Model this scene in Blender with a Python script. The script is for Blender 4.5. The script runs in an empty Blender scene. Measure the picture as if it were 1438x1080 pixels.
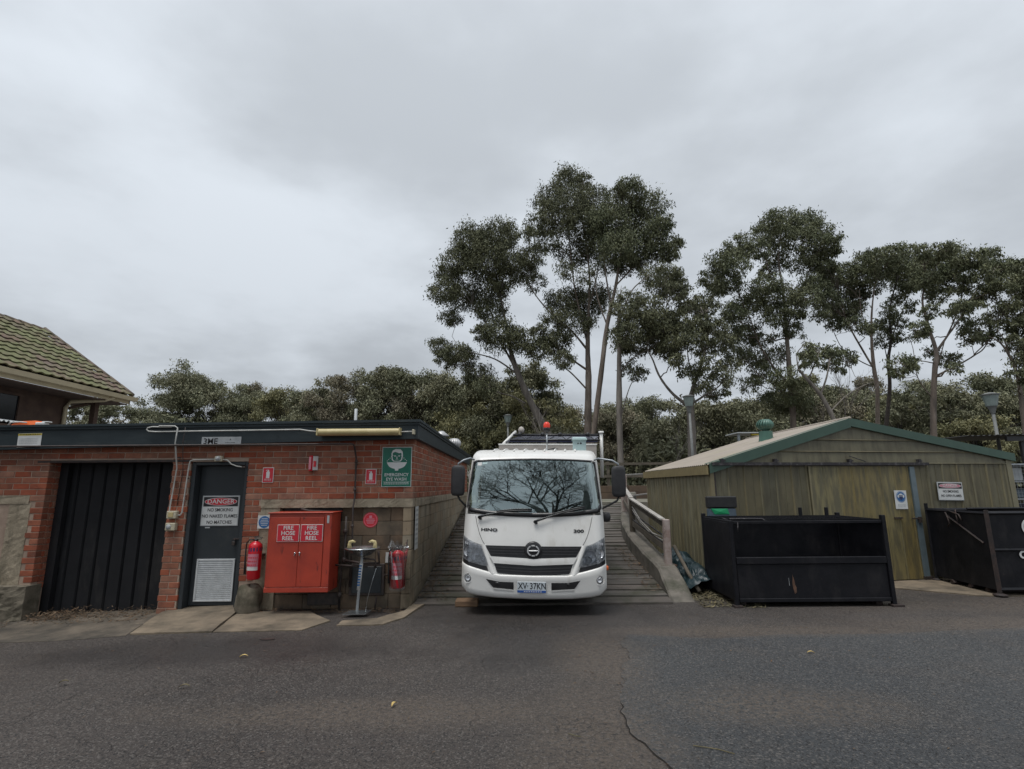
import bpy, math, random
import numpy as np
from mathutils import Vector, Matrix
random.seed(7); np.random.seed(7)
SC = bpy.context.scene
COL = SC.collection
R_ = math.radians
# ------------------------------------------------------------------ camera
cam = bpy.data.cameras.new('camera'); camo = bpy.data.objects.new('camera', cam); COL.objects.link(camo)
cam.sensor_width = 36; cam.lens = 738 / 1438 * 36; cam.clip_start = .05; cam.clip_end = 2000
P = math.atan(143 / 738); ROLL = R_(.45)
camo.matrix_world = Matrix.Translation((0, 0, 1.65)) @ Matrix.Rotation(math.pi / 2 + P, 4, 'X') @ Matrix.Rotation(-ROLL, 4, 'Z')
SC.camera = camo
# ------------------------------------------------------------------ world
W = bpy.data.worlds.new('World'); SC.world = W; W.use_nodes = True
nt = W.node_tree; N = nt.nodes; L = nt.links; N.clear()
out = N.new('ShaderNodeOutputWorld'); tc = N.new('ShaderNodeTexCoord')
sky = N.new('ShaderNodeTexSky'); sky.sky_type = 'NISHITA'; sky.sun_disc = False
SUN_EL, SUN_AZ = R_(73), R_(215)
sky.sun_elevation = SUN_EL; sky.sun_rotation = SUN_AZ
bg1 = N.new('ShaderNodeBackground'); bg1.inputs[1].default_value = .07; L.new(sky.outputs[0], bg1.inputs[0])
sep = N.new('ShaderNodeSeparateXYZ'); L.new(tc.outputs['Generated'], sep.inputs[0])
def math_(op, a, b=None, c=None, nt_=None, clamp=False):
    t = nt_ or nt; n = t.nodes.new('ShaderNodeMath'); n.operation = op; n.use_clamp = clamp
    for i, v in enumerate((a, b, c)):
        if v is None: continue
        if hasattr(v, 'links'): t.links.new(v, n.inputs[i])
        else: n.inputs[i].default_value = v
    return n.outputs[0]
# project the view direction on a flat cloud deck
zz = math_('ADD', math_('MAXIMUM', sep.outputs[2], 0.0), .16)
cx_ = math_('DIVIDE', sep.outputs[0], zz); cy_ = math_('DIVIDE', sep.outputs[1], zz)
cmb = N.new('ShaderNodeCombineXYZ'); L.new(cx_, cmb.inputs[0]); L.new(cy_, cmb.inputs[1]); cmb.inputs[2].default_value = 3.3
n1 = N.new('ShaderNodeTexNoise'); n1.inputs['Scale'].default_value = .62; n1.inputs['Detail'].default_value = 5; n1.inputs['Roughness'].default_value = .5; n1.inputs['Distortion'].default_value = .35
L.new(cmb.outputs[0], n1.inputs['Vector'])
n2 = N.new('ShaderNodeTexNoise'); n2.inputs['Scale'].default_value = 1.7; n2.inputs['Detail'].default_value = 6; n2.inputs['Roughness'].default_value = .55
L.new(cmb.outputs[0], n2.inputs['Vector'])
cl = math_('ADD', math_('MULTIPLY', n1.outputs[0], .68), math_('MULTIPLY', n2.outputs[0], .32))
rp = N.new('ShaderNodeMapRange'); rp.interpolation_type = 'SMOOTHSTEP'
for i, v in ((1, .38), (2, .60), (3, .80), (4, 1.16)): rp.inputs[i].default_value = v
L.new(cl, rp.inputs[0])
# an overcast sky is brighter towards the zenith
el = math_('POWER', math_('MAXIMUM', sep.outputs[2], 0.0), .8)
lum = math_('MULTIPLY_ADD', el, .33, .375)
val = math_('MULTIPLY', lum, rp.outputs[0])
cc = N.new('ShaderNodeCombineColor')
L.new(math_('MULTIPLY', val, .94), cc.inputs[0]); L.new(math_('MULTIPLY', val, 1.01), cc.inputs[1]); L.new(math_('MULTIPLY', val, 1.09), cc.inputs[2])
bg2 = N.new('ShaderNodeBackground'); bg2.inputs[1].default_value = 1.0; L.new(cc.outputs[0], bg2.inputs[0])
mx = N.new('ShaderNodeMixShader'); mx.inputs[0].default_value = .96
L.new(bg1.outputs[0], mx.inputs[1]); L.new(bg2.outputs[0], mx.inputs[2]); L.new(mx.outputs[0], out.inputs[0])
# ------------------------------------------------------------------ sun behind thick cloud
sl = bpy.data.lights.new('sun', 'SUN'); sl.energy = 1.65; sl.angle = R_(24); sl.color = (1, .97, .93)
so = bpy.data.objects.new('sun', sl); COL.objects.link(so)
sd = Vector((math.sin(SUN_AZ) * math.cos(SUN_EL), math.cos(SUN_AZ) * math.cos(SUN_EL), math.sin(SUN_EL)))
so.rotation_euler = sd.to_track_quat('Z', 'Y').to_euler()
vs = SC.view_settings; vs.view_transform = 'Standard'; vs.look = 'None'; vs.exposure = .34; vs.gamma = 1; vs.use_curve_mapping = False
SC.cycles.max_bounces = 8; SC.cycles.transparent_max_bounces = 12

# ------------------------------------------------------------------ materials
MT = {}
def pm(name, c1, c2=None, ns=6, lo=.35, hi=.65, st=(1, 1, 1), rough=.6, metal=0, bump=0, bs=60, vary=0, dirt=None, dns=1.5,
       dlo=.5, dhi=.7, dst=(1, 1, 1), spec=.5, detail=6, bst=(1, 1, 1), d2=None, d2ns=3, d2lo=.6, d2hi=.7, alpha=None, emis=None, rvar=0):
    m = bpy.data.materials.new(name); m.use_nodes = True; t = m.node_tree; n = t.nodes; l = t.links
    b = n['Principled BSDF']; g = n.new('ShaderNodeNewGeometry')
    def noise(scale, st, det=6, rgh=.6):
        mp = n.new('ShaderNodeVectorMath'); mp.operation = 'MULTIPLY'; mp.inputs[1].default_value = st; l.new(g.outputs['Position'], mp.inputs[0])
        z = n.new('ShaderNodeTexNoise'); z.inputs['Scale'].default_value = scale; z.inputs['Detail'].default_value = det; z.inputs['Roughness'].default_value = rgh
        l.new(mp.outputs[0], z.inputs['Vector']); return z.outputs[0]
    def ramp(s, a, bb):
        r = n.new('ShaderNodeMapRange'); r.inputs[1].default_value = a; r.inputs[2].default_value = bb; l.new(s, r.inputs[0]); return r.outputs[0]
    def mix(f, a, bb):
        x = n.new('ShaderNodeMix'); x.data_type = 'RGBA'
        l.new(f, x.inputs[0])
        for i, v in ((6, a), (7, bb)):
            if hasattr(v, 'links'): l.new(v, x.inputs[i])
            else: x.inputs[i].default_value = (*v, 1)
        return x.outputs[2]
    col = None
    if c2: col = mix(ramp(noise(ns, st, detail), lo, hi), c1, c2)
    if vary:
        oi = n.new('ShaderNodeObjectInfo')
        rnd = math_('FRACT', math_('ADD', oi.outputs['Random'], g.outputs['Random Per Island'], None, t), None, None, t)
        h = n.new('ShaderNodeHueSaturation')
        if col is not None: l.new(col, h.inputs['Color'])
        else: h.inputs['Color'].default_value = (*c1, 1)
        l.new(math_('MULTIPLY_ADD', rnd, 2 * vary, 1 - vary, t), h.inputs['Value'])
        r2 = math_('FRACT', math_('MULTIPLY', rnd, 17.3, None, t), None, None, t)
        l.new(math_('MULTIPLY_ADD', r2, .018, .492, t), h.inputs['Hue'])
        l.new(math_('MULTIPLY_ADD', r2, -.28, 1.08, t), h.inputs['Saturation'])
        col = h.outputs[0]
    if dirt: col = mix(ramp(noise(dns, dst, 8, .65), dlo, dhi), col if col is not None else c1, dirt)
    if d2: col = mix(ramp(noise(d2ns, (1.3, 1.1, .9), 9, .7), d2lo, d2hi), col if col is not None else c1, d2)
    if col is not None: l.new(col, b.inputs['Base Color'])
    else: b.inputs['Base Color'].default_value = (*c1, 1)
    b.inputs['Roughness'].default_value = rough
    if rvar: l.new(math_('MULTIPLY_ADD', noise(3, (1, 1, 1)), rvar * 2, rough - rvar, t), b.inputs['Roughness'])
    b.inputs['Metallic'].default_value = metal; b.inputs['Specular IOR Level'].default_value = spec
    if bump:
        bp = n.new('ShaderNodeBump'); bp.inputs['Strength'].default_value = bump; bp.inputs['Distance'].default_value = .01
        l.new(noise(bs, bst, 5, .7), bp.inputs['Height']); l.new(bp.outputs[0], b.inputs['Normal'])
    MT[name] = m; m['n'] = 1
    return m

pm('brick', (.325, .112, .060), (.225, .078, .046), ns=9, bump=.5, bs=90, vary=.17, rough=.88, spec=.3, dirt=(.12, .075, .06), dns=2.2, dlo=.52, dhi=.8, d2=(.36, .27, .22), d2ns=5, d2lo=.68, d2hi=.78)
pm('mortar', (.42, .32, .25), (.30, .22, .17), ns=4, bump=.5, bs=120, rough=.95)
pm('concrete', (.36, .305, .225), (.25, .21, .15), ns=5, bump=.8, bs=45, rough=.9, dirt=(.085, .075, .05), dns=2.6, dlo=.52, dhi=.72, dst=(1.6, 1.6, .45), d2=(.055, .05, .04), d2ns=11, d2lo=.62, d2hi=.75)
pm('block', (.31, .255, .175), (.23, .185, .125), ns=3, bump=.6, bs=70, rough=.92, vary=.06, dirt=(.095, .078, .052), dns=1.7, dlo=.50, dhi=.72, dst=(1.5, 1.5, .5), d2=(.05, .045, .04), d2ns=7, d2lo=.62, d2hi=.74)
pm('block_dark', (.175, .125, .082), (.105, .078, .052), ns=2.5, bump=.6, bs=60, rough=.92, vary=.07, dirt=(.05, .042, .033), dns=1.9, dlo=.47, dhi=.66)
pm('mossy_concrete', (.19, .165, .125), (.10, .088, .064), ns=5, bump=1, bs=26, rough=.95, dirt=(.058, .054, .034), dns=2.5, dlo=.5, dhi=.66)
pm('fascia', (.024, .034, .039), (.034, .045, .050), ns=3, st=(1, 1, 3), spec=.3, rough=.55, bump=.1, bs=30, dirt=(.065, .072, .07), dns=3, dlo=.58, dhi=.8, dst=(.5, .5, 4))
pm('roof_top', (.12, .125, .12), (.18, .17, .16), ns=2, rough=.8, bump=.2)
pm('door_dark', (.030, .036, .040), (.038, .044, .049), ns=3, spec=.3, rough=.45, bump=.05, bs=10, dirt=(.06, .06, .058), dns=2.2, dlo=.58, dhi=.8)
pm('garage', (.013, .0135, .0155), (.018, .0185, .021), ns=3, spec=.25, rough=.55, bump=.08, bs=12, dirt=(.045, .042, .04), dns=1.8, dlo=.56, dhi=.8, dst=(2, 2, .6))
pm('galv', (.36, .39, .41), (.26, .28, .30), ns=9, rough=.42, metal=.5, bump=.05)
pm('post_grey', (.20, .205, .20), (.14, .145, .14), ns=6, rough=.6)
pm('steel', (.55, .57, .58), (.42, .44, .45), ns=8, rough=.22, metal=.9)
pm('pipe_white', (.55, .55, .52), (.40, .40, .37), ns=12, rough=.5)
pm('pipe_dark', (.028, .024, .024), (.06, .04, .033), ns=14, rough=.6, vary=.05)
pm('cream', (.52, .43, .22), (.44, .36, .17), ns=8, rough=.45, dirt=(.28, .22, .11), dns=5, dlo=.6, dhi=.8)
pm('cream_paint', (.52, .44, .29), (.44, .37, .25), ns=3, rough=.6, dirt=(.3, .25, .17), dns=2, dlo=.6, dhi=.8)
pm('beige_plastic', (.50, .46, .34), (.42, .38, .28), ns=12, rough=.5)
pm('red_cab', (.42, .050, .024), (.31, .036, .020), ns=3, rough=.42, bump=.1, bs=15, dirt=(.14, .022, .015), dns=9, dlo=.60, dhi=.68, dst=(1.6, 1.6, .55), d2=(.28, .13, .10), d2ns=8, d2lo=.73, d2hi=.78)
pm('red', (.55, .012, .025), None, rough=.3)
pm('sign_red', (.55, .02, .035), (.48, .02, .035), ns=6, rough=.4)
pm('sign_white', (.66, .67, .66), (.55, .56, .55), ns=6, rough=.45)
pm('sign_grey', (.42, .44, .45), (.34, .36, .37), ns=9, rough=.45)
pm('sign_black', (.012, .012, .014), None, rough=.45)
pm('sign_blue', (.02, .11, .30), (.03, .14, .34), ns=8, rough=.4)
pm('sign_green', (.003, .115, .075), (.004, .14, .09), ns=4, rough=.4)
pm('sign_yellow', (.6, .47, .04), None, rough=.5)
pm('pink', (.55, .2, .25), None, rough=.4)
pm('navy', (.02, .03, .10), None, rough=.4)
pm('black', (.012, .012, .013), (.022, .022, .023), ns=8, rough=.5)
pm('rubber', (.018, .018, .018), (.035, .033, .03), ns=15, rough=.8)
pm('truck_white', (.74, .735, .71), (.67, .665, .64), ns=2, rough=.24, dirt=(.46, .43, .37), dns=3.2, dlo=.56, dhi=.85, dst=(1.5, 1, .6), d2=(.25, .21, .16), d2ns=16, d2lo=.74, d2hi=.80, rvar=.08)
pm('truck_beige', (.42, .385, .35), (.36, .33, .30), ns=4, rough=.5)
pm('truck_black', (.014, .014, .015), (.022, .022, .024), ns=10, rough=.32)
pm('truck_mat', (.02, .02, .022), (.03, .03, .032), ns=10, rough=.55)
pm('chrome', (.7, .71, .72), None, rough=.12, metal=1)
pm('lamp_silver', (.75, .77, .8), (.5, .51, .53), ns=30, rough=.15, metal=.5, bump=.6, bs=40)
pm('crack_dark', (.030, .027, .025), None, rough=.95, spec=.1)
pm('seam', (.10, .10, .095), None, rough=.7)
pm('badge_silver', (.62, .63, .64), None, rough=.3, metal=.4)
pm('headlamp_back', (.50, .51, .52), (.20, .205, .21), ns=26, rough=.3)
pm('louvre_white', (.62, .64, .65), (.5, .52, .53), ns=12, rough=.4)
pm('interior', (.05, .055, .055), (.08, .085, .085), ns=5, rough=.8)
pm('orange', (.85, .16, .03), None, rough=.35)
pm('beacon_red', (.75, .05, .025), None, rough=.25)
pm('navy_panel', (.012, .014, .035), (.02, .022, .05), ns=5, rough=.2)
pm('paleblue', (.42, .55, .55), (.36, .48, .48), ns=6, rough=.5)
pm('plate', (.52, .57, .60), (.47, .52, .56), ns=9, rough=.35)
pm('plate_blue', (.02, .08, .30), None, rough=.35)
pm('timber', (.24, .15, .085), (.14, .085, .05), ns=4, st=(1, 9, 9), rough=.85, bump=.5, bs=30, bst=(.2, 1, 1))
pm('ramp', (.118, .102, .088), (.066, .058, .050), ns=5, st=(.5, 3, 3), rough=.72, bump=.9, bs=38, vary=.16, dirt=(.045, .045, .028), dns=1.5, dlo=.48, dhi=.66, d2=(.15, .13, .115), d2ns=4, d2lo=.66, d2hi=.8)
pm('ramp_base', (.035, .03, .025), (.05, .045, .03), ns=5, rough=.95)
pm('kerb', (.18, .162, .138), (.10, .092, .078), ns=5, rough=.9, bump=.9, bs=45, dirt=(.06, .062, .042), dns=2.2, dlo=.5, dhi=.68)
pm('kerb_white', (.42, .36, .33), (.30, .22, .19), ns=9, rough=.8, bump=.4, bs=40, dirt=(.14, .10, .08), dns=6, dlo=.55, dhi=.7)
pm('apron', (.24, .19, .135), (.145, .118, .085), ns=3.5, rough=.85, bump=.6, bs=50, dirt=(.075, .062, .045), dns=1.9, dlo=.45, dhi=.68)
pm('gutter', (.155, .128, .098), (.095, .08, .062), ns=3.5, rough=.85, bump=.7, bs=50, dirt=(.05, .044, .036), dns=1.6, dlo=.42, dhi=.62, d2=(.2, .165, .12), d2ns=5, d2lo=.60, d2hi=.72)
pm('upper_paving', (.20, .185, .15), (.13, .125, .095), ns=1.5, rough=.9, bump=.5, bs=20, dirt=(.09, .10, .06), dns=.9, dlo=.5, dhi=.7)
pm('olive', (.150, .132, .074), (.112, .100, .058), ns=4, st=(1, 1, .6), rough=.55, bump=.08, bs=20, vary=.07, dirt=(.062, .054, .032), dns=2.8, dlo=.46, dhi=.70, dst=(2.4, 2.4, .4), d2=(.045, .042, .028), d2ns=7, d2lo=.62, d2hi=.76)
pm('olive_door', (.205, .168, .070), (.118, .103, .055), ns=7, st=(2.2, 2.2, .35), lo=.42, hi=.60, rough=.55, bump=.08, bs=20, vary=.05, dirt=(.085, .078, .045), dns=5, dlo=.54, dhi=.72, dst=(3, 3, .5))
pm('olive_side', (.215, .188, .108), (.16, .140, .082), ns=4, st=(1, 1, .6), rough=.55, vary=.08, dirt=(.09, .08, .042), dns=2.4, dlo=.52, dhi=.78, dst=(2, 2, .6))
pm('olive_eave', (.24, .19, .09), (.19, .15, .07), ns=5, rough=.6)
pm('shed_green', (.050, .098, .072), (.040, .080, .060), ns=3, rough=.45, dirt=(.06, .12, .08), dns=3, dlo=.6, dhi=.8)
pm('vent_green', (.075, .165, .13), (.06, .135, .105), ns=9, rough=.4, metal=.1)
pm('shed_roof', (.33, .285, .235), (.28, .24, .20), ns=2, rough=.5, dirt=(.28, .25, .17), dns=1.2, dlo=.5, dhi=.8)
pm('rail_dark', (.035, .032, .035), (.15, .14, .14), ns=14, lo=.5, hi=.75, rough=.6, metal=.3)
pm('post_blue', (.13, .17, .19), (.10, .135, .15), ns=6, rough=.5)
pm('rail_wood', (.13, .11, .085), (.075, .065, .05), ns=5, rough=.9, bump=.5, bs=30)
pm('rail_top', (.42, .40, .37), (.28, .26, .24), ns=9, rough=.7)
pm('skip', (.006, .0065, .009), (.012, .012, .015), ns=4, spec=.22, rough=.5, bump=.35, bs=9, dirt=(.030, .028, .029), dns=2.6, dlo=.52, dhi=.85, dst=(1.6, 1.6, .8), d2=(.06, .045, .04), d2ns=9, d2lo=.66, d2hi=.76, rvar=.12)
pm('skip_rust', (.045, .027, .022), (.018, .015, .015), ns=9, rough=.7, bump=.3)
pm('rust', (.13, .07, .045), (.08, .045, .03), ns=14, rough=.85)
pm('tarp', (.008, .020, .025), (.014, .032, .038), ns=5, rough=.38, bump=.3, bs=12)
pm('green_plastic', (.01, .26, .10), (.02, .32, .13), ns=5, rough=.35)
pm('bluegrey', (.06, .09, .12), (.09, .12, .15), ns=6, rough=.5)
pm('tile', (.145, .098, .084), (.18, .128, .105), ns=5, rough=.9, spec=.2, bump=.4, bs=40, vary=.14, dirt=(.150, .155, .082), dns=1.2, dlo=.38, dhi=.56, d2=(.22, .225, .13), d2ns=6, d2lo=.52, d2hi=.66)
pm('ridge_tile', (.125, .09, .07), (.10, .08, .05), ns=5, rough=.85, bump=.4, vary=.15)
pm('house_wall', (.075, .045, .035), (.11, .07, .05), ns=5, rough=.9, bump=.4)
pm('window_dark', (.012, .013, .016), None, rough=.12)
pm('bark', (.19, .15, .122), (.095, .078, .066), ns=2.2, st=(2.5, 2.5, .5), rough=.9, bump=.7, bs=16, dirt=(.26, .225, .195), dns=1.4, dlo=.52, dhi=.7, dst=(2, 2, .5))
pm('bark_pale', (.23, .205, .18), (.125, .11, .098), ns=2.2, st=(2.5, 2.5, .5), rough=.9, bump=.7, bs=16, dirt=(.12, .10, .085), dns=1.6, dlo=.52, dhi=.68, dst=(2, 2, .5))
pm('bark_dark', (.065, .052, .045), (.035, .03, .026), ns=6, rough=.95, bump=.5)
pm('leaf_dark', (.088, .096, .054), (.160, .164, .092), ns=1.3, rough=.65, spec=.15, vary=.24)
pm('leaf_mid', (.096, .112, .060), (.178, .186, .104), ns=1.2, rough=.65, spec=.15, vary=.24)
pm('leaf_bush', (.160, .170, .102), (.245, .238, .150), ns=.5, rough=.7, spec=.2, vary=.3)
pm('leaf_olive', (.205, .200, .100), (.26, .245, .130), ns=.5, rough=.7, spec=.2, vary=.3)
pm('leaf_brown', (.255, .222, .158), (.195, .188, .124), ns=.5, rough=.8, spec=.15, vary=.3)
pm('leaf_conifer', (.030, .040, .024), (.045, .052, .032), ns=.35, rough=.6, vary=.5)  # dark foliage of the conifer
pm('litter', (.16, .10, .055), (.09, .06, .035), ns=12, rough=.9, vary=.5)
pm('dry_grass', (.15, .125, .065), (.09, .078, .042), ns=12, rough=.9, vary=.45)
pm('yellow_leaf', (.55, .40, .14), None, rough=.6)
pm('soil', (.09, .075, .05), (.06, .055, .035), ns=.5, rough=.95, bump=.5, bs=5)
pm('retaining', (.11, .075, .05), (.08, .055, .04), ns=3, rough=.9)
pm('lamp_glass', (.24, .29, .275), (.19, .23, .22), ns=5, rough=.3)
pm('twig_white', (.55, .55, .52), None, rough=.7)
pm('roof_vent', (.5, .5, .5), (.4, .4, .4), ns=9, rough=.4, metal=.3)

def asphalt(name, c1, c2, patchy, crack):
    m = bpy.data.materials.new(name); m.use_nodes = True; t = m.node_tree; n = t.nodes; l = t.links
    b = n['Principled BSDF']; g = n.new('ShaderNodeNewGeometry')
    def noise(s, d=6, r=.6):
        z = n.new('ShaderNodeTexNoise'); z.inputs['Scale'].default_value = s; z.inputs['Detail'].default_value = d; z.inputs['Roughness'].default_value = r
        l.new(g.outputs['Position'], z.inputs['Vector']); return z
    def rng(s, a, bb, o0=0, o1=1):
        r = n.new('ShaderNodeMapRange'); l.new(s, r.inputs[0])
        for i, v in ((1, a), (2, bb), (3, o0), (4, o1)): r.inputs[i].default_value = v
        return r.outputs[0]
    def mix(f, a, bb, typ='MIX'):
        x = n.new('ShaderNodeMix'); x.data_type = 'RGBA'; x.blend_type = typ
        if hasattr(f, 'links'): l.new(f, x.inputs[0])
        else: x.inputs[0].default_value = f
        for i, v in ((6, a), (7, bb)):
            if hasattr(v, 'links'): l.new(v, x.inputs[i])
            else: x.inputs[i].default_value = (*v, 1)
        return x.outputs[2]
    big = noise(.55, 7, .62).outputs[0]; fine = noise(85, 3, .75).outputs[0]
    v = n.new('ShaderNodeTexVoronoi'); v.inputs['Scale'].default_value = 95; l.new(g.outputs['Position'], v.inputs['Vector'])
    col = mix(rng(big, .38, .62), c1, c2)
    # dusty stone showing through in patches
    col = mix(math_('MULTIPLY', rng(noise(1.1, 8, .7).outputs[0], .50, .68), rng(fine, .42, .6), None, t), col, patchy)
    sv = n.new('ShaderNodeSeparateColor'); l.new(v.outputs['Color'], sv.inputs[0])
    col = mix(math_('MULTIPLY', rng(sv.outputs[0], .80, .88), .62, None, t), col, (.17, .155, .14))
    col = mix(rng(sv.outputs[1], .86, .90), col, (.025, .024, .024))
    hs = n.new('ShaderNodeHueSaturation'); l.new(col, hs.inputs['Color']); l.new(rng(math_('ADD', math_('MULTIPLY', fine, .5, None, t), math_('MULTIPLY', noise(34, 4, .75).outputs[0], .5, None, t), None, t), .3, .7, .35, 1.65), hs.inputs['Value']); col = hs.outputs[0]
    # cracks: crazed areas plus a few long wandering ones
    wv = n.new('ShaderNodeVectorMath'); wv.operation = 'MULTIPLY_ADD'; wn = noise(3, 4); l.new(wn.outputs['Color'], wv.inputs[0]); wv.inputs[1].default_value = (.28, .28, .0); l.new(g.outputs['Position'], wv.inputs[2])
    ck = n.new('ShaderNodeTexVoronoi'); ck.feature = 'DISTANCE_TO_EDGE'; ck.inputs['Scale'].default_value = 13; l.new(wv.outputs[0], ck.inputs['Vector'])
    ck2 = n.new('ShaderNodeTexVoronoi'); ck2.feature = 'DISTANCE_TO_EDGE'; ck2.inputs['Scale'].default_value = .42; l.new(wv.outputs[0], ck2.inputs['Vector'])
    mask = rng(noise(.7, 4).outputs[0], .50, .60)
    c_a = math_('MULTIPLY', rng(ck.outputs[0], .01, .05, .75, 0), mask, None, t)
    c_b = math_('MULTIPLY', rng(ck2.outputs[0], .0006, .0022, .8, 0), rng(noise(1.7, 5).outputs[0], .46, .52), None, t)
    crk = math_('MULTIPLY', math_('MAXIMUM', c_a, c_b, None, t), crack, None, t)
    col = mix(crk, col, (.014, .013, .013))
    def spot(x, y, rx, ry, soft=.35):
        d = n.new('ShaderNodeVectorMath'); d.operation = 'SUBTRACT'; l.new(g.outputs['Position'], d.inputs[0]); d.inputs[1].default_value = (x, y, 0)
        e = n.new('ShaderNodeVectorMath'); e.operation = 'MULTIPLY'; l.new(d.outputs[0], e.inputs[0]); e.inputs[1].default_value = (1 / rx, 1 / ry, 0)
        h = n.new('ShaderNodeVectorMath'); h.operation = 'LENGTH'; l.new(e.outputs[0], h.inputs[0])
        return rng(math_('ADD', h.outputs['Value'], math_('MULTIPLY_ADD', noise(1.6, 8, .7).outputs[0], 1.6, -.8, t), None, t), 1 - soft, 1 + soft, 1, 0)
    wet = math_('MAXIMUM', spot(.35, 7.35, 1.6, .75), math_('MAXIMUM', spot(.2, 6.3, 1.0, 1.0), spot(-3.2, 5.9, 1.9, .45), None, t), None, t)
    col = mix(math_('MULTIPLY', wet, .55, None, t), col, (.026, .024, .024))
    dust = spot(.85, 5.6, .42, .75, .5)
    for q in ((3.0, 6.45, 1.9, .22), (6.5, 6.7, 2.2, .30), (.55, 3.9, .45, .9), (2.0, 4.4, .8, .35), (-1.0, 4.3, 1.5, .25), (8.5, 7.6, 3, .5)): dust = math_('MAXIMUM', dust, spot(*q, .5), None, t)
    col = mix(math_('MULTIPLY', math_('MULTIPLY', dust, rng(noise(26, 5, .75).outputs[0], .40, .62), None, t), .75, None, t), col, (.150, .118, .090))
    l.new(col, b.inputs['Base Color'])
    l.new(math_('SUBTRACT', rng(noise(.8, 5).outputs[0], .35, .65, .48, .70), math_('MULTIPLY', wet, .16, None, t), None, t), b.inputs['Roughness'])
    b.inputs['Specular IOR Level'].default_value = .42
    hgt = math_('SUBTRACT', math_('ADD', math_('MULTIPLY', fine, .8, None, t), math_('MULTIPLY', noise(32, 4, .7).outputs[0], .9, None, t), None, t), math_('MULTIPLY', crk, 1.2, None, t), None, t)
    bp = n.new('ShaderNodeBump'); bp.inputs['Strength'].default_value = 1; bp.inputs['Distance'].default_value = .018
    l.new(hgt, bp.inputs['Height']); l.new(bp.outputs[0], b.inputs['Normal'])
    MT[name] = m
asphalt('asphalt_old', (.074, .062, .055), (.052, .045, .041), (.125, .098, .078), .42)
asphalt('asphalt_new', (.059, .061, .063), (.051, .053, .056), (.092, .080, .070), .2)

def glassy(name, tint, gloss, fac, rough=.01):
    m = bpy.data.materials.new(name); m.use_nodes = True; t = m.node_tree; n = t.nodes; n.clear()
    o = n.new('ShaderNodeOutputMaterial'); a = n.new('ShaderNodeBsdfTransparent'); a.inputs[0].default_value = (*tint, 1)
    b = n.new('ShaderNodeBsdfGlossy'); b.inputs[0].default_value = (*gloss, 1); b.inputs[1].default_value = rough
    f = n.new('ShaderNodeFresnel'); f.inputs[0].default_value = 1.5
    x = n.new('ShaderNodeMixShader'); t.links.new(math_('ADD', f.outputs[0], fac, None, t, True), x.inputs[0])
    t.links.new(a.outputs[0], x.inputs[1]); t.links.new(b.outputs[0], x.inputs[2]); t.links.new(x.outputs[0], o.inputs[0]); MT[name] = m
glassy('windscreen', (.5, .6, .59), (.82, .97, .97), .24)
glassy('clear_plastic', (.86, .87, .87), (.9, .9, .9), .10, .25)
glassy('lens', (.9, .92, .95), (.9, .9, .9), .06)

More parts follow.
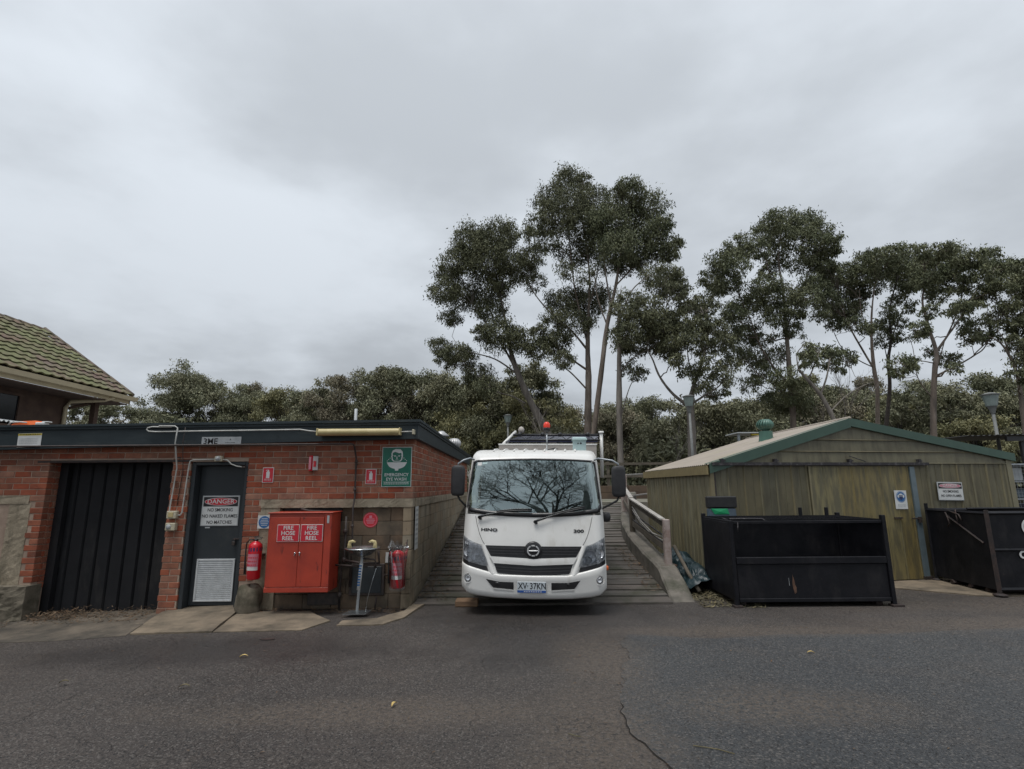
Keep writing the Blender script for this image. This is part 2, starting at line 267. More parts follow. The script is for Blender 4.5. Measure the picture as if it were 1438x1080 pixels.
# ------------------------------------------------------------------ mesh builder
class MB:
    def __init__(s): s.v = []; s.f = []; s.mi = []; s.sm = []; s.T = Matrix.Identity(4)
    def add(s, vs, fs, mi=0, sm=False):
        k = len(s.v)
        for p in vs:
            q = s.T @ Vector(p); s.v.append((q.x, q.y, q.z))
        for f in fs: s.f.append([i + k for i in f]); s.mi.append(mi); s.sm.append(sm)
        return s
    def box(s, x0, y0, z0, x1, y1, z1, mi=0, b=0):
        if x1 < x0: x0, x1 = x1, x0
        if y1 < y0: y0, y1 = y1, y0
        if z1 < z0: z0, z1 = z1, z0
        if not b:
            return s.add([(x0, y0, z0), (x1, y0, z0), (x1, y1, z0), (x0, y1, z0), (x0, y0, z1), (x1, y0, z1), (x1, y1, z1), (x0, y1, z1)],
                  [(0, 3, 2, 1), (4, 5, 6, 7), (0, 1, 5, 4), (1, 2, 6, 5), (2, 3, 7, 6), (3, 0, 4, 7)], mi)
        b = min(b, (x1 - x0) * .45, (y1 - y0) * .45, (z1 - z0) * .45)
        V = []; I = {}
        for i, X in enumerate((x0, x1)):
            for j, Y_ in enumerate((y0, y1)):
                for k, Z in enumerate((z0, z1)):
                    sx, sy, sz = (1 - 2 * i), (1 - 2 * j), (1 - 2 * k)
                    for a in range(3):
                        I[i, j, k, a] = len(V)
                        V.append((X + (b * sx if a != 0 else 0), Y_ + (b * sy if a != 1 else 0), Z + (b * sz if a != 2 else 0)))
        F = []
        F += [[I[0, 0, 0, 0], I[0, 0, 1, 0], I[0, 1, 1, 0], I[0, 1, 0, 0]], [I[1, 0, 0, 0], I[1, 1, 0, 0], I[1, 1, 1, 0], I[1, 0, 1, 0]]]
        F += [[I[0, 0, 0, 1], I[1, 0, 0, 1], I[1, 0, 1, 1], I[0, 0, 1, 1]], [I[0, 1, 0, 1], I[0, 1, 1, 1], I[1, 1, 1, 1], I[1, 1, 0, 1]]]
        F += [[I[0, 0, 0, 2], I[0, 1, 0, 2], I[1, 1, 0, 2], I[1, 0, 0, 2]], [I[0, 0, 1, 2], I[1, 0, 1, 2], I[1, 1, 1, 2], I[0, 1, 1, 2]]]
        for j in (0, 1):
            for k in (0, 1): F.append([I[0, j, k, 1], I[0, j, k, 2], I[1, j, k, 2], I[1, j, k, 1]])
        for i in (0, 1):
            for k in (0, 1): F.append([I[i, 0, k, 0], I[i, 0, k, 2], I[i, 1, k, 2], I[i, 1, k, 0]])
        for i in (0, 1):
            for j in (0, 1): F.append([I[i, j, 0, 0], I[i, j, 0, 1], I[i, j, 1, 1], I[i, j, 1, 0]])
        for i in (0, 1):
            for j in (0, 1):
                for k in (0, 1): F.append([I[i, j, k, 0], I[i, j, k, 1], I[i, j, k, 2]])
        return s.add(V, F, mi)
    def tube(s, pts, r, n=8, mi=0, cap=True, sm=True):
        pts = [Vector(p) for p in pts]; m = len(pts)
        rs = r if isinstance(r, (list, tuple)) else [r] * m
        V = []; F = []; ref = None
        for i, p in enumerate(pts):
            d = (pts[min(i + 1, m - 1)] - pts[max(i - 1, 0)])
            if d.length < 1e-9: d = Vector((0, 0, 1))
            d.normalize()
            if ref is None: ref = Vector((0, 0, 1)) if abs(d.z) < .9 else Vector((1, 0, 0))
            a = (ref - d * ref.dot(d))
            if a.length < 1e-6: a = d.orthogonal()
            a.normalize(); b = d.cross(a); ref = a
            for k in range(n):
                t = 2 * math.pi * k / n; V.append(p + (a * math.cos(t) + b * math.sin(t)) * rs[i])
        for i in range(m - 1):
            for k in range(n): F.append((i * n + k, i * n + (k + 1) % n, (i + 1) * n + (k + 1) % n, (i + 1) * n + k))
        if cap: F.append(tuple(range(n))[::-1]); F.append(tuple((m - 1) * n + k for k in range(n)))
        return s.add(V, F, mi, sm)
    def lathe(s, prof, c=(0, 0, 0), n=20, mi=0, axis='Z', sm=True, a0=0, a1=2 * math.pi):
        V = []; F = []; full = abs(a1 - a0 - 2 * math.pi) < 1e-6; c = Vector(c); cols = n if full else n + 1
        for (r, z) in prof:
            for k in range(cols):
                t = a0 + (a1 - a0) * k / n; x, y = r * math.cos(t), r * math.sin(t)
                V.append(c + (Vector((x, y, z)) if axis == 'Z' else Vector((x, z, y)) if axis == 'Y' else Vector((z, x, y))))
        for i in range(len(prof) - 1):
            for k in range(n):
                k2 = (k + 1) % cols
                F.append((i * cols + k, i * cols + k2, (i + 1) * cols + k2, (i + 1) * cols + k))
        return s.add(V, F, mi, sm)
    def prism(s, poly, y0, y1, plane='XZ', mi=0):
        n = len(poly)
        def m(a, b, c): return (a, c, b) if plane == 'XZ' else (a, b, c) if plane == 'XY' else (c, a, b)
        V = [m(a, b, y0) for a, b in poly] + [m(a, b, y1) for a, b in poly]
        return s.add(V, [tuple(range(n)), tuple(range(n, 2 * n))[::-1]] + [(i, (i + 1) % n, (i + 1) % n + n, i + n) for i in range(n)], mi)
    def grid(s, fn, nu, nv, mi=0, sm=True):
        V = [fn(i / nu, j / nv) for j in range(nv + 1) for i in range(nu + 1)]
        return s.add(V, [(j * (nu + 1) + i, j * (nu + 1) + i + 1, (j + 1) * (nu + 1) + i + 1, (j + 1) * (nu + 1) + i) for j in range(nv) for i in range(nu)], mi, sm)
    def mesh(s, name, mats, fix=True):
        me = bpy.data.meshes.new(name); me.from_pydata(s.v, [], s.f)
        for q in (mats if isinstance(mats, (list, tuple)) else [mats]): me.materials.append(MT[q])
        me.polygons.foreach_set('material_index', s.mi); me.polygons.foreach_set('use_smooth', s.sm)
        if fix:
            import bmesh
            bm = bmesh.new(); bm.from_mesh(me); bmesh.ops.recalc_face_normals(bm, faces=bm.faces); bm.to_mesh(me); bm.free()
        me.update(); return me
    def obj(s, name, mats, parent=None, loc=None, fix=True, **kw):
        return link(name, s.mesh(name, mats, fix), parent, loc, **kw)

def link(name, data, parent=None, loc=None, rot=None, **kw):
    o = bpy.data.objects.new(name, data); COL.objects.link(o)
    if loc is not None: o.location = loc
    if rot is not None: o.rotation_euler = rot
    if parent is not None: o.parent = parent
    for k, v in kw.items(): o[k] = v
    return o
def thing(name, label, cat, loc=(0, 0, 0), rot=(0, 0, 0), group=None):
    o = link(name, None, None, loc, rot, label=label, category=cat)
    o.empty_display_size = .1
    if group: o['group'] = group
    return o
def text(name, body, size, loc, mat, parent, rot=(math.pi / 2, 0, 0), bold=0, ext=.0008, sx=1.0, align='CENTER', ls=1.0):
    cu = bpy.data.curves.new('txt', 'FONT'); cu.body = body; cu.size = size; cu.align_x = align; cu.align_y = 'CENTER'
    cu.extrude = ext; cu.offset = bold; cu.resolution_u = 3; cu.space_line = ls
    to = bpy.data.objects.new('t', cu); me = bpy.data.meshes.new_from_object(to); bpy.data.objects.remove(to); bpy.data.curves.remove(cu)
    me.name = name; me.materials.clear(); me.materials.append(MT[mat])
    M = Matrix.Translation(loc) @ Matrix.Rotation(rot[2], 4, 'Z') @ Matrix.Rotation(rot[1], 4, 'Y') @ Matrix.Rotation(rot[0], 4, 'X') @ Matrix.Diagonal((sx, 1, 1, 1))
    me.transform(M)
    return link(name, me, parent)
def ellipse(cx, cz, rx, rz, n=28): return [(cx + rx * math.cos(2 * math.pi * i / n), cz + rz * math.sin(2 * math.pi * i / n)) for i in range(n)]
def lerp(a, b, t): return a + (b - a) * t
def interp(tab, x):
    if x <= tab[0][0]: return tab[0][1]
    for (a, b), (c, d) in zip(tab, tab[1:]):
        if x <= c: return lerp(b, d, (x - a) / (c - a))
    return tab[-1][1]

# ================================================================== SETTING
def ramp_z(y): return .02 + .135 * (y - 7.9) if y < 16.3 else 1.154
def gz(x): return -.03 * max(0, -x - 3.4) if x > -14 else -.318
m = MB()
xs = [-400, -60, -14, -9, -7.5, -6.6, -5.8, -5, -4.2, -3.4, 0, 3, 8, 20, 60, 400]; ys = [-400, -60, -15, -4, 0, 2, 4, 6, 8, 12, 17, 30]
m.add([(x, y, gz(x)) for y in ys for x in xs], [(j * len(xs) + i, j * len(xs) + i + 1, (j + 1) * len(xs) + i + 1, (j + 1) * len(xs) + i) for j in range(len(ys) - 1) for i in range(len(xs) - 1)])
m.obj('asphalt_yard', 'asphalt_old', kind='structure', label='old dark asphalt yard with crazed cracks and dusty stones')
# newer resurfaced area, a thin sheet with a ragged edge
edge = [(1.30, 6.35), (1.12, 5.98), (1.17, 5.75), (1.13, 5.51), (.98, 5.25), (.93, 4.95), (.86, 4.6), (.80, 4.29), (.79, 4.0), (.84, 3.8), (.93, 3.49), (1.1, 3.0), (1.4, 2.2), (1.6, 1), (1.7, 0), (1.8, -6)]
pl = []
for (a, b), (c, d) in zip(edge, edge[1:]):
    for t in (0, .25, .5, .75):
        pl.append((lerp(a, c, t) + random.uniform(-.022, .022), lerp(b, d, t)))
top = [(14, 6.9), (9, 6.75), (6, 6.52), (4, 6.28), (3, 6.3), (2.2, 6.15)]
poly = pl + [(1.8, -6), (14, -6)] + [(a + random.uniform(-.05, .05), b) for a, b in top]
m = MB(); m.add([(a, b, .005) for a, b in poly] + [(a, b, .0) for a, b in poly], [tuple(range(len(poly)))] + [(i, (i + 1) % len(poly), (i + 1) % len(poly) + len(poly), i + len(poly)) for i in range(len(poly))])
m.obj('asphalt_patch', 'asphalt_new', kind='structure', label='newer smoother grey asphalt patch with curved edge')
m = MB(); V = []; pk = [p for p in pl if 1.5 < p[1] < 4.45]
for i, (a, b) in enumerate(pk): w_ = .0018 + .0028 * abs(math.sin(i * 1.7)) + (.001 if b < 4.6 else 0); V += [(a - w_ - .004, b, .0065), (a + w_ - .004, b, .0065)]
m.add(V, [(2 * i, 2 * i + 1, 2 * i + 3, 2 * i + 2) for i in range(len(pk) - 1)]); m.obj('patch_crack', 'crack_dark', kind='structure', label='dark crack along the curved edge of the asphalt patch')
# terrain behind
m = MB()
def hz(x, y):
    return 1.14 + .012 * max(0, y - 22) + .25 * math.sin(x * .11 + 1) * min(1, max(0, (y - 24) / 20)) + .2 * math.sin(y * .13) * min(1, max(0, (y - 24) / 20))
gx = [-400, -120, -70, -50, -40, -30, -25, -20, -15, -10, -5, 0, 5, 10, 15, 20, 25, 30, 40, 50, 70, 120, 400]; gy = [16.25, 18, 20, 22, 24, 27, 30, 34, 38, 43, 50, 60, 80, 120, 250, 600]
m.add([(x, y, hz(x, y)) for y in gy for x in gx], [(j * len(gx) + i, j * len(gx) + i + 1, (j + 1) * len(gx) + i + 1, (j + 1) * len(gx) + i) for j in range(len(gy) - 1) for i in range(len(gx) - 1)])
m.add([(-400, 16.25, -.4), (400, 16.25, -.4), (400, 16.25, 1.14), (-400, 16.25, 1.14)], [(0, 1, 2, 3)])
m.obj('upper_ground', 'soil', kind='structure', label='raised ground with trees beyond the buildings')
m = MB(); m.box(-1.4, 16.2, .3, 14, 20.1, 1.158); m.obj('upper_yard', 'upper_paving', kind='structure', label='upper concrete yard at the head of the ramp')

# ---- ramp of cast strips between the block wall and the low kerb wall
kin = [(7.95, 2.26), (8.8, 2.29), (9.58, 2.27), (10.7, 2.30), (11.7, 2.38), (13.3, 2.66), (15.15, 3.05), (16.2, 3.42), (17, 3.7)]
m = MB()
V = []
ysr = [7.86 + i * .28 for i in range(31)]
for y in ysr: V += [(-1.42, y, ramp_z(y) - .05), (interp(kin, y), y, ramp_z(y) - .05)]
m.add(V, [(2 * i, 2 * i + 1, 2 * i + 3, 2 * i + 2) for i in range(len(ysr) - 1)])
rampo = m.obj('ramp', 'ramp_base', kind='structure', label='dark strip ramp rising beside the brick building')
y = 7.86
i = 0
while y < 16.2:
    d = .27 + random.uniform(-.02, .02); y1 = min(y + d, 16.22); g = .012
    xl, xr0, xr1 = -1.405, interp(kin, y) - .01, interp(kin, y1) - .01
    e = random.uniform(-.008, .008); za = ramp_z(y) + random.uniform(.002, .013) + e; zb = ramp_z(y1) - .008 + e
    m = MB(); nseg = 9
    T = []; 
    for k in range(nseg + 1):
        t = k / nseg; j0 = random.uniform(-.010, .010); j1 = random.uniform(-.008, .008)
        T.append((lerp(xl, xr0, t), y + g + j0, za + random.uniform(-.004, .004))); T.append((lerp(xl, xr1, t), y1 - g * .3 + j1, zb + random.uniform(-.004, .004)))
    B = [(a, b, c - .06) for a, b, c in T]; n = len(T); F = []
    for k in range(nseg):
        a = 2 * k; F += [(a, a + 2, a + 3, a + 1), (a, a + n, a + 2 + n, a + 2), (a + 1, a + 3, a + 3 + n, a + 1 + n)]
    F += [(0, 1, 1 + n, n), (n - 2, 2 * n - 2, 2 * n - 1, n - 1)]
    m.add(T + B, F); m.obj('ramp_strip', 'ramp', rampo)
    y = y1; i += 1

# ---- aprons and gutter at the front of the brick building
def slab(name, pts, mat, label, h=.03, seg=1):
    m = MB(); P = []
    for (a, b), (c, d) in zip([p[:2] for p in pts], [p[:2] for p in pts[1:] + pts[:1]]):
        for t in (0, .34, .67): P.append((lerp(a, c, t) + random.uniform(-.012, .012), lerp(b, d, t) + random.uniform(-.012, .012)))
    hs = []
    for x, y_ in P:
        hs.append(gz(x) + h * (0.35 + .65 * max(0, min(1, (y_ - 6.6) / 1.1))))
    n = len(P); m.add([(x, y_, z) for (x, y_), z in zip(P, hs)] + [(x, y_, gz(x) - .02) for x, y_ in P], [tuple(range(n))] + [(i, (i + 1) % n, (i + 1) % n + n, i + n) for i in range(n)])
    return m.obj(name, mat, kind='structure', label=label)
slab('door_apron', [(-4.52, 6.62), (-3.54, 6.57), (-3.72, 7.55), (-3.80, 7.86), (-4.70, 7.86), (-4.80, 7.6)], 'apron', 'worn concrete apron sloping down from the steel door', .055)
slab('door_apron', [(-3.52, 6.57), (-2.5, 6.63), (-2.30, 7.02), (-2.75, 7.5), (-3.70, 7.53)], 'apron', 'lower cracked concrete slab below the hose reel cabinet', .03)
slab('corner_kerb', [(-2.15, 6.80), (-1.60, 6.84), (-1.40, 7.15), (-1.22, 8.1), (-1.40, 8.2), (-1.46, 7.5), (-1.75, 7.12), (-2.16, 7.02)], 'apron', 'pale kerb strip curving round the building corner', .03)
slab('gutter', [(-14, 6.45), (-5.94, 6.50), (-5.09, 6.48), (-4.55, 6.60), (-4.84, 7.58), (-4.88, 8.1), (-6.7, 8.1), (-6.72, 7.55), (-14, 7.55)], 'gutter', 'silty concrete gutter in front of the dark garage door', .012)
slab('shed_apron', [(6.2, 8.75), (6.9, 8.2), (14, 8.0), (14, 10.9), (9.6, 10.9), (3.6, 9.6), (5.6, 9.0)], 'apron', 'pale dusty concrete in front of the shed doors', .018)

# ================================================================== BRICK BUILDING
BY, BX = 7.7, -1.435
bld = thing('brick_building', 'low flat-roofed red brick store with a deep dark grey fascia', 'building', (-5, 8, 0))
def part(name, m, mats, parent=bld, **kw):
    o = m.obj(name, mats, None, **kw); o.parent = parent; o.matrix_parent_inverse = Matrix.Translation(parent.location).inverted() if parent is bld else Matrix.Identity(4)
    return o
# walls behind the bricks: mortar coloured backing, openings left out
w = MB(); D = .006
def wallbox(x0, x1, z0, z1, y0=BY + D, y1=BY + .22): w.box(x0, y0, z0, x1, y1, z1)
wallbox(-14, BX - D, 2.07, 2.52)
wallbox(-14, -6.73, -.3, 2.07)
wallbox(-4.925, -4.67, -.1, 2.07)
wallbox(-3.825, BX - D, 1.40, 2.07)
wallbox(-4.67, -3.825, 2.035, 2.071)
wallbox(-3.826, -3.60, -.1, 1.395)
w.box(BX - .22, BY + .22, 1.40, BX - D, 16.8, 2.52)
w.box(-14, 16.58, 0, BX - .22, 16.8, 2.52); 
w.box(-4.92, 7.92, -.1, -4.68, 8.3, 2.3); 
w.box(-3.83, 7.92, -.1, -3.4, 8.3, 2.3)
part('wall', w, 'mortar')
# bricks
BL, BH, BD, J = .229, .0745, .1, .0110
PZ = BH + J
full = MB(); full.box(-BL / 2, 0, 0, BL / 2, BD, BH, b=.0035); fullm = full.mesh('brick', 'brick')
halfb = MB(); halfb.box(-.055, 0, 0, .055, BD, BH, b=.005); halfm = halfb.mesh('brick', 'brick')
bricks = []   # (px size key, kind, data)
def brun(x0, x1, z, row, face='F', ybase=BY, skip=None):
    """one course; face F = facing -Y along X, S = facing +X along Y"""
    p = BL + J; off = 0 if row % 2 == 0 else p / 2
    k0 = math.floor((x0 - off) / p) - 1
    while True:
        a = off + k0 * p; b = a + BL; k0 += 1
        if b <= x0 + .02: continue
        if a >= x1 - .02: break
        a2, b2 = max(a, x0), min(b, x1)
        if x1 - b2 < .03 and x1 - b2 > 0: b2 = x1
        if b2 - a2 < .03: continue
        bricks.append((face, a2, b2, z, ybase))
z = 1.495; row = 0
zt = [1.495 + i * PZ for i in range(10)]
for i, z in enumerate(zt):
    if z > 2.36: break
    inner = z + BH < 2.09
    if inner:
        brun(-3.835, BX, z, i); brun(-9.6, -6.72, z, i)
        brun(-4.935, -4.66, z, i)
    else: brun(-9.6, BX, z, i)
    brun(BY + .002, 16.8, z, i + 1, 'S')
nb = int(1.49 / PZ) + 2
for i in range(1, nb):
    z = 1.495 - i * PZ
    brun(-4.935, -4.66, z, -i)
    if z > .30:
        brun(-6.72 - (.13 if i % 2 else .20), -6.72, z, -i)
        brun(-3.835, -3.835 + (.20 if i % 2 else .235), z, -i)
def keyb(b):
    f, a, c, z, yb = b
    if f == 'F': d = math.hypot(yb, (a + c) / 2) ; return (c - a) * BH / d ** 2
    y_ = (a + c) / 2; return (c - a) * BH / y_ ** 2 * (abs(BX) / y_) * 1.2
bricks.sort(key=keyb, reverse=True)
rest = MB()
for i, (f, a, c, z, yb) in enumerate(bricks):
    c_ = (a + c) / 2; pr = random.uniform(-.002, .002)
    if f == 'F': M = Matrix.Translation((c_, yb + pr, z))
    else: M = Matrix.Translation((BX - pr, c_, z)) @ Matrix.Rotation(math.pi / 2, 4, 'Z')
    if i < 290:
        if abs(c - a - BL) < .004: me = fullm
        else:
            t = MB(); t.box(-(c - a) / 2, 0, 0, (c - a) / 2, BD, BH, b=.005); me = t.mesh('brick', 'brick')
        o = link('brick', me, bld); o.matrix_local = Matrix.Translation(bld.location).inverted() @ M
    else:
        rest.T = M; rest.box(-(c - a) / 2, 0, 0, (c - a) / 2, BD, BH, b=.004)
rest.T = Matrix.Identity(4)
# brick returns inside the openings
for i in range(0, 21):
    z = 2.0 - i * PZ
    if z < .28: break
    rest.box(-6.72 - .1, BY + .108 + (.05 if i % 2 else 0), z, -6.72 + .002, BY + .24, z + BH, b=.004)
    if i % 2: rest.box(-6.80, BY + .104, z, -6.721, BY + .150, z + BH, b=.004)
part('brickwork', rest, 'brick', kind='stuff')
# steel lintel course / render pieces
m = MB(); m.box(-6.9, BY - .004, 2.035, -4.66, BY + .14, 2.068, b=.004); part('lintel', m, 'pipe_dark')
# fascia: deep board plus capping flashings (front and side)
fz = [(-14, 2.10), (-7.4, 2.18), (-1.34, 2.335)]
ft = [(-14, 2.545), (-7.4, 2.575), (-1.34, 2.615)]
def fbd(x, y0, y1, za0, za1): pass
m = MB()
def slopebox(m, x0, x1, y0, y1, zb0, zb1, zt0, zt1):
    m.add([(x0, y0, zb0), (x1, y0, zb1), (x1, y1, zb1), (x0, y1, zb0), (x0, y0, zt0), (x1, y0, zt1), (x1, y1, zt1), (x0, y1, zt0)],
          [(0, 3, 2, 1), (4, 5, 6, 7), (0, 1, 5, 4), (1, 2, 6, 5), (2, 3, 7, 6), (3, 0, 4, 7)])
slopebox(m, -14, -1.36, 7.585, 7.66, 2.10, 2.335, 2.46, 2.535); part('fascia_board', m, 'fascia')
m = MB(); slopebox(m, -14, -1.34, 7.565, 7.70, 2.463, 2.538, 2.50, 2.572); part('flashing', m, 'fascia')
m = MB(); slopebox(m, -14, -1.325, 7.545, 7.80, 2.503, 2.575, 2.53, 2.612); part('capping', m, 'fascia')
m = MB(); m.box(-1.435, 7.662, 2.335, -1.362, 16.9, 2.537); part('fascia_board', m, 'fascia')
m = MB(); m.box(-1.50, 7.702, 2.540, -1.34, 16.95, 2.574); part('flashing', m, 'fascia')
m = MB(); m.box(-1.60, 7.802, 2.577, -1.325, 17.0, 2.614); part('capping', m, 'fascia')
m = MB(); m.box(-14, 7.68, 2.42, -1.55, 16.9, 2.50); part('roof', m, 'roof_top')
# concrete: bond beam front and side, pilaster, left render and footings
def rough_box(x0, y0, z0, x1, y1, z1, amp=.003, nx=14, nz=4, face='F', mat='concrete', name='bond_beam', par=bld):
    """box with an uneven front face and arrises"""
    m = MB(); V = []; F = []
    def P(u, v, d):
        j = random.uniform(-amp, amp)
        if face == 'F': return (lerp(x0, x1, u) + (j * .3 if 0 < u < 1 else 0), (y0 if d == 0 else y1) + (j if d == 0 else 0), lerp(z0, z1, v) + (random.uniform(-amp, amp) * .8 if 0 < u < 1 else 0))
        return ((x1 if d == 0 else x0) + (j if d == 0 else 0), lerp(y0, y1, u), lerp(z0, z1, v) + (random.uniform(-amp, amp) * .8 if 0 < u < 1 else 0))
    g = {}
    for d in (0, 1):
        for j in range(nz + 1):
            for i in range(nx + 1): g[i, j, d] = len(V); V.append(P(i / nx, j / nz, d))
    for d in (0, 1):
        for j in range(nz):
            for i in range(nx): F.append((g[i, j, d], g[i + 1, j, d], g[i + 1, j + 1, d], g[i, j + 1, d]))
    for i in range(nx):
        for j in (0, nz): F.append((g[i, j, 0], g[i + 1, j, 0], g[i + 1, j, 1], g[i, j, 1]))
    for j in range(nz):
        for i in (0, nx): F.append((g[i, j, 0], g[i, j + 1, 0], g[i, j + 1, 1], g[i, j, 1]))
    m.add(V, F); return part(name, m, mat, par)
rough_box(-3.60, BY - .006, 1.372, BX, BY + .2, 1.487, nx=60)
rough_box(BX - .2, BY + .2, 1.372, BX + .012, 16.8, 1.487, nx=60, face='S')
rough_box(-3.60, BY + .004, -.05, -3.33, BY + .2, 1.370, nx=4, nz=18, name='pilaster', amp=.003)
rough_box(-14, BY - .006, 1.46, -6.93, BY + .1, 1.575, nx=30)
rough_box(-7.20, BY - .002, .36, -6.90, BY + .1, 1.458, nx=7, nz=24, name='render_panel', amp=.004)
rough_box(-14, BY + .10, .36, -7.20, BY + .15, 1.458, nx=20, nz=10, name='render_panel', amp=.003, mat='block')
rough_box(-14, BY - .13, -.35, -6.67, BY + .12, .355, nx=110, nz=16, name='footing', amp=.011, mat='mossy_concrete')
# block walls: side (blocks follow the ramp) and the front bay behind cabinet and basin
bkm = MB(); bkm.box(-.195, 0, 0, .195, .12, .191, b=.004); bkf = bkm.mesh('block', 'block')
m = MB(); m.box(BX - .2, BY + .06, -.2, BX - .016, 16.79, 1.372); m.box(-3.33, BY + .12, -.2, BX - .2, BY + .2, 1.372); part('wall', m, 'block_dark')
nbk = 0; restb = MB()
for r in range(7):
    z = 1.178 - r * .196; off = .2 if r % 2 else 0; y = BY - off + .004
    while y < 16.7:
        a, c = max(y, BY + .004), min(y + .388, 16.75); y += .396
        if c - a < .04: continue
        if z + .19 < ramp_z(a) - .05 and a > 8: continue
        M = Matrix.Translation((BX - .009 + random.uniform(-.003, .003), (a + c) / 2, z)) @ Matrix.Rotation(math.pi / 2, 4, 'Z')
        if nbk < 150 and a < 13.5:
            if abs(c - a - .388) < .003: me = bkf
            else: t = MB(); t.box(-(c - a) / 2, 0, 0, (c - a) / 2, .12, .188, b=.006); me = t.mesh('block', 'block')
            o = link('block', me, bld); o.matrix_local = Matrix.Translation(bld.location).inverted() @ M; nbk += 1
        else: restb.T = M; restb.box(-(c - a) / 2, 0, 0, (c - a) / 2, .12, .188, b=.005)
restb.T = Matrix.Identity(4); part('blockwork', restb, 'block', kind='stuff')
for r in range(7):
    z = 1.178 - r * .196; off = .2 if r % 2 else 0; x = BX - .125 - .394 + off
    x = -3.33 - off
    while x < BX - .14:
        a, c = max(x, -3.328), min(x + .388, BX - .13); x += .396
        if c - a < .04: continue
        if r == 0 and a < -2.45: continue      # broken out pocket above the cabinet
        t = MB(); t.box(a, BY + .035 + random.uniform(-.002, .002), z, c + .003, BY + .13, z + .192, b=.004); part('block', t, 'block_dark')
m = MB(); m.box(-3.31, BY + .1, 1.18, -2.47, BY + .118, 1.37); part('pocket_shade', m, 'black')  # black sheet paints the shade at the back of the cavity
# garage door: dark ribbed sheets
gd = MB(); gd.box(-6.9, 8.02, -.2, -4.7, 8.05, 2.2); gdo = part('garage_door', gd, 'garage')
x = -6.70
for k in range(9):
    wd = .205
    t = MB(); t.add([(x + .012, 7.985, -.10), (x + wd - .032, 7.985, -.10), (x + wd - .012, 8.02, -.10), (x - .008, 8.02, -.10), (x + .012, 7.985, 2.15), (x + wd - .032, 7.985, 2.15), (x + wd - .012, 8.02, 2.15), (x - .008, 8.02, 2.15)],
        [(0, 1, 5, 4), (1, 2, 6, 5), (3, 0, 4, 7), (4, 5, 6, 7), (0, 3, 2, 1)])
    t.obj('door_panel', 'garage', gdo); x += wd
t = MB(); t.box(-6.9, 8.0, -.12, -4.7, 8.03, .02); 
m = MB(); m.box(-6.72, BY + .20, -.2, -6.60, 7.975, 2.1); part('door_jamb', m, 'garage')
m = MB(); m.box(-4.96, BY + .20, -.2, -4.925, 7.975, 2.1); part('door_jamb', m, 'garage')
# steel door
m = MB(); m.box(-4.655, BY + .02, .0, -4.60, 7.90, 2.03, b=.004); part('door_frame', m, 'door_dark')
m = MB(); m.box(-3.885, BY + .02, .0, -3.84, 7.90, 2.03, b=.004); part('door_frame', m, 'door_dark')
m = MB(); m.box(-4.598, BY + .02, 1.985, -3.887, 7.90, 2.03, b=.004); part('door_frame', m, 'door_dark')
m = MB(); m.box(-4.595, 7.855, .035, -3.89, 7.895, 1.98, b=.004); door = part('door', m, 'door_dark')
m = MB(); vx0, vx1, vz0, vz1 = -4.52, -3.975, .09, .665
for a in ((vx0, vz0, vx1, vz0 + .025), (vx0, vz1 - .025, vx1, vz1), (vx0, vz0 + .026, vx0 + .025, vz1 - .026), (vx1 - .025, vz0 + .026, vx1, vz1 - .026)): m.box(a[0], 7.835, a[1], a[2], 7.853, a[3], b=.003)
m.box(vx0 + .02, 7.8515, vz0 + .02, vx1 - .02, 7.8545, vz1 - .02)
vent = m.obj('louvre_frame', 'louvre_white', door)
m = MB(); k = 0
while vz0 + .035 + k * .0265 < vz1 - .04:
    z = vz0 + .035 + k * .0265
    m.add([(vx0 + .026, 7.851, z), (vx1 - .026, 7.851, z), (vx1 - .026, 7.838, z + .006), (vx0 + .026, 7.838, z + .006), (vx0 + .026, 7.838, z + .018), (vx1 - .026, 7.838, z + .018), (vx0 + .026, 7.851, z + .0205), (vx1 - .026, 7.851, z + .0205)],
          [(0, 1, 2, 3), (3, 2, 5, 4), (4, 5, 7, 6)]); k += 1
m.obj('louvre_slats', 'louvre_white', door)
m = MB(); m.box(-4.02, 7.835, .925, -3.90, 7.855, .95, b=.004); m.obj('hasp', 'pipe_dark', door)
m = MB(); m.box(-4.035, 7.81, .85, -3.985, 7.835, .905, b=.008); m.tube([(-4.027, 7.82, .905), (-4.027, 7.82, .925), (-4.01, 7.82, .94), (-3.993, 7.82, .925), (-3.993, 7.82, .905)], .005, 6); m.obj('padlock', 'pipe_dark', door)
# dark access panel and hatch low on the bay wall
m = MB(); m.box(-2.29, BY - .0, .18, -1.80, BY + .034, .60, b=.006); part('panel_frame', m, 'pipe_dark')
m = MB(); m.box(-2.25, BY - .012, .215, -1.84, BY - .002, .565, b=.004); part('access_panel', m, 'door_dark')
m = MB(); m.box(-2.86, BY + .0, .06, -2.42, BY + .034, .22, b=.005); part('hatch', m, 'pipe_dark')

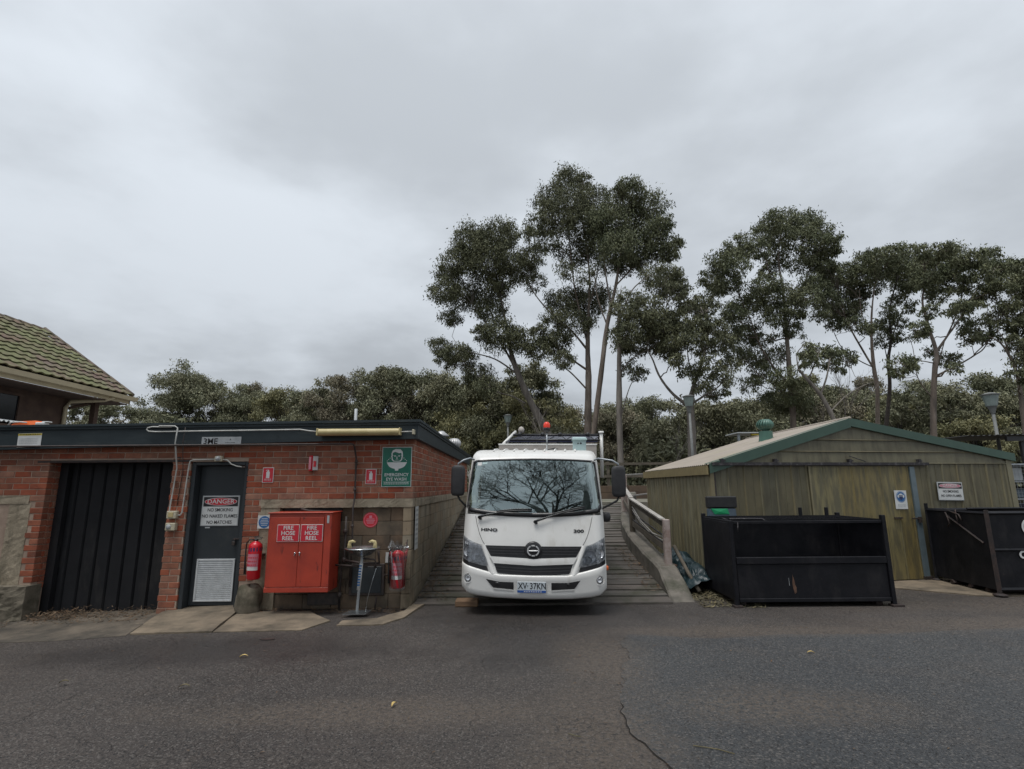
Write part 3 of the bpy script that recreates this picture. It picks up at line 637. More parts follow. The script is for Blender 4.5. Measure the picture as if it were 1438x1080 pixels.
# ================================================================== PIPES AND CONDUITS
def pipe(name, label, cat, segs, r, mat, clips=(), n=8):
    t = thing(name, label, cat, (0, 0, 0))
    for s in segs: mm = MB(); mm.tube(s, r, n); mm.obj('pipe', mat, t)
    for c in clips: mm = MB(); mm.box(c[0] - .018, c[1] - .012, c[2] - .006, c[0] + .018, c[1] + .02, c[2] + .006, b=.002); mm.obj('clip', 'pipe_dark', t)
    return t
fy = 7.545
t = pipe('conduit', 'long white conduit looping along the fascia to the tube light', 'conduit',
     [[(-4.90, fy - .02, 2.525), (-5.18, fy - .02, 2.53), (-5.24, fy - .02, 2.515), (-5.25, fy - .02, 2.49), (-5.22, fy - .02, 2.465), (-5.12, fy - .02, 2.458), (-4.2, fy - .02, 2.465), (-3.3, fy - .02, 2.472), (-3.05, fy - .02, 2.475), (-2.93, fy - .02, 2.455), (-2.79, fy - .03, 2.44)]], .010, 'pipe_white', [(-4.6, fy - .01, 2.461), (-4.0, fy - .01, 2.466), (-3.4, fy - .01, 2.471)])
t = pipe('conduit', 'white conduit dropping down the brick pier from the fascia to the switch boxes', 'conduit',
     [[(-5.07, fy - .035, 2.54), (-4.84, fy - .035, 2.535), (-4.80, fy - .035, 2.51), (-4.81, fy - .035, 2.3), (-4.84, 7.66, 1.95), (-4.885, 7.665, 1.33), (-4.87, 7.665, 1.30)]], .010, 'pipe_white', [(-4.835, 7.67, 2.1), (-4.855, 7.672, 1.75), (-4.87, 7.674, 1.5)])
t = pipe('conduit', 'white conduit bent round the steel door head from the switch box', 'conduit',
     [[(-4.78, 7.665, 1.285), (-4.72, 7.665, 1.285), (-4.70, 7.665, 1.32), (-4.672, 7.665, 1.99), (-4.66, 7.665, 2.045), (-4.62, 7.665, 2.06), (-4.29, 7.665, 2.068)]], .010, 'pipe_white', [(-4.69, 7.67, 1.55), (-4.68, 7.67, 1.8), (-4.45, 7.672, 2.064)])
t = pipe('conduit', 'short white flexible conduit from round lamp base to door corner', 'conduit',
     [[(-4.19, 7.66, 2.062), (-4.12, 7.66, 2.055), (-4.06, 7.66, 1.995), (-3.98, 7.67, 1.965), (-3.90, 7.68, 1.955)]], .009, 'pipe_white')
m = MB(); m.box(-3.91, 7.665, 1.94, -3.86, 7.69, 1.97, b=.004); m.obj('door_sensor', 'pipe_dark', t)
t = pipe('pipe', 'thin dark steel pipe running along the lower fascia and down to the basin', 'pipe',
     [[(-14, 7.50, 2.23), (-8, 7.50, 2.262), (-2.30, 7.50, 2.262), (-2.27, 7.52, 2.255), (-2.262, 7.56, 2.22), (-2.258, 7.655, 2.05), (-2.255, 7.66, 1.5), (-2.255, 7.60, 1.38), (-2.25, 7.62, .9), (-2.27, 7.66, .3)]], .0125, 'pipe_dark', [(-6.6, 7.53, 2.265), (-5.2, 7.53, 2.265), (-3.6, 7.53, 2.265), (-2.257, 7.68, 1.98), (-2.256, 7.68, 1.58)])
for z in (2.02, 1.62, 1.12): m = MB(); m.lathe([(.0, -.02), (.021, -.02), (.021, .02), (0, .02)], (-2.255, 7.655 if z > 1.4 else 7.61, z), 10); m.obj('coupling', 'pipe_dark', t)
t = pipe('pipe', 'black downpipe and valves between hose cabinet and basin', 'pipe', [[(-2.36, 7.66, 1.25), (-2.36, 7.66, .65), (-2.40, 7.66, .58), (-2.40, 7.66, -.02)], [(-2.52, 7.66, 1.31), (-2.9, 7.66, 1.33), (-3.0, 7.63, 1.36)], [(-2.36, 7.64, .66), (-2.1, 7.62, .62), (-1.86, 7.62, .62), (-1.86, 7.55, .78)]], .017, 'pipe_dark')
for p in ((-2.36, 7.65, .66), (-2.40, 7.65, .2), (-2.36, 7.65, 1.05)): m = MB(); m.lathe([(0, -.035), (.032, -.03), (.032, .03), (0, .035)], p, 10); m.obj('valve', 'pipe_dark', t)
t = pipe('pipe', 'rusty pipe stub with chain below the dark access panel', 'pipe', [[(-1.90, 7.70, .17), (-1.90, 7.68, .10), (-1.92, 7.68, -.02)], [(-1.80, 7.70, .45), (-1.70, 7.70, .46)]], .012, 'pipe_dark')
t = thing('conduit', 'slim dark cable run beside the white conduit on the pier', 'cable'); m = MB(); m.tube([(-4.70, 7.53, 2.52), (-4.72, 7.54, 2.3), (-4.76, 7.68, 1.9), (-4.80, 7.69, 1.42)], .006, 6); m.obj('cable', 'pipe_dark', t)
for (z0, lab, rnd) in ((1.24, 'square beige junction box joining two conduits on the pier', 0), (1.075, 'beige socket box with round switch below the junction box', 1)):
    t = thing('switch_box', lab, 'switch'); m = MB(); m.box(-4.90, 7.63, z0, -4.76, 7.70, z0 + .105, b=.008); m.obj('box', 'beige_plastic', t)
    m = MB()
    if rnd: m.lathe([(0, -.012), (.03, -.012), (.036, 0)], (-4.85, 7.628, z0 + .052), 14, axis='Y'); m.obj('switch', 'sign_grey', t)
    else: m.box(-4.87, 7.622, z0 + .02, -4.80, 7.63, z0 + .085, b=.003); m.obj('cover', 'cream', t)
t = thing('door_light', 'small round beige bulkhead fitting above the steel door', 'light fitting'); m = MB(); m.box(-4.30, 7.63, 2.035, -4.19, 7.70, 2.115, b=.01); m.obj('box', 'beige_plastic', t)
m = MB(); m.lathe([(0, -.03), (.028, -.026), (.038, 0)], (-4.245, 7.63, 2.075), 16, axis='Y'); m.obj('cover', 'sign_grey', t)
# tube light batten
t = thing('tube_light', 'long yellowed fluorescent batten under the fascia edge', 'light'); m = MB()
def tp(u, v):
    a = lerp(-.15 * math.pi, 1.15 * math.pi, v); return (lerp(-2.755, -1.61, u), 7.47 - .055 * math.sin(a), 2.425 - .05 * math.cos(a))
m.grid(tp, 1, 12); m.obj('diffuser', 'cream', t)
for x in (-2.775, -1.608): m = MB(); m.box(x, 7.41, 2.375, x + .022, 7.53, 2.478, b=.006); m.obj('end_cap', 'cream', t)
m = MB(); m.box(-2.76, 7.52, 2.385, -1.60, 7.58, 2.465); m.obj('housing', 'cream', t)
t = thing('bracket', 'short white pipe and bracket at the fascia corner', 'bracket'); m = MB(); m.tube([(-1.585, 7.48, 2.425), (-1.42, 7.49, 2.430)], .009, 8); m.obj('pipe', 'pipe_white', t)
m = MB(); m.box(-1.43, 7.48, 2.39, -1.40, 7.58, 2.46, b=.004); m.obj('bracket_plate', 'beige_plastic', t)

# ================================================================== SIGNS
def sign(name, label, x0, x1, z0, z1, y, panel='sign_white', border=None, bw=.012, cat='sign', tilt=0):
    t = thing(name, label, cat, ((x0 + x1) / 2, y, (z0 + z1) / 2), (0, tilt, 0)); w_, h_ = (x1 - x0) / 2, (z1 - z0) / 2
    m = MB(); m.box(-w_, -.0, -h_, w_, .006, h_, mi=0, b=.0015); m.obj('panel', border or panel, t)
    if border: m = MB(); m.box(-w_ + bw, -.0012, -h_ + bw, w_ - bw, -.0002, h_ - bw); m.obj('face', panel, t)
    return t, w_, h_
def flat(name, poly, t, mat, y=-.0016): m = MB(); m.prism(poly, y, y + .0006); return m.obj(name, mat, t)
def textlines(t, x0, x1, z, h, mat, y=-.0022, n=1, gap=.012, name='small_print'):
    m = MB()
    for i in range(n):
        x = x0
        while x < x1:
            w_ = random.uniform(.012, .03); m.box(x, y, z - i * gap, min(x + w_, x1), y + .0005, z - i * gap + h); x += w_ + .006
    return m.obj(name, mat, t)
def danger(t, w_, h_, lines, size, dsz, top=.46, oval='sign_red', dm='sign_white', lsx=.93):
    zt_ = h_ - .018; zb = h_ - 2 * h_ * top * .9
    flat('black_band', [(-w_ + .02, zb), (w_ - .02, zb), (w_ - .02, zt_), (-w_ + .02, zt_)], t, 'sign_black', -.002)
    zc = (zt_ + zb) / 2; rz = (zt_ - zb) / 2 * .82
    flat('oval', ellipse(0, zc, w_ - .035, rz), t, 'sign_white', -.0028); flat('oval', ellipse(0, zc, w_ - .042, rz - .006), t, oval, -.0034)
    text('lettering', 'DANGER', dsz, (0, -.0042, zc), dm, t, bold=.0008, sx=1.12)
    for i, ln in enumerate(lines): text('lettering', ln, size, (0, -.0028, zb - .05 - i * size * 1.32), 'sign_black', t, bold=.0006, sx=lsx)
t, a, b = sign('danger_sign', 'danger sign forbidding smoking naked flames and matches on the grey steel door', -4.53, -3.985, 1.12, 1.55, 7.845, border='sign_grey', bw=.012)
danger(t, a, b, ['NO SMOKING', 'NO NAKED FLAMES', 'NO MATCHES'], .066, .088, .40, lsx=.88)
flat('sticker', [(-.2, -.245), (-.13, -.245), (-.13, -.228), (-.2, -.228)], t, 'sign_grey', .004)
t, a, b = sign('name_sign', 'grey plate lettered 3ME on the fascia above the steel door', -4.475, -3.905, 2.262, 2.382, 7.575, panel='sign_grey')
text('lettering', '3ME', .115, (-.155, -.0015, -.005), 'sign_black', t, bold=.0015, sx=1.02); text('lettering', 'A', .03, (.13, -.0015, .022), 'sign_black', t, bold=.001)
textlines(t, .06, .2, -.025, .006, 'sign_black', n=1); flat('divider', [(0, -.05), (.003, -.05), (.003, .05), (0, .05)], t, 'sign_grey')
t, a, b = sign('notice', 'faded white notice with yellow head on the fascia above the garage door', -7.13, -6.79, 2.255, 2.455, 7.575, panel='sign_white', tilt=-.02)
flat('yellow_band', [(-a, b - .03), (a, b - .03), (a, b - .004), (-a, b - .004)], t, 'sign_yellow'); textlines(t, -a + .02, a - .02, b - .022, .012, 'sign_black', y=-.0025); textlines(t, -a + .03, a - .05, .02, .006, 'sign_grey', n=4, gap=.022)
def exting_sign(label, x0, x1, z0, z1):
    t, a, b = sign('extinguisher_sign', label, x0, x1, z0, z1, 7.69, panel='sign_red', border='sign_white', bw=.008)
    flat('pictogram', [(-.025, -.045), (.022, -.045), (.024, .04), (.012, .055), (.012, .075), (-.008, .075), (-.012, .055), (-.026, .04)], t, 'sign_white')
    flat('pictogram', [(-.03, .06), (-.012, .076), (-.012, .08), (-.036, .066)], t, 'sign_white'); textlines(t, -.05, .05, -.062, .007, 'sign_white'); textlines(t, -.05, .05, -.078, .005, 'sign_white')
exting_sign('red fire extinguisher sign just beside the steel door', -3.612, -3.452, 1.73, 1.945)
exting_sign('red fire extinguisher sign next to the green eye wash sign', -2.122, -1.968, 1.697, 1.912)
t = thing('location_sign', 'narrow wedge sign in red and white sticking out from the upper brick', 'sign', (-2.885, 7.69, 2.0))
m = MB(); m.add([(-.065, 0, -.11), (.005, -.06, -.11), (.005, -.06, .11), (-.065, 0, .11), (-.06, 0, -.11), (.01, -.055, -.11), (.01, -.055, .11), (-.06, 0, .11)], [(0, 1, 2, 3), (4, 7, 6, 5), (0, 4, 5, 1), (3, 2, 6, 7)]); m.obj('panel', 'sign_red', t)
m = MB(); m.add([(.065, 0, -.10), (.012, -.06, -.10), (.012, -.06, .10), (.065, 0, .10), (.06, 0, -.1), (.01, -.055, -.1), (.01, -.055, .1), (.06, 0, .1)], [(0, 1, 2, 3), (4, 7, 6, 5), (0, 4, 5, 1), (3, 2, 6, 7)]); m.obj('panel', 'sign_white', t)
m = MB(); m.box(.02, -.058, -.05, .05, -.03, .03); m.obj('print', 'sign_red', t); m = MB(); m.box(-.045, -.062, -.09, -.015, -.04, .09); m.obj('print', 'pink', t)
t, a, b = sign('eye_wash_sign', 'large green emergency eye wash sign at the brick corner', -1.892, -1.462, 1.655, 2.226, 7.688, panel='sign_green', border='sign_white', bw=.008)
def arc(cx, cz, rx, rz, a0, a1, n=14): return [(cx + rx * math.cos(R_(lerp(a0, a1, i / n))), cz + rz * math.sin(R_(lerp(a0, a1, i / n)))) for i in range(n + 1)]
flat('bowl', [(-.145, .065), (.145, .065), (.135, .04)] + arc(0, .045, .13, .075, -10, -170) + [(-.135, .04)], t, 'sign_white')
flat('bowl_stem', [(-.03, -.02), (.03, -.02), (.022, -.055), (-.022, -.055)], t, 'sign_white', -.0014)
flat('head', [(-.075, .10), (-.05, .075), (.05, .075), (.075, .10), (.085, .16), (.08, .215), (.05, .25), (-.02, .255), (-.065, .235), (-.082, .19)], t, 'sign_white')
flat('head_inner', [(-.06, .105), (-.035, .085), (.035, .085), (.06, .105), (.068, .16), (.062, .20), (.03, .195), (-.03, .215), (-.062, .20), (-.068, .16)], t, 'sign_green', -.0022)
m = MB(); m.prism(ellipse(-.03, .155, .014, .008, 10), -.0028, -.0022); m.prism(ellipse(.03, .155, .014, .008, 10), -.0028, -.0022); m.prism([(-.008, .115), (.008, .115), (.002, .15), (-.004, .15)], -.0028, -.0022); m.box(-.02, -.0028, .10, .02, -.0022, .104)
for s in (-1, 1):
    for i in range(5): m.prism(ellipse(s * (.14 - i * .02), .085 + i * .02, .006, .006, 8), -.0024, -.0016)
m.obj('face', 'sign_white', t)
text('lettering', 'EMERGENCY', .062, (0, -.0022, -.115), 'sign_white', t, bold=.0009, sx=.98); text('lettering', 'EYE WASH', .062, (0, -.0022, -.178), 'sign_white', t, bold=.0009, sx=1.0)
flat('rule', [(-.19, -.213), (.19, -.213), (.19, -.210), (-.19, -.210)], t, 'sign_white'); textlines(t, -.18, .18, -.230, .008, 'sign_white', n=2, gap=.018)
t, a, b = sign('mandatory_sign', 'square white sign with blue disc behind the first extinguisher', -3.625, -3.43, 1.09, 1.27, 7.685, panel='sign_white')
flat('disc', ellipse(0, 0, .082, .082), t, 'sign_blue'); m = MB()
for i, z in enumerate((.045, .022, -.002, -.026, -.048)): ww = .062 - abs(i - 2) * .01; m.box(-ww, -.0024, z, ww, -.0017, z + .007)
m.obj('print', 'sign_white', t)
t = thing('round_sign', 'round red safety sign on the block wall above the basin', 'sign', (-2.035, 7.73, 1.195))
m = MB(); m.lathe([(0, 0), (.105, 0), (.105, .005), (0, .005)], (0, 0, 0), 32, axis='Y', sm=False); m.obj('panel', 'sign_red', t)
m = MB(); m.lathe([(.088, -.001), (.094, -.001)], (0, 0, 0), 32, axis='Y', sm=False); m.box(-.02, -.0015, .025, .02, -.0008, .06)
for z in (.008, -.012, -.032, -.05): ww = .066 - abs(z + .01) * .5; m.box(-ww, -.0015, z, ww, -.0008, z + .010)
m.obj('print', 'pink', t)
t = thing('notice', 'tall white notice with faded lettering on the side wall corner', 'notice', (BX + .016, 7.99, 1.065), (0, 0, math.pi / 2))
m = MB(); m.box(-.12, 0, -.305, .12, .004, .305, b=.001); m.obj('panel', 'sign_white', t)
m = MB()
for i in range(8):
    z = .25 - i * .068; x = -.09
    while x < .085: w_ = random.uniform(.022, .05); m.box(x, -.002, z - .016, min(x + w_, .095), -.0012, z + .016); x += w_ + .012
m.obj('faded_print', 'sign_grey', t)
t = thing('card', 'small white card on the wall beside the basin', 'card', (-1.745, 7.725, .68), (0, .03, 0)); m = MB(); m.box(-.055, 0, -.07, .055, .004, .07); m.obj('panel', 'sign_white', t); m = MB(); m.box(-.012, -.002, -.04, .015, -.001, .0); m.obj('print', 'sign_black', t)

# ================================================================== FIRE EXTINGUISHERS
def extinguisher(label, x, y, z, h, bag=False):
    t = thing('fire_extinguisher', label, 'extinguisher', (x, y, z)); r = .088
    m = MB(); m.lathe([(0, 0), (r * .85, 0), (r, .02), (r, h * .76), (r * .93, h * .81), (r * .6, h * .865), (r * .3, h * .885), (r * .3, h * .9)], n=24); m.obj('cylinder', 'red', t)
    for (z0, z1, mt, ov) in ((h * .66, h * .745, 'navy', .0012), (h * .22, h * .30, 'sign_white', .0012), (h * .30, h * .60, 'pink', .0008)):
        m = MB(); m.lathe([(r + ov, z0), (r + ov, z1)], n=14, a0=R_(215 if mt != 'navy' else 0), a1=R_(325 if mt != 'navy' else 360)); m.obj('band' if mt == 'navy' else 'label_patch', mt, t)
    m = MB()
    for i in range(6):
        for k in range(3):
            a = R_(232 + i * 14 + (k * 5)); zz_ = h * (.33 + k * .085); m.box((r + .003) * math.cos(a) - .006, (r + .003) * math.sin(a) - .001, zz_, (r + .003) * math.cos(a) + .005, (r + .003) * math.sin(a) + .001, zz_ + .018)
    m.obj('print', 'red', t)
    m = MB(); m.lathe([(.02, h * .89), (.028, h * .9), (.028, h * .935), (.015, h * .95)], n=12); m.box(-.02, -.02, h * .93, .075, .02, h * .95, b=.004); m.box(-.03, -.015, h * .97, .085, .015, h * .985, b=.003); m.tube([(0, 0, h * .94), (-.02, 0, h * 1.0), (.04, 0, h * 1.01)], .006, 6); m.obj('valve_handle', 'truck_mat', t)
    m = MB(); m.tube([(-.02, -.02, h * .92), (-.07, -.03, h * .935), (-.115, -.02, h * .86), (-.122, -.02, h * .7), (-.118, -.02, h * .4), (-.11, -.02, h * .12)], [.009] * 4 + [.012, .017], 8); m.obj('hose', 'black', t)
    m = MB(); m.box(-.05, r - .01, h * .5, .05, y and (7.72 - y), h * .56); m.obj('bracket', 'pipe_dark', t)
    return t
extinguisher('red fire extinguisher hanging between steel door and hose cabinet', -3.535, 7.50, .44, .56)
e2 = extinguisher('red fire extinguisher wrapped in a clear plastic bag by the corner', -1.590, 7.56, .30, .56)
t = thing('plastic_bag', 'clear crinkled plastic bag pulled over the second extinguisher', 'bag', (-1.590, 7.56, .27)); m = MB()
def bag(u, v):
    a = 2 * math.pi * u; rr = interp([(0, .10), (.1, .104), (.6, .108), (.8, .112), (.9, .118), (1, .13)], v) + .012 * math.sin(a * 7 + v * 9) * (.3 + v) + .006 * math.sin(a * 17 + v * 23) * v
    return (rr * math.cos(a), rr * math.sin(a) * .85, .60 * v + (.05 * math.sin(a * 3) + .02 * math.sin(a * 11) if v > .99 else 0))
m.grid(bag, 64, 26); m.obj('film', 'clear_plastic', t)

# ================================================================== HOSE REEL CABINET
hx0, hx1, hy0, hy1, hz0, hz1 = -3.295, -2.447, 7.30, 7.695, .300, 1.312
t = thing('hose_reel_cabinet', 'red steel fire hose reel cabinet bolted to the wall', 'cabinet')
m = MB(); m.box(hx0, hy0 + .014, hz0, hx1, hy1, hz1, b=.006); m.obj('body', 'red_cab', t)
m = MB(); m.box(hx0 - .012, hy0 - .012, hz1 + .001, hx1 + .02, hy1, hz1 + .014, b=.004); m.obj('top', 'red_cab', t)
xm = -2.872
for (a, b_) in ((hx0 + .02, xm - .002), (xm + .002, hx1 - .10)):
    m = MB(); m.box(a, hy0, hz0 + .07, b_, hy0 + .012, hz1 - .05, b=.003); d_ = m.obj('door', 'red_cab', t)
m = MB(); m.box(hx0 + .0, hy0 + .002, hz0, hx1, hy0 + .013, hz0 + .062, b=.003); m.box(hx1 - .092, hy0 + .002, hz0 + .066, hx1, hy0 + .013, hz1, b=.003); m.obj('front_frame', 'red_cab', t)
for x in (xm - .04, xm + .025):
    m = MB(); m.lathe([(0, -.014), (.010, -.012), (.012, 0)], (x, hy0, .80), 10, axis='Y'); m.box(x - .004, hy0 - .016, .765, x + .004, hy0 - .006, .80); m.obj('knob', 'steel', t)
m = MB(); m.box(hx1 - .06, hy0 - .002, hz1 - .13, hx1 - .03, hy0 + .0015, hz1 - .03, b=.001); m.obj('tag', 'sign_grey', t)
for (a, b_, lb) in ((-3.165, -2.868, 'first of two red FIRE HOSE REEL signs on the cabinet doors'), (-2.850, -2.553, 'second red FIRE HOSE REEL sign, nearer the basin')):
    s_, w_, h_ = sign('hose_reel_sign', lb, a, b_, .945, 1.168, 7.292, panel='sign_red', border='sign_white', bw=.006)
    for i, tx in enumerate(('FIRE', 'HOSE', 'REEL')): text('lettering', tx, .074, (0, -.0022, .066 - i * .067), 'sign_white', s_, bold=.0009, sx=1.02)

# ================================================================== EYE WASH BASIN
t = thing('eye_wash_basin', 'stainless eye wash basin on a pole with foot pedal', 'basin', (-2.02, 7.33, 0))
m = MB(); m.lathe([(.0, .755), (.03, .757), (.12, .79), (.18, .835), (.215, .862), (.228, .862), (.232, .85), (.222, .846), (.19, .825), (.13, .775), (.03, .74), (0, .74)], n=32); m.obj('bowl', 'steel', t)
m = MB(); m.tube([(0, 0, .75), (-.01, 0, .6), (-.05, .04, .02)], .019, 10); m.obj('pole', 'sign_grey', t)
m = MB(); m.tube([(-.006, -.004, .655), (-.033, .016, .32)], .024, 10); m.obj('pole_sleeve', 'sign_white', t)
m = MB()
for i in range(8): z = .62 - i * .035; m.box(-.028 - (.62 - z) * .08, -.030 + (.62 - z) * .06, z, -.012 - (.62 - z) * .08 + .018, -.022 + (.62 - z) * .06, z + .018)
m.obj('print', 'sign_blue', t)
m = MB(); m.tube([(.05, .1, .60), (-.4, .15, .62)], .012, 8); m.tube([(0, 0, .72), (.17, .02, .70), (.175, .05, .60), (.12, .2, .58)], .012, 8); m.obj('pipework', 'pipe_dark', t)
for s in (-1, 1):
    m = MB(); m.tube([(s * .17, -.02, .86), (s * .172, -.02, .90), (s * .165, -.02, .935), (s * .13, -.03, .945), (s * .09, -.03, .935)], [.03, .025, .024, .02, .010], 10); m.obj('spray_head', 'cream', t)
m = MB(); m.add([(-.20, -.10, .035), (.10, -.10, .035), (.14, .05, .05), (-.14, .05, .05), (-.20, -.10, .045), (.10, -.10, .045), (.14, .05, .06), (-.14, .05, .06)], [(0, 3, 2, 1), (4, 5, 6, 7), (0, 1, 5, 4), (1, 2, 6, 5), (2, 3, 7, 6), (3, 0, 4, 7)]); m.obj('pedal', 'steel', t)
m = MB(); m.lathe([(0, 0), (.05, 0), (.05, .012), (.02, .02), (.02, .05)], (-.05, .04, -.01), 14); m.obj('foot', 'pipe_dark', t)
m = MB(); m.tube([(.2, -.02, .60), (.15, -.03, .42), (.10, -.04, .2), (.09, -.05, .06)], .003, 5); m.obj('pull_wire', 'steel', t)

# ================================================================== ROUND STONE BY THE DOOR
t = MB()
def stone(u, v):
    a = 2 * math.pi * u; ph = math.pi * (v - .5); h = max(math.cos(ph), 0) ** .45
    n_ = 1 + .06 * math.sin(3 * a + 2 * v * 5) + .05 * math.sin(7 * a + 9 * v)
    return (-3.585 + .165 * h * n_ * math.cos(a), 7.53 + .15 * h * n_ * math.sin(a), .155 + .205 * (1 if v > .5 else -1) * abs(math.sin(ph)) ** .8 + .02 * math.sin(a * 2))
t.grid(stone, 26, 20); o = t.obj('guard_stone', 'mossy_concrete', label='rounded mossy concrete guard stone at the foot of the steel door', category='stone')

# ================================================================== THINGS ON THE BRICK BUILDING ROOF
t = thing('roof_vent', 'small grey capped vent on the flat roof', 'vent', (-1.62, 12.0, 2.50)); m = MB(); m.lathe([(.10, 0), (.10, .30)], n=16); m.obj('pipe', 'sign_grey', t)
m = MB(); m.lathe([(.17, .28), (.18, .30), (.05, .40), (0, .41)], n=20); m.obj('cap', 'roof_vent', t)
def turbine(label, loc, r, mat, base_h, nf=18, hh=1.0):
    t = thing('turbine_vent', label, 'vent', loc); m = MB(); m.lathe([(r * .95, -.1), (r * .78, base_h * .4), (r * .78, base_h)], n=20); m.obj('base', mat, t)
    m = MB()
    for i in range(nf):
        a0 = 2 * math.pi * i / nf; a1 = a0 + 2 * math.pi / nf * .82
        V = []; F = []
        for j in range(9):
            v = j / 8; ph = math.pi * (v * .86 + .02); rr = r * (math.sin(ph) ** .6); z = base_h + r * hh * 1.5 * v; tw = v * .25
            V += [(rr * .90 * math.cos(a0 + tw), rr * .90 * math.sin(a0 + tw), z), (rr * math.cos((a0 + a1) / 2 + tw), rr * math.sin((a0 + a1) / 2 + tw), z), (rr * .96 * math.cos(a1 + tw), rr * .96 * math.sin(a1 + tw), z)]
        for j in range(8):
            for k in (0, 1): F.append((3 * j + k, 3 * j + k + 1, 3 * j + k + 4, 3 * j + k + 3))
        m.add(V, F, sm=True)
    m.obj('fins', mat, t); m = MB(); m.lathe([(r * .5, base_h + r * hh * 1.42), (r * .3, base_h + r * hh * 1.52), (0, base_h + r * hh * 1.56)], n=18); m.obj('crown_cap', mat, t)
    return t
turbine('white spinning turbine vent on the flat brick building roof', (-1.55, 14.0, 2.50), .19, 'roof_vent', .12)
t = thing('vent_pipe', 'thin upright grey pipe behind the roof edge', 'pipe', (-3.6, 12, 2.5)); m = MB(); m.tube([(0, 0, 0), (0, 0, .93)], .035, 10); m.obj('pipe', 'sign_grey', t)
t = thing('edge_trimmer', 'orange and white tool left lying on the roof edge', 'tool', (-7.25, 7.9, 2.60))
m = MB(); m.add([(-.24, -.1, 0), (.14, -.08, .0), (.16, .08, .0), (-.2, .1, .0), (-.18, -.08, .06), (.08, -.06, .075), (.10, .06, .075), (-.15, .08, .06)], [(0, 3, 2, 1), (4, 5, 6, 7), (0, 1, 5, 4), (1, 2, 6, 5), (2, 3, 7, 6), (3, 0, 4, 7)]); m.obj('body', 'orange', t)
m = MB(); m.tube([(-.28, -.09, 0), (-.24, -.1, .045), (-.1, -.1, .05), (0, -.1, .04)], .011, 8); m.box(.12, -.1, .0, .26, .0, .045, b=.01); m.box(.2, -.08, .045, .30, 0, .06, b=.006); m.obj('guard', 'sign_white', t)

# ================================================================== TILED HOUSE
hs = thing('tiled_house', 'older house with mossy terracotta tiled roof above the brick store', 'house', (-12, 11, 0))
def hp(name, m, mats, **kw): return part(name, m, mats, hs, **kw)
def part(name, m, mats, parent=bld, **kw):
    o = m.obj(name, mats, None, **kw); o.parent = parent; o.matrix_parent_inverse = Matrix.Translation(parent.location).inverted(); return o
EX, EZ, EY1, EY0 = -9.86, 4.0, 13.36, 2.0; PT = R_(35); RW = 2.55
m = MB(); m.add([(EX + .0, EY0, EZ - .03), (EX, EY1, EZ - .03), (EX - RW, EY1, EZ + RW * math.tan(PT) - .03), (EX - RW, EY0, EZ + RW * math.tan(PT) - .03), (EX - 2 * RW, EY1, EZ - .03), (EX - 2 * RW, EY0, EZ - .03)], [(0, 1, 2, 3), (3, 2, 4, 5)]); hp('roof', m, 'house_wall')
SL = RW / math.cos(PT); rows = 12; g = SL / rows; tw = .262
tm = MB(); V = []; F = []; prof = [(0, .014), (.035, .026), (.075, .028), (.115, .014), (.135, .006), (.20, .003), (.245, .007), (.262, .013)]
for j, (l_, zz_) in enumerate(((0, .036), (g + .03, .0))):
    for (a, b) in prof: V.append((a, l_, b + zz_))
n_ = len(prof)
for k in range(n_ - 1): F.append((k, k + 1, n_ + k + 1, n_ + k))
V += [(a, .004, b + .008) for a, b in prof]
for k in range(n_ - 1): F.append((2 * n_ + k, 2 * n_ + k + 1, k + 1, k))
tm.add(V, F); tilem = tm.mesh('tile', 'tile'); cnt = 0; tr = MB()
for c in range(40):
    for r in range(rows):
        y_ = EY1 - .02 - c * tw; s_ = r * g
        # local axes: x -> -Y (towards camera), y -> up the slope
        O = Vector((EX + .05 - s_ * math.cos(PT), y_, EZ + s_ * math.sin(PT) + .012))
        jx = random.uniform(-.004, .004)
        M = Matrix(((0, -math.cos(PT), math.sin(PT), O.x + jx), (-1, 0, 0, O.y), (0, math.sin(PT), math.cos(PT), O.z + random.uniform(-.003, .005)), (0, 0, 0, 1)))
        if y_ < 4: continue
        if c < 17:
            o = link('tile', tilem, hs); o.matrix_local = Matrix.Translation(hs.location).inverted() @ M; cnt += 1
        else: tr.T = M; tr.add(V, F)
tr.T = Matrix.Identity(4); hp('tile_courses', tr, 'tile', kind='stuff')
for k in range(26):
    m = MB(); y_ = EY1 + .03 - k * .38
    if y_ < 4.2: break
    m.lathe([(.115, 0), (.12, .02), (.105, .37)], (EX - RW, y_ - .37, EZ + RW * math.tan(PT) - .03), 8, axis='Y', a0=0, a1=math.pi); hp('ridge_tile', m, 'ridge_tile')
for k in range(8):   # verge tiles down the gable
    a = k / 8; b = (k + 1.08) / 8; m = MB()
    m.tube([(EX + .05 - a * RW, EY1 + .02, EZ + .03 + a * RW * math.tan(PT)), (EX + .05 - b * RW, EY1 + .02, EZ + .05 + b * RW * math.tan(PT))], [.06, .05], 6); hp('verge_tile', m, 'ridge_tile')
m = MB(); m.box(EX - .01, EY0, EZ - .20, EX + .02, EY1 + .0, EZ - .0); hp('fascia_board', m, 'cream_paint')
m = MB()
gp = [(EX + .022, EZ - .035), (EX + .022, EZ - .12), (EX + .12, EZ - .12), (EX + .14, EZ - .02), (EX + .125, EZ - .02), (EX + .108, EZ - .105), (EX + .034, EZ - .105), (EX + .034, EZ - .035)]
m.prism([(a, b) for a, b in gp], EY0, EY1 + .12); hp('gutter', m, 'cream_paint')
m = MB(); m.prism([(EX + .02, EZ - .22), (EX + .02, EZ - .02), (EX - RW, EZ + RW * math.tan(PT) - .05), (EX - RW, EZ + RW * math.tan(PT) - .25)], EY1 - .03, EY1); hp('barge_board', m, 'cream_paint')
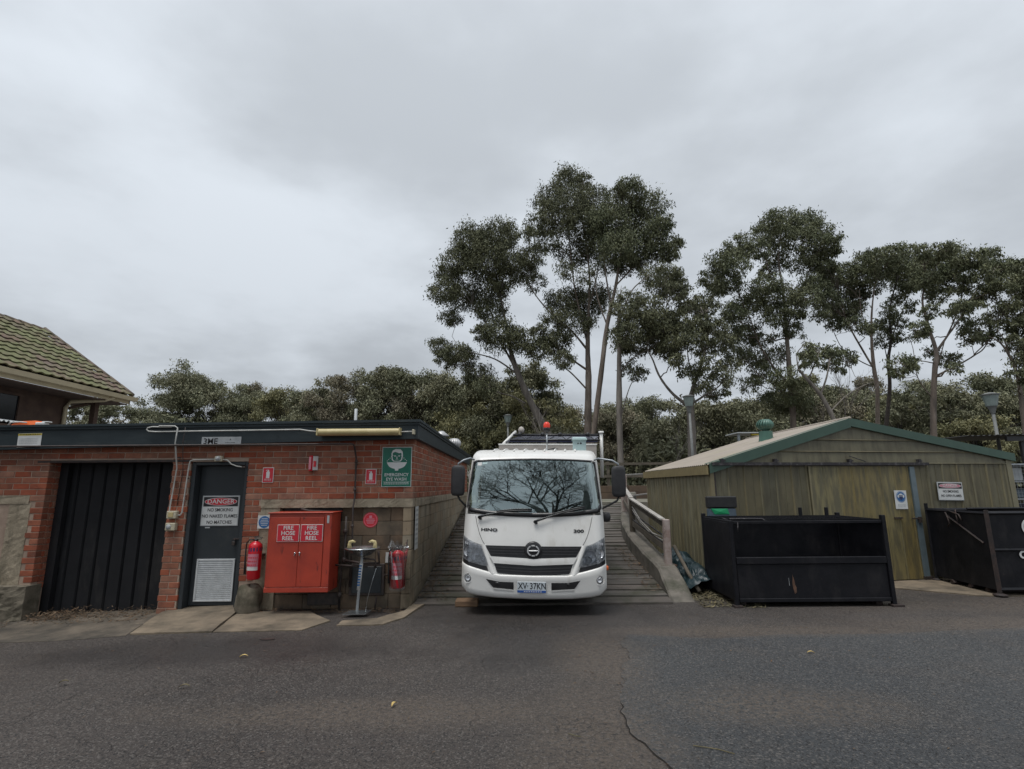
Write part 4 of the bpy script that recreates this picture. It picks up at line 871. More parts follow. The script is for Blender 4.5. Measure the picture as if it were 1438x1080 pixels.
m = MB(); m.box(EX - 2 * RW + .1, EY0, EZ - .23, EX - .012, EY1 - .05, EZ - .205); hp('soffit', m, 'house_wall')
m = MB(); m.box(-14.5, EY0, 0, -10.55, 12.35, EZ - .23); hp('wall', m, 'house_wall')
m = MB(); m.box(-10.56, 10.0, 2.9, -10.53, 11.05, 3.62); wn_ = hp('window', m, 'window_dark')
m = MB(); m.box(-10.53, 9.9, 3.62, -10.50, 11.1, 3.68); m.box(-10.53, 11.05, 2.9, -10.50, 11.1, 3.62); o = hp('window_frame', m, 'house_wall')
m = MB(); m.tube([(EX + .06, 12.75, EZ - .13), (EX - .05, 12.6, EZ - .22), (-10.45, 12.28, EZ - .30), (-10.50, 12.22, EZ - .45), (-10.50, 12.22, 2.0)], .045, 10); hp('downpipe', m, 'cream_paint')
m = MB(); m.box(-10.35, 12.75, 0, -10.23, 12.87, EZ - .23); hp('post', m, 'house_wall')
m = MB(); m.tube([(-10.5, 12.3, 3.55), (-10.3, 12.81, 3.76)], .035, 6); hp('post', m, 'house_wall')
# lean-to of corrugated sheet below the eave
m = MB(); nn_ = 90
def corr(u, v): return (lerp(-9.0, -10.5, v), lerp(6.5, 11.6, u), 2.86 + .22 * v + .018 * math.sin(u * nn_ * 2 * math.pi / 1.6))
m.grid(corr, 340, 1); hp('lean_to_roof', m, 'sign_grey')
m = MB(); m.box(-9.08, 6.5, 2.74, -9.04, 11.6, 2.82); hp('lean_to_beam', m, 'house_wall')

# ================================================================== SHED
shed = thing('metal_shed', 'olive sheet metal shed with green gable trim and sliding door', 'shed', (6, 10, 0))
S0 = Vector((3.27, 8.84, 0)); SE = Vector((.98181, .18987, 0)); SN = Vector((SE.y, -SE.x, 0))   # SN points to the camera side
def SP(s, d, z): q = S0 + SE * s + SN * d; return (q.x, q.y, z)
def sbox(m, s0, s1, d0, d1, z0, z1, mi=0):
    m.add([SP(s0, d0, z0), SP(s1, d0, z0), SP(s1, d1, z0), SP(s0, d1, z0), SP(s0, d0, z1), SP(s1, d0, z1), SP(s1, d1, z1), SP(s0, d1, z1)],
          [(0, 3, 2, 1), (4, 5, 6, 7), (0, 1, 5, 4), (1, 2, 6, 5), (2, 3, 7, 6), (3, 0, 4, 7)], mi)
def sheet(name, s0, s1, z0, z1, d, mat, rib=.020, parent=shed):
    m = MB(); w_ = .022
    a = [(s0, d), (s1 - w_ * 2.2, d), (s1 - w_ * 1.6, d + rib), (s1 - w_ * .6, d + rib), (s1, d)]
    n = len(a); V = [SP(s, dd, z0) for s, dd in a] + [SP(s, dd, z1) for s, dd in a]
    m.add(V, [(i, i + 1, n + i + 1, n + i) for i in range(n - 1)])
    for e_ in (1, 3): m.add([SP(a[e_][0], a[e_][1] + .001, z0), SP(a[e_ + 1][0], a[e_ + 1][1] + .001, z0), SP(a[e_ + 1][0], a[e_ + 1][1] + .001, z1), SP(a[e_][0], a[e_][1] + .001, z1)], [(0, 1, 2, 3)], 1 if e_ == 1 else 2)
    if s1 - s0 > .2: k_ = (s0 + s1) / 2 - .02; m.add([SP(k_, d + .0015, z0), SP(k_ + .006, d + .0055, z0), SP(k_ + .012, d + .0015, z0), SP(k_, d + .0015, z1), SP(k_ + .006, d + .0055, z1), SP(k_ + .012, d + .0015, z1)], [(0, 1, 4, 3), (1, 2, 5, 4)])
    return part(name, m, [mat, 'olive_side', 'olive'], parent)
RS, RZ = 2.79, 2.70; EL, ER = 1.90, 2.10
def gz_(s): return lerp(EL, RZ, s / RS) if s < RS else lerp(RZ, ER, (s - RS) / (6.25 - RS))
# unseen inner core, added so no light leaks between the sheets
m = MB(); V = [SP(.03, -.02, 0), SP(6.2, -.02, 0), SP(6.2, -.02, ER - .05), SP(RS, -.02, RZ - .05), SP(.03, -.02, EL - .05)]
B = [(a[0], a[1] + 4.1, a[2]) for a in V]; m.add(V + B, [(0, 1, 2, 3, 4), (5, 6, 7, 8, 9), (0, 4, 9, 5), (1, 2, 7, 6)]); part('inner_core', m, 'olive')
s = .06
while s < 1.84: sheet('wall_panel', s, min(s + .30, 1.86), .0, 1.99, -.005, 'olive'); s += .30
# sliding door (lighter, mossy) hung in front
sd_ = MB(); sbox(sd_, 1.85, 3.90, -.004, .028, .03, 1.955); door_s = part('sliding_door', sd_, 'olive_door')
s = 1.86
for i in range(7):
    m = MB(); a = [(s, .030), (s + .255, .030), (s + .262, .037), (s + .277, .037), (s + .284, .030)]; n = len(a)
    m.add([SP(x, d, .035) for x, d in a] + [SP(x, d, 1.95) for x, d in a], [(i_, i_ + 1, n + i_ + 1, n + i_) for i_ in range(n - 1)])
    o = m.obj('door_panel', 'olive_door', door_s); o.matrix_parent_inverse = Matrix.Identity(4); s += .288
m = MB(); sbox(m, 1.835, 1.865, .03, .045, .03, 1.955); part('door_edge', m, 'olive_side')
m = MB(); sbox(m, 3.885, 3.985, .03, .06, .075, 1.94); part('door_edge', m, 'post_blue')
m = MB(); sbox(m, 3.86, 4.02, .0, .08, .018, .075); part('floor_guide', m, 'pipe_dark')
m = MB(); sbox(m, 3.44, 3.60, .038, .06, 1.045, 1.07); part('door_handle', m, 'pipe_dark')
m = MB(); sbox(m, 3.78, 3.97, .06, .085, 1.03, 1.055); sbox(m, 3.90, 3.95, .06, .09, .97, 1.07); part('door_bolt', m, 'pipe_dark')
s = 4.02
while s < 6.1: sheet('wall_panel', s, min(s + .33, 6.10), .0, 1.99, -.005, 'olive'); s += .33
m = MB(); sbox(m, 6.10, 6.22, -.03, .02, 0, 2.08); part('corner_flashing', m, 'olive_side')
m = MB(); sbox(m, -.01, .06, -.03, .015, 0, 1.93); part('corner_flashing', m, 'olive_side')
m = MB(); sbox(m, .06, .10, -.01, -.002, 0, 1.93); part('corner_gap', m, 'pipe_dark')
# gable sheets lying horizontally
gzs = [2.0, 2.205, 2.41, 2.62]
for z0, z1 in zip(gzs, gzs[1:] + [2.75]):
    sl_ = max(.0, (z0 - EL) / (RZ - EL) * RS); sr = 6.2 if z0 < ER else 6.25 - (z0 - ER) / (RZ - ER) * (6.25 - RS)
    slu = min(RS, max(0, (z1 - EL) / (RZ - EL) * RS)); sru = 6.2 if z1 < ER else max(RS, 6.25 - (z1 - ER) / (RZ - ER) * (6.25 - RS))
    m = MB(); m.add([SP(sl_, .012, z0), SP(sr, .012, z0), SP(sru, .0, z1), SP(slu, .0, z1), SP(sl_, -.01, z0), SP(sr, -.01, z0)], [(0, 1, 2, 3), (0, 4, 5, 1)]); part('gable_panel', m, 'olive')
    m = MB(); m.tube([SP(sl_, .012, z0), SP(sr, .012, z0)], .008, 6); part('gable_rib', m, 'olive_side')
# door track and brackets
m = MB(); sbox(m, .02, 4.30, .03, .075, 1.965, 2.015); part('door_track', m, 'rail_dark')
for s in (.18, 1.18, 2.65, 4.1): m = MB(); sbox(m, s, s + .05, .005, .07, 2.016, 2.075); sbox(m, s, s + .09, .04, .06, 2.03, 2.055); part('track_bracket', m, 'rail_dark')
m = MB(); m.tube([SP(2.67, .05, 2.13), SP(3.0, .05, 2.03)], .008, 6); part('track_bracket', m, 'rail_dark')
# green barge trim
for (a, b, za, zb, h) in ((-.03, RS, 1.995, 2.80, .165), (RS, 6.30, 2.80, 2.185, .145)):
    m = MB(); m.add([SP(a, .05, za - h), SP(b, .05, zb - h), SP(b, .05, zb), SP(a, .05, za), SP(a, -.12, za - .0), SP(b, -.12, zb), SP(a, .0, za - h), SP(b, .0, zb - h)], [(0, 1, 2, 3), (3, 2, 5, 4), (0, 6, 7, 1)]); part('barge_trim', m, 'shed_green')
# roof sheets
DY = 4.25
def roof(s0, z0, s1, z1, rev):
    n = 14
    for i in range(n):
        y0 = DY * i / n; y1 = DY * (i + 1) / n; m = MB(); A = Vector(SP(s0, .05, z0)); B = Vector(SP(s1, .05, z1)); V = []; K = 9
        for k in range(K + 1):
            yy = lerp(y0, y1, k / K); rz = .016 * (1 if k % 3 == 1 else 0)
            V += [(A.x, A.y + yy, A.z + rz), (B.x, B.y + yy, B.z + rz)]
        m.add(V, [(2 * k, 2 * k + 1, 2 * k + 3, 2 * k + 2) for k in range(K)]); part('roof_sheet', m, 'shed_roof')
roof(-.06, 1.975, RS, 2.79, 0); roof(6.31, 2.175, RS, 2.79, 1)
m = MB(); a = SP(RS, .05, 2.80); m.tube([a, (a[0], a[1] + DY, a[2])], .03, 6); part('ridge_cap', m, 'shed_roof')
a = SP(-.06, .05, 0); m = MB(); m.box(a[0] - .035, a[1] - .01, 1.815, a[0], a[1] + DY, 1.965); part('eave_fascia', m, 'olive_eave')
# left side wall of narrow boards
y = 8.86; k = 0
while y < 12.98:
    m = MB(); y1 = min(y + .190, 13.0); X = 3.262
    m.add([(X, y + .004, 0), (X - .022, y + .022, 0), (X - .012, y1 - .010, 0), (X + .01, y1 - .002, 0), (X, y + .004, 1.90), (X - .022, y + .022, 1.90), (X - .012, y1 - .010, 1.90), (X + .01, y1 - .002, 1.90)], [(0, 1, 5, 4), (1, 2, 6, 5), (2, 3, 7, 6)])
    part('side_board', m, 'olive_side'); y = y1; k += 1
turbine('green turbine vent on the shed roof', (5.06, 10.5, 2.50), .165, 'vent_green', .19, 18, .95)
# signs on the shed, turned with its front
ang = math.atan2(SE.y, SE.x)
def ssign(name, label, s0, s1, z0, z1, d, **kw):
    t, a, b = sign(name, label, -(s1 - s0) / 2, (s1 - s0) / 2, z0, z1, 0, **kw); q = SP((s0 + s1) / 2, d, (z0 + z1) / 2); t.location = q; t.rotation_euler = (0, kw.get('tilt', 0), ang); return t, a, b
t, a, b = ssign('danger_sign', 'danger sign reading NO SMOKING NO OPEN FLAMES on the olive shed wall', 4.45, 5.0, 1.34, 1.665, .03, border='sign_grey', bw=.01, tilt=.02)
danger(t, a, b, ['NO SMOKING', 'NO OPEN FLAMES'], .058, .07, .40, oval='pink')
t, a, b = ssign('mandatory_sign', 'white sign with blue masked head disc on the sliding shed door', 3.495, 3.745, 1.205, 1.525, .05, border='sign_white', bw=.006, tilt=.02)
flat('disc', ellipse(0, .05, .098, .098), t, 'sign_blue'); flat('disc', ellipse(0, .05, .09, .09), t, 'sign_white', -.0022); flat('disc', ellipse(0, .05, .085, .085), t, 'sign_blue', -.0028)
m = MB(); m.prism(ellipse(0, .072, .045, .036, 16), -.0040, -.0034); m.prism(ellipse(-.052, .06, .018, .026, 12), -.0040, -.0034); m.prism(ellipse(.052, .06, .018, .026, 12), -.0040, -.0034); m.obj('pictogram', 'sign_white', t)
m = MB(); m.prism([(-.04, .06), (.04, .06), (.03, .015), (0, -.005), (-.03, .015)], -.0046, -.0041); m.box(-.04, -.0046, .068, .04, -.0041, .08); m.obj('pictogram', 'navy', t)
textlines(t, -.08, .08, -.085, .010, 'sign_grey', n=3, gap=.02)

# ================================================================== KERB WALL AND RAILING BY THE RAMP
kb = thing('kerb_wall', 'low mossy concrete kerb wall curving up the right side of the ramp with sloped end', 'kerb', (2.45, 8.1, 0))
path = [(7.98, 2.27, .0), (8.12, 2.27, .07), (8.75, 2.29, .38), (9.0, 2.28, .43), (9.58, 2.25, .52), (10.7, 2.28, .67), (11.7, 2.36, .82), (12.6, 2.50, .95), (13.3, 2.66, 1.05), (14.2, 2.84, 1.18), (15.15, 3.05, 1.32), (16.1, 3.38, 1.46)]
m = MB(); V = []; fine_ = []
for (a, b) in zip(path, path[1:]):
    n = max(2, int((b[0] - a[0]) / .12))
    for i in range(n): fine_.append(tuple(lerp(a[k], b[k], i / n) for k in range(3)))
fine_.append(path[-1])
for i, (y, x, z) in enumerate(fine_):
    j = lambda s=.0045: random.uniform(-s, s)
    wd = .32 if y > 8.6 else .34; e = 0
    V += [(x + j(), y + j(), -.15), (x + j(), y + j(), z - .03 + j()), (x + .03 + j(), y + j(), z + j()), (x + .16, y + e * .5, z + j()), (x + wd - .03 + j(), y + e, z + j()), (x + wd + j(), y + e, z - .03), (x + wd, y + e, -.15)]
F = []
for i in range(len(fine_) - 1):
    for k in range(6): F.append((7 * i + k, 7 * i + k + 1, 7 * i + k + 8, 7 * i + k + 7))
F.append(tuple(range(7))); F.append(tuple(7 * (len(fine_) - 1) + k for k in range(7)))
m.add(V, F); part('kerb', m, 'kerb', kb)
m = MB(); m.add([(2.31, 8.16, .135), (2.36, 8.16, .14), (2.35, 8.74, .40), (2.30, 8.74, .395)], [(0, 1, 2, 3)])
rl = thing('railing', 'weathered timber railing with white posts on top of the kerb wall', 'railing', (2.5, 9, .4))
posts = [(2.50, 8.88, .39, 1.10, .105), (2.44, 11.1, .70, 1.40, .10), (2.74, 13.2, 1.02, 1.92, .13)]
for i, (x, y, z0, z1, w_) in enumerate(posts):
    m = MB(); m.box(x - w_ / 2, y - w_ / 2, z0, x + w_ / 2, y + w_ / 2, z1, b=.008); part('post', m, 'kerb_white' if i != 1 else 'rail_wood', rl)
m = MB(); m.box(2.36, 8.80, .375, 2.62, 8.98, .392); part('post_base', m, 'rust', rl)
def rail(a, b, h, w_, mat, nm='rail'):
    m = MB(); a = Vector(a); b = Vector(b); d = (b - a); s = Vector((d.y, -d.x, 0)).normalized() * w_ / 2; V = []
    for q in (a, b):
        for dz in (0, h):
            for sg in (-1, 1): V.append(tuple(q + s * sg + Vector((0, 0, dz))))
    m.add(V, [(0, 1, 3, 2), (4, 6, 7, 5), (0, 4, 5, 1), (2, 3, 7, 6), (0, 2, 6, 4), (1, 5, 7, 3)]); part(nm, m, mat, rl)
rail((2.455, 8.90, 1.085), (2.43, 11.1, 1.375), .025, .085, 'rail_top')
rail((2.46, 8.90, .985), (2.43, 11.1, 1.275), .075, .03, 'rail_wood')
rail((2.47, 8.90, .60), (2.44, 11.1, .84), .10, .035, 'rail_wood')
rail((2.47, 8.90, .70), (2.44, 11.1, .96), .02, .02, 'rail_dark')
rail((2.47, 8.90, .82), (2.44, 11.1, 1.09), .02, .02, 'rail_dark')
m = MB(); m.tube([(2.49, 8.9, .80), (2.46, 9.6, .82), (2.44, 10.4, 1.0), (2.44, 11.1, 1.24)], .012, 6); m.tube([(2.49, 8.9, .74), (2.46, 9.7, .80), (2.44, 10.4, .96), (2.44, 11.1, 1.18)], .010, 6); part('cable', m, 'rail_top', rl)
rail((2.44, 11.1, 1.38), (2.72, 13.2, 1.62), .03, .085, 'rail_top')
rail((2.44, 11.1, .98), (2.72, 13.2, 1.22), .10, .035, 'rail_wood')
rail((2.74, 13.2, 1.89), (4.9, 15.6, 2.02), .03, .06, 'rail_top')
rail((2.74, 13.2, 1.36), (4.9, 15.6, 1.52), .03, .06, 'rail_top')
t = thing('leaning_pole', 'dark timber pole lying against the back of the kerb wall', 'pole'); m = MB(); m.tube([(2.66, 9.05, .66), (2.75, 8.70, .30), (2.82, 8.42, .06)], .03, 8); m.obj('shaft', 'rail_wood', t)
# tarp
m = MB()
from mathutils import noise as mn
def tarp(u, v):
    x = lerp(2.68, 3.27, u); y = lerp(8.45, 10.9, v)
    h = (.50 * math.sin(math.pi * min(1, .12 + u * .9)) ** .8 * (math.sin(math.pi * min(1, .05 + v * .85)) ** .45)) * 1.0
    n_ = mn.noise(Vector((x * 5, y * 3.2, 1.3))) * .16 + abs(mn.noise(Vector((x * 11, y * 8, 4)))) * .11
    return (x + .07 * mn.noise(Vector((x * 6, y * 6, 9))), y + .07 * mn.noise(Vector((x * 6, y * 6, 3))), max(-.02, h + n_ * (.3 + h) - .03))
m.grid(tarp, 40, 80, sm=False); m.obj('tarpaulin', 'tarp', label='crumpled dark green tarpaulin heaped beside the shed wall', category='tarpaulin')

# ================================================================== SKIPS
t = thing('skip_bin', 'black steel skip with open upper front and wire mesh lid', 'skip', (4.1, 8.2, 0))
def sk(name, x0, y0, z0, x1, y1, z1, mat='skip', b=.004, par=t): m = MB(); m.box(x0, y0, z0, x1, y1, z1, b=b); return part(name, m, mat, par)
kx0, kx1, ky0, ky1 = 3.04, 5.225, 7.63, 8.72
sk('floor_plate', kx0, ky0 + .03, .085, kx1, ky1, .10)
sk('side_panel', kx0 - .004, ky0 + .05, .09, kx0 + .01, ky1, 1.12); sk('side_panel', kx1 - .01, ky0 + .05, .09, kx1 + .004, ky1, 1.12)
sk('back_panel', kx0 + .01, ky1 - .012, .09, kx1 - .01, ky1, 1.12)
sk('front_panel', kx0 + .06, ky0 + .012, .10, kx1 - .05, ky0 + .024, .56)
sk('front_rail', kx0 + .055, ky0 - .008, .565, kx1 - .045, ky0 + .045, .655, b=.006)
sk('front_rail', kx0 + .055, ky0 - .004, .065, kx1 - .045, ky0 + .045, .115, b=.006)
for x in (kx0 - .01, kx1 - .042): sk('corner_post', x, ky0 - .012, .0, x + .055, ky0 + .048, 1.215 if x > 4 else 1.15, b=.005); sk('corner_post', x, ky1 - .05, .0, x + .055, ky1 + .01, 1.2, b=.005)
sk('top_rail', kx0 + .046, ky0, 1.105, kx1 - .044, ky0 + .04, 1.145, 'skip'); sk('top_rail', kx0 + .046, ky1 - .04, 1.11, kx1 - .044, ky1, 1.155)
sk('top_rail', kx0, ky0 + .05, 1.121, kx0 + .035, ky1 - .052, 1.15); sk('top_rail', kx1 - .035, ky0 + .05, 1.121, kx1, ky1 - .052, 1.15)
for x in (kx0 + .1, kx1 - .2): sk('skid', x, ky0 + .1, .0, x + .09, ky1 - .1, .083, 'skip_rust')
sk('foot', kx0 - .03, ky0 - .04, -.005, kx0 + .08, ky0 + .07, .03, 'skip_rust'); sk('foot', kx1 - .07, ky0 - .05, -.005, kx1 + .09, ky0 + .06, .03, 'skip_rust')
for x in (4.6, 5.02): sk('lid_lug', x, ky1 - .03, 1.156, x + .05, ky1 + .0, 1.28)
m = MB(); q = [(3.865, .17), (3.89, .19), (3.895, .25), (3.88, .29), (3.872, .36), (3.856, .42), (3.852, .36), (3.845, .31), (3.85, .24)]; m.prism(q, ky0 + .008, ky0 + .0115); part('rust_scrape', m, 'rust', t)
m = MB(); m.prism([(3.80, .28), (3.804, .28), (3.80, .38), (3.797, .38)], ky0 + .008, ky0 + .0115); part('rust_scrape', m, 'sign_grey', t)
m = MB(); x = kx0 + .05
while x < kx1 - .05: m.box(x, ky0 + .02, 1.150, x + .0045, ky1 - .02, 1.1545); x += .028
y = ky0 + .03
while y < ky1 - .02: m.box(kx0 + .04, y, 1.155, kx1 - .04, y + .0045, 1.1595); y += .042
part('mesh_lid', m, 'skip', t, kind='stuff')
m = MB(); m.tube([(kx0 + .05, ky0 + .1, 1.17), (kx0 + .25, ky0 + .05, 1.175), (kx0 + .5, ky0 + .08, 1.17), (kx0 + .56, ky0 + .01, 1.12)], .010, 6); m.tube([(kx0 + .02, ky0 + .3, 1.17), (kx0 + .12, ky0 + .0, 1.12), (kx0 + .10, ky0 - .02, 1.0)], .009, 6); part('chain', m, 'rail_dark', t)
t = thing('plastic_tub', 'black plastic tub with a green bag stuffed in, standing behind the skip', 'tub', (3.4, 8.81, 0))
sk('body', 3.155, 8.745, .0, 3.62, 8.825, 1.275, 'bluegrey', .02, t); sk('lid', 3.15, 8.735, 1.28, 3.635, 8.83, 1.465, 'black', .015, t)
m = MB(); m.add([(3.20, 8.735, 1.27), (3.47, 8.735, 1.27), (3.50, 8.738, 1.18), (3.26, 8.738, 1.18), (3.34, 8.728, 1.22)], [(0, 1, 4), (1, 2, 4), (2, 3, 4), (3, 0, 4)]); part('green_bag', m, 'green_plastic', t)

t = thing('skip_bin', 'black rusty skip with white circular logo and part lettering', 'skip', (8.2, 8.8, 0))
q0 = Vector((7.16, 8.2, 0)); qs = Vector((7.27, 9.5, 0))
def slab4(name, P4, th, mat='skip', par=t):
    a, b, c, d = [Vector(p) for p in P4]; n = (b - a).cross(d - a).normalized() * th; m = MB(); m.add([a, b, c, d, a + n, b + n, c + n, d + n], [(0, 1, 2, 3), (7, 6, 5, 4), (0, 4, 5, 1), (1, 5, 6, 2), (2, 6, 7, 3), (3, 7, 4, 0)]); return part(name, m, mat, par)
slab4('side_panel', [(7.27, 9.48, .09), (7.16, 8.22, .09), (7.16, 8.22, 1.17), (7.27, 9.48, 1.17)], .012)
slab4('front_panel', [(7.18, 8.2, .10), (9.6, 8.2, .10), (9.6, 8.2, 1.19), (7.18, 8.2, 1.19)], -.012)
slab4('back_panel', [(7.27, 9.5, .1), (9.6, 9.5, .1), (9.6, 9.5, 1.17), (7.27, 9.5, 1.17)], -.012)
slab4('floor_plate', [(7.2, 8.22, .1), (9.6, 8.22, .1), (9.6, 9.48, .1), (7.28, 9.48, .1)], .012)
def rod(name, a, b, w_, mat='skip', par=t): m = MB(); m.tube([a, b], w_, 4, sm=False); return part(name, m, mat, par)
rod('top_rail', (7.16, 8.2, 1.195), (9.6, 8.2, 1.195), .03); rod('top_rail', (7.16, 8.2, 1.19), (7.27, 9.5, 1.19), .028); rod('top_rail', (7.27, 9.5, 1.19), (9.6, 9.5, 1.19), .028)
rod('front_rail', (7.18, 8.19, .66), (9.6, 8.19, .66), .022); rod('front_rail', (7.18, 8.19, .10), (9.6, 8.19, .10), .028)
rod('corner_post', (7.16, 8.19, .03), (7.16, 8.19, 1.24), .038, 'skip_rust'); rod('corner_post', (7.27, 9.5, .03), (7.27, 9.5, 1.30), .035)
m = MB(); m.lathe([(0, 0), (.09, 0), (.085, .02), (.03, .035)], (7.16, 8.19, .015), 14); part('foot', m, 'skip_rust', t)
m = MB(); m.lathe([(0, 0), (.08, 0), (.07, .02), (.03, .035)], (7.27, 9.5, .015), 14); part('foot', m, 'skip_rust', t)
for y in (8.45, 8.75, 9.1): rod('skid', (7.2, y, .05), (9.5, y, .05), .045, 'skip_rust')
rod('side_rib', (7.14, 8.3, .75), (7.21, 9.0, 1.12), .015, 'skip_rust')
m = MB(); m.tube([(7.19, 9.0, 1.17), (7.15, 8.92, 1.10), (7.14, 8.88, 1.0), (7.16, 8.95, .95)], .012, 6); m.tube([(7.2, 8.95, 1.2), (7.16, 8.7, 1.15), (7.15, 8.65, 1.06)], .012, 6); m.tube([(7.2, 8.8, 1.22), (7.16, 8.75, 1.12), (7.145, 8.72, 1.04)], .010, 6); part('chain', m, 'skip_rust', t)
rod('lid_bar', (7.18, 8.55, 1.25), (9.6, 8.55, 1.25), .015, 'skip')
m = MB(); m.prism(ellipse(7.79, .985, .135, .135, 32), 8.1835, 8.1865); part('logo', m, 'sign_white', t)
m = MB(); m.prism(ellipse(7.79, .985, .105, .105, 32), 8.1815, 8.183); part('logo', m, 'skip', t)
m = MB()
for (rr, r2) in ((.085, .062),):
    for i in range(28):
        a, b = 2 * math.pi * i / 32 + .9, 2 * math.pi * (i + 1) / 32 + .9
        m.add([(7.80 + r * math.cos(x), 8.1805, .985 + r * math.sin(x)) for r, x in ((rr, a), (rr, b), (r2, b), (r2, a))], [(0, 1, 2, 3)])
part('logo', m, 'sign_white', t)
o = text('lettering', 'C', .15, (7.60, 8.184, .585), 'sign_white', None, bold=.006, sx=1.1); o.parent = t; o.matrix_parent_inverse = Matrix.Translation(t.location).inverted()
o = text('lettering', 'F', .105, (7.60, 8.184, .325), 'sign_white', None, bold=.004, sx=1.0); o.parent = t; o.matrix_parent_inverse = Matrix.Translation(t.location).inverted()

# ================================================================== STREET LAMPS, FAR WALL, STAND, CANOPY, RACK
def lamp(x, y, zt_, label, r=.27, first=[None]):
    t = thing('street_lamp', label, 'lamp post', (x, y, hz(x, y) if y > 16.3 else 0), group='lantern lamp posts around the upper yard')
    b = t.location.z; H = zt_ - b
    m = MB(); m.tube([(0, 0, 0), (0, 0, H - .55)], [.055, .04], 10); m.obj('post', 'post_grey', t)
    m = MB(); m.lathe([(.05, H - .60), (.07, H - .52), (r * .5, H - .40), (r * .58, H - .38)], n=12); m.obj('collar', 'post_grey', t)
    m = MB(); m.lathe([(r * .60, H - .38), (r * .90, H - .06)], n=8, sm=False); m.obj('lantern', 'lamp_glass', t)
    m = MB(); m.lathe([(r * 1.02, H - .06), (r * 1.05, H - .03), (r * .5, H + .01), (0, H + .03)], n=8, sm=False); m.obj('lamp_cap', 'post_grey', t)
lamp(-.22, 26, 5.15, 'small far green glass lantern lamp post behind the truck roof', .22)
lamp(6.12, 18, 4.70, 'green glass lantern lamp post in front of thick pale trunk', .21)
lamp(14.0, 15.2, 4.22, 'green glass lantern lamp post above the far end of the shed', .22)
t = thing('retaining_wall', 'low brown retaining wall closing the upper yard', 'wall', (4, 20.2, 1.1))
for i in range(14):
    for r in range(2):
        m = MB(); x = -1.4 + i * 1.15; m.box(x + .01, 20.12, 1.15 + r * .25, x + 1.14, 20.3, 1.15 + r * .25 + .24, b=.01); part('sleeper', m, 'retaining', t)
m = MB(); m.box(-1.4, 20.3, 1.1, 14.7, 20.6, 1.64); part('footing', m, 'soil', t)
t = thing('timber_fence', 'dark two rail timber fence on the retaining wall', 'fence', (4, 20.4, 1.6))
for i in range(7): m = MB(); m.box(-1.2 + i * 2.4, 20.35, 1.6, -1.1 + i * 2.4, 20.45, 2.55); part('post', m, 'rail_wood', t)
for z in (1.95, 2.42): m = MB(); m.box(-1.3, 20.30, z, 13.6, 20.345, z + .09); part('rail', m, 'rail_wood', t)
t = thing('roof_stand', 'small flat white topped stand with yellow beam behind the shed roof', 'stand', (6.3, 14.3, 0))
sk('top', 5.95, 13.9, 2.98, 6.62, 14.7, 3.01, 'sign_grey', .004, t)
for x in (6.0, 6.5): sk('leg', x, 14.0, 0, x + .06, 14.06, 2.977, 'galv', .004, t)
sk('beam', 6.35, 13.95, 2.93, 7.1, 14.03, 2.975, 'sign_yellow', .004, t)
t = thing('carport_canopy', 'dark corrugated canopy roof beyond the right end of the shed', 'canopy', (13.5, 14.2, 0))
m = MB(); m.grid(lambda u, v: (lerp(11.95, 17, u), lerp(13.8, 16.2, v), 2.86 + .10 * u + .02 * v + .012 * math.sin(u * 34 * 2 * math.pi)), 300, 1); part('roof_sheet', m, 'truck_mat', t)
m = MB(); m.box(13.0, 13.85, 2.72, 17, 13.92, 2.84); part('beam', m, 'truck_mat', t)
for x in (13.4, 16.8): sk('post', x, 13.9, 0, x + .08, 13.98, 2.715, 'truck_mat', .004, t)
t = thing('storage_rack', 'grey wire storage rack filled with panels beside the shed', 'rack', (10.9, 11.2, 0))
for x in (10.2, 11.2, 12.3):
    for y in (11.0, 12.0): sk('upright', x, y, 0, x + .05, y + .05, 2.05, 'galv', .003, t)
for z in (.5, .9, 1.3, 1.65, 2.0): sk('shelf', 10.2, 11.0, z, 12.35, 12.05, z + .03, 'galv', .003, t)
for z in (.54, .94, 1.34, 1.69):
    for k in range(5): sk('box', 10.28 + k * .4, 11.1, z, 10.28 + k * .4 + .33, 11.9, z + random.uniform(.12, .3), random.choice(['bluegrey', 'sign_grey', 'steel', 'navy_panel', 'interior']), .01, t)
m = MB()
for k in range(30): m.box(10.2 + k * .07, 10.985, .05, 10.2 + k * .07 + .004, 10.99, 2.0)
for k in range(26): m.box(10.2, 10.980, .1 + k * .075, 12.3, 10.984, .1 + k * .075 + .004)
part('wire_mesh', m, 'galv', t, kind='stuff')

# ================================================================== TRUCK
tk = thing('truck', 'white light truck parked nose first at the foot of the ramp', 'truck', (.250, 7.2, .0), (0, R_(.8), R_(-3.6)))
def hw(z): return interp([(.2, .94), (.35, .962), (.6, .970), (.95, .965), (1.3, .957), (2.0, .915), (2.10, .90), (2.16, .885), (2.2, .84)], z)
def yc(z): return interp([(.20, .09), (.26, .02), (.36, .0), (.5, .0), (.56, .010), (.66, .02), (.9, .045), (1.28, .122), (1.34, .135), (1.98, .345), (2.045, .384), (2.09, .43), (2.13, .53), (2.18, .70)], z)
yc0 = yc
def yc(z):
    if 1.30 < z < 2.045: t = (z - 1.34) / .64; return .135 + .64 * (.2126 * t + .116 * t * t)
    return yc0(z)
def fy_(x, z):
    u = min(1.0, abs(x) / hw(z)); return yc(z) + .055 * u * u + .15 * max(0, (u - .86) / .14) ** 2.4
def tobj(name, m, mat, par=tk, **kw): return m.obj(name, mat, par, **kw)
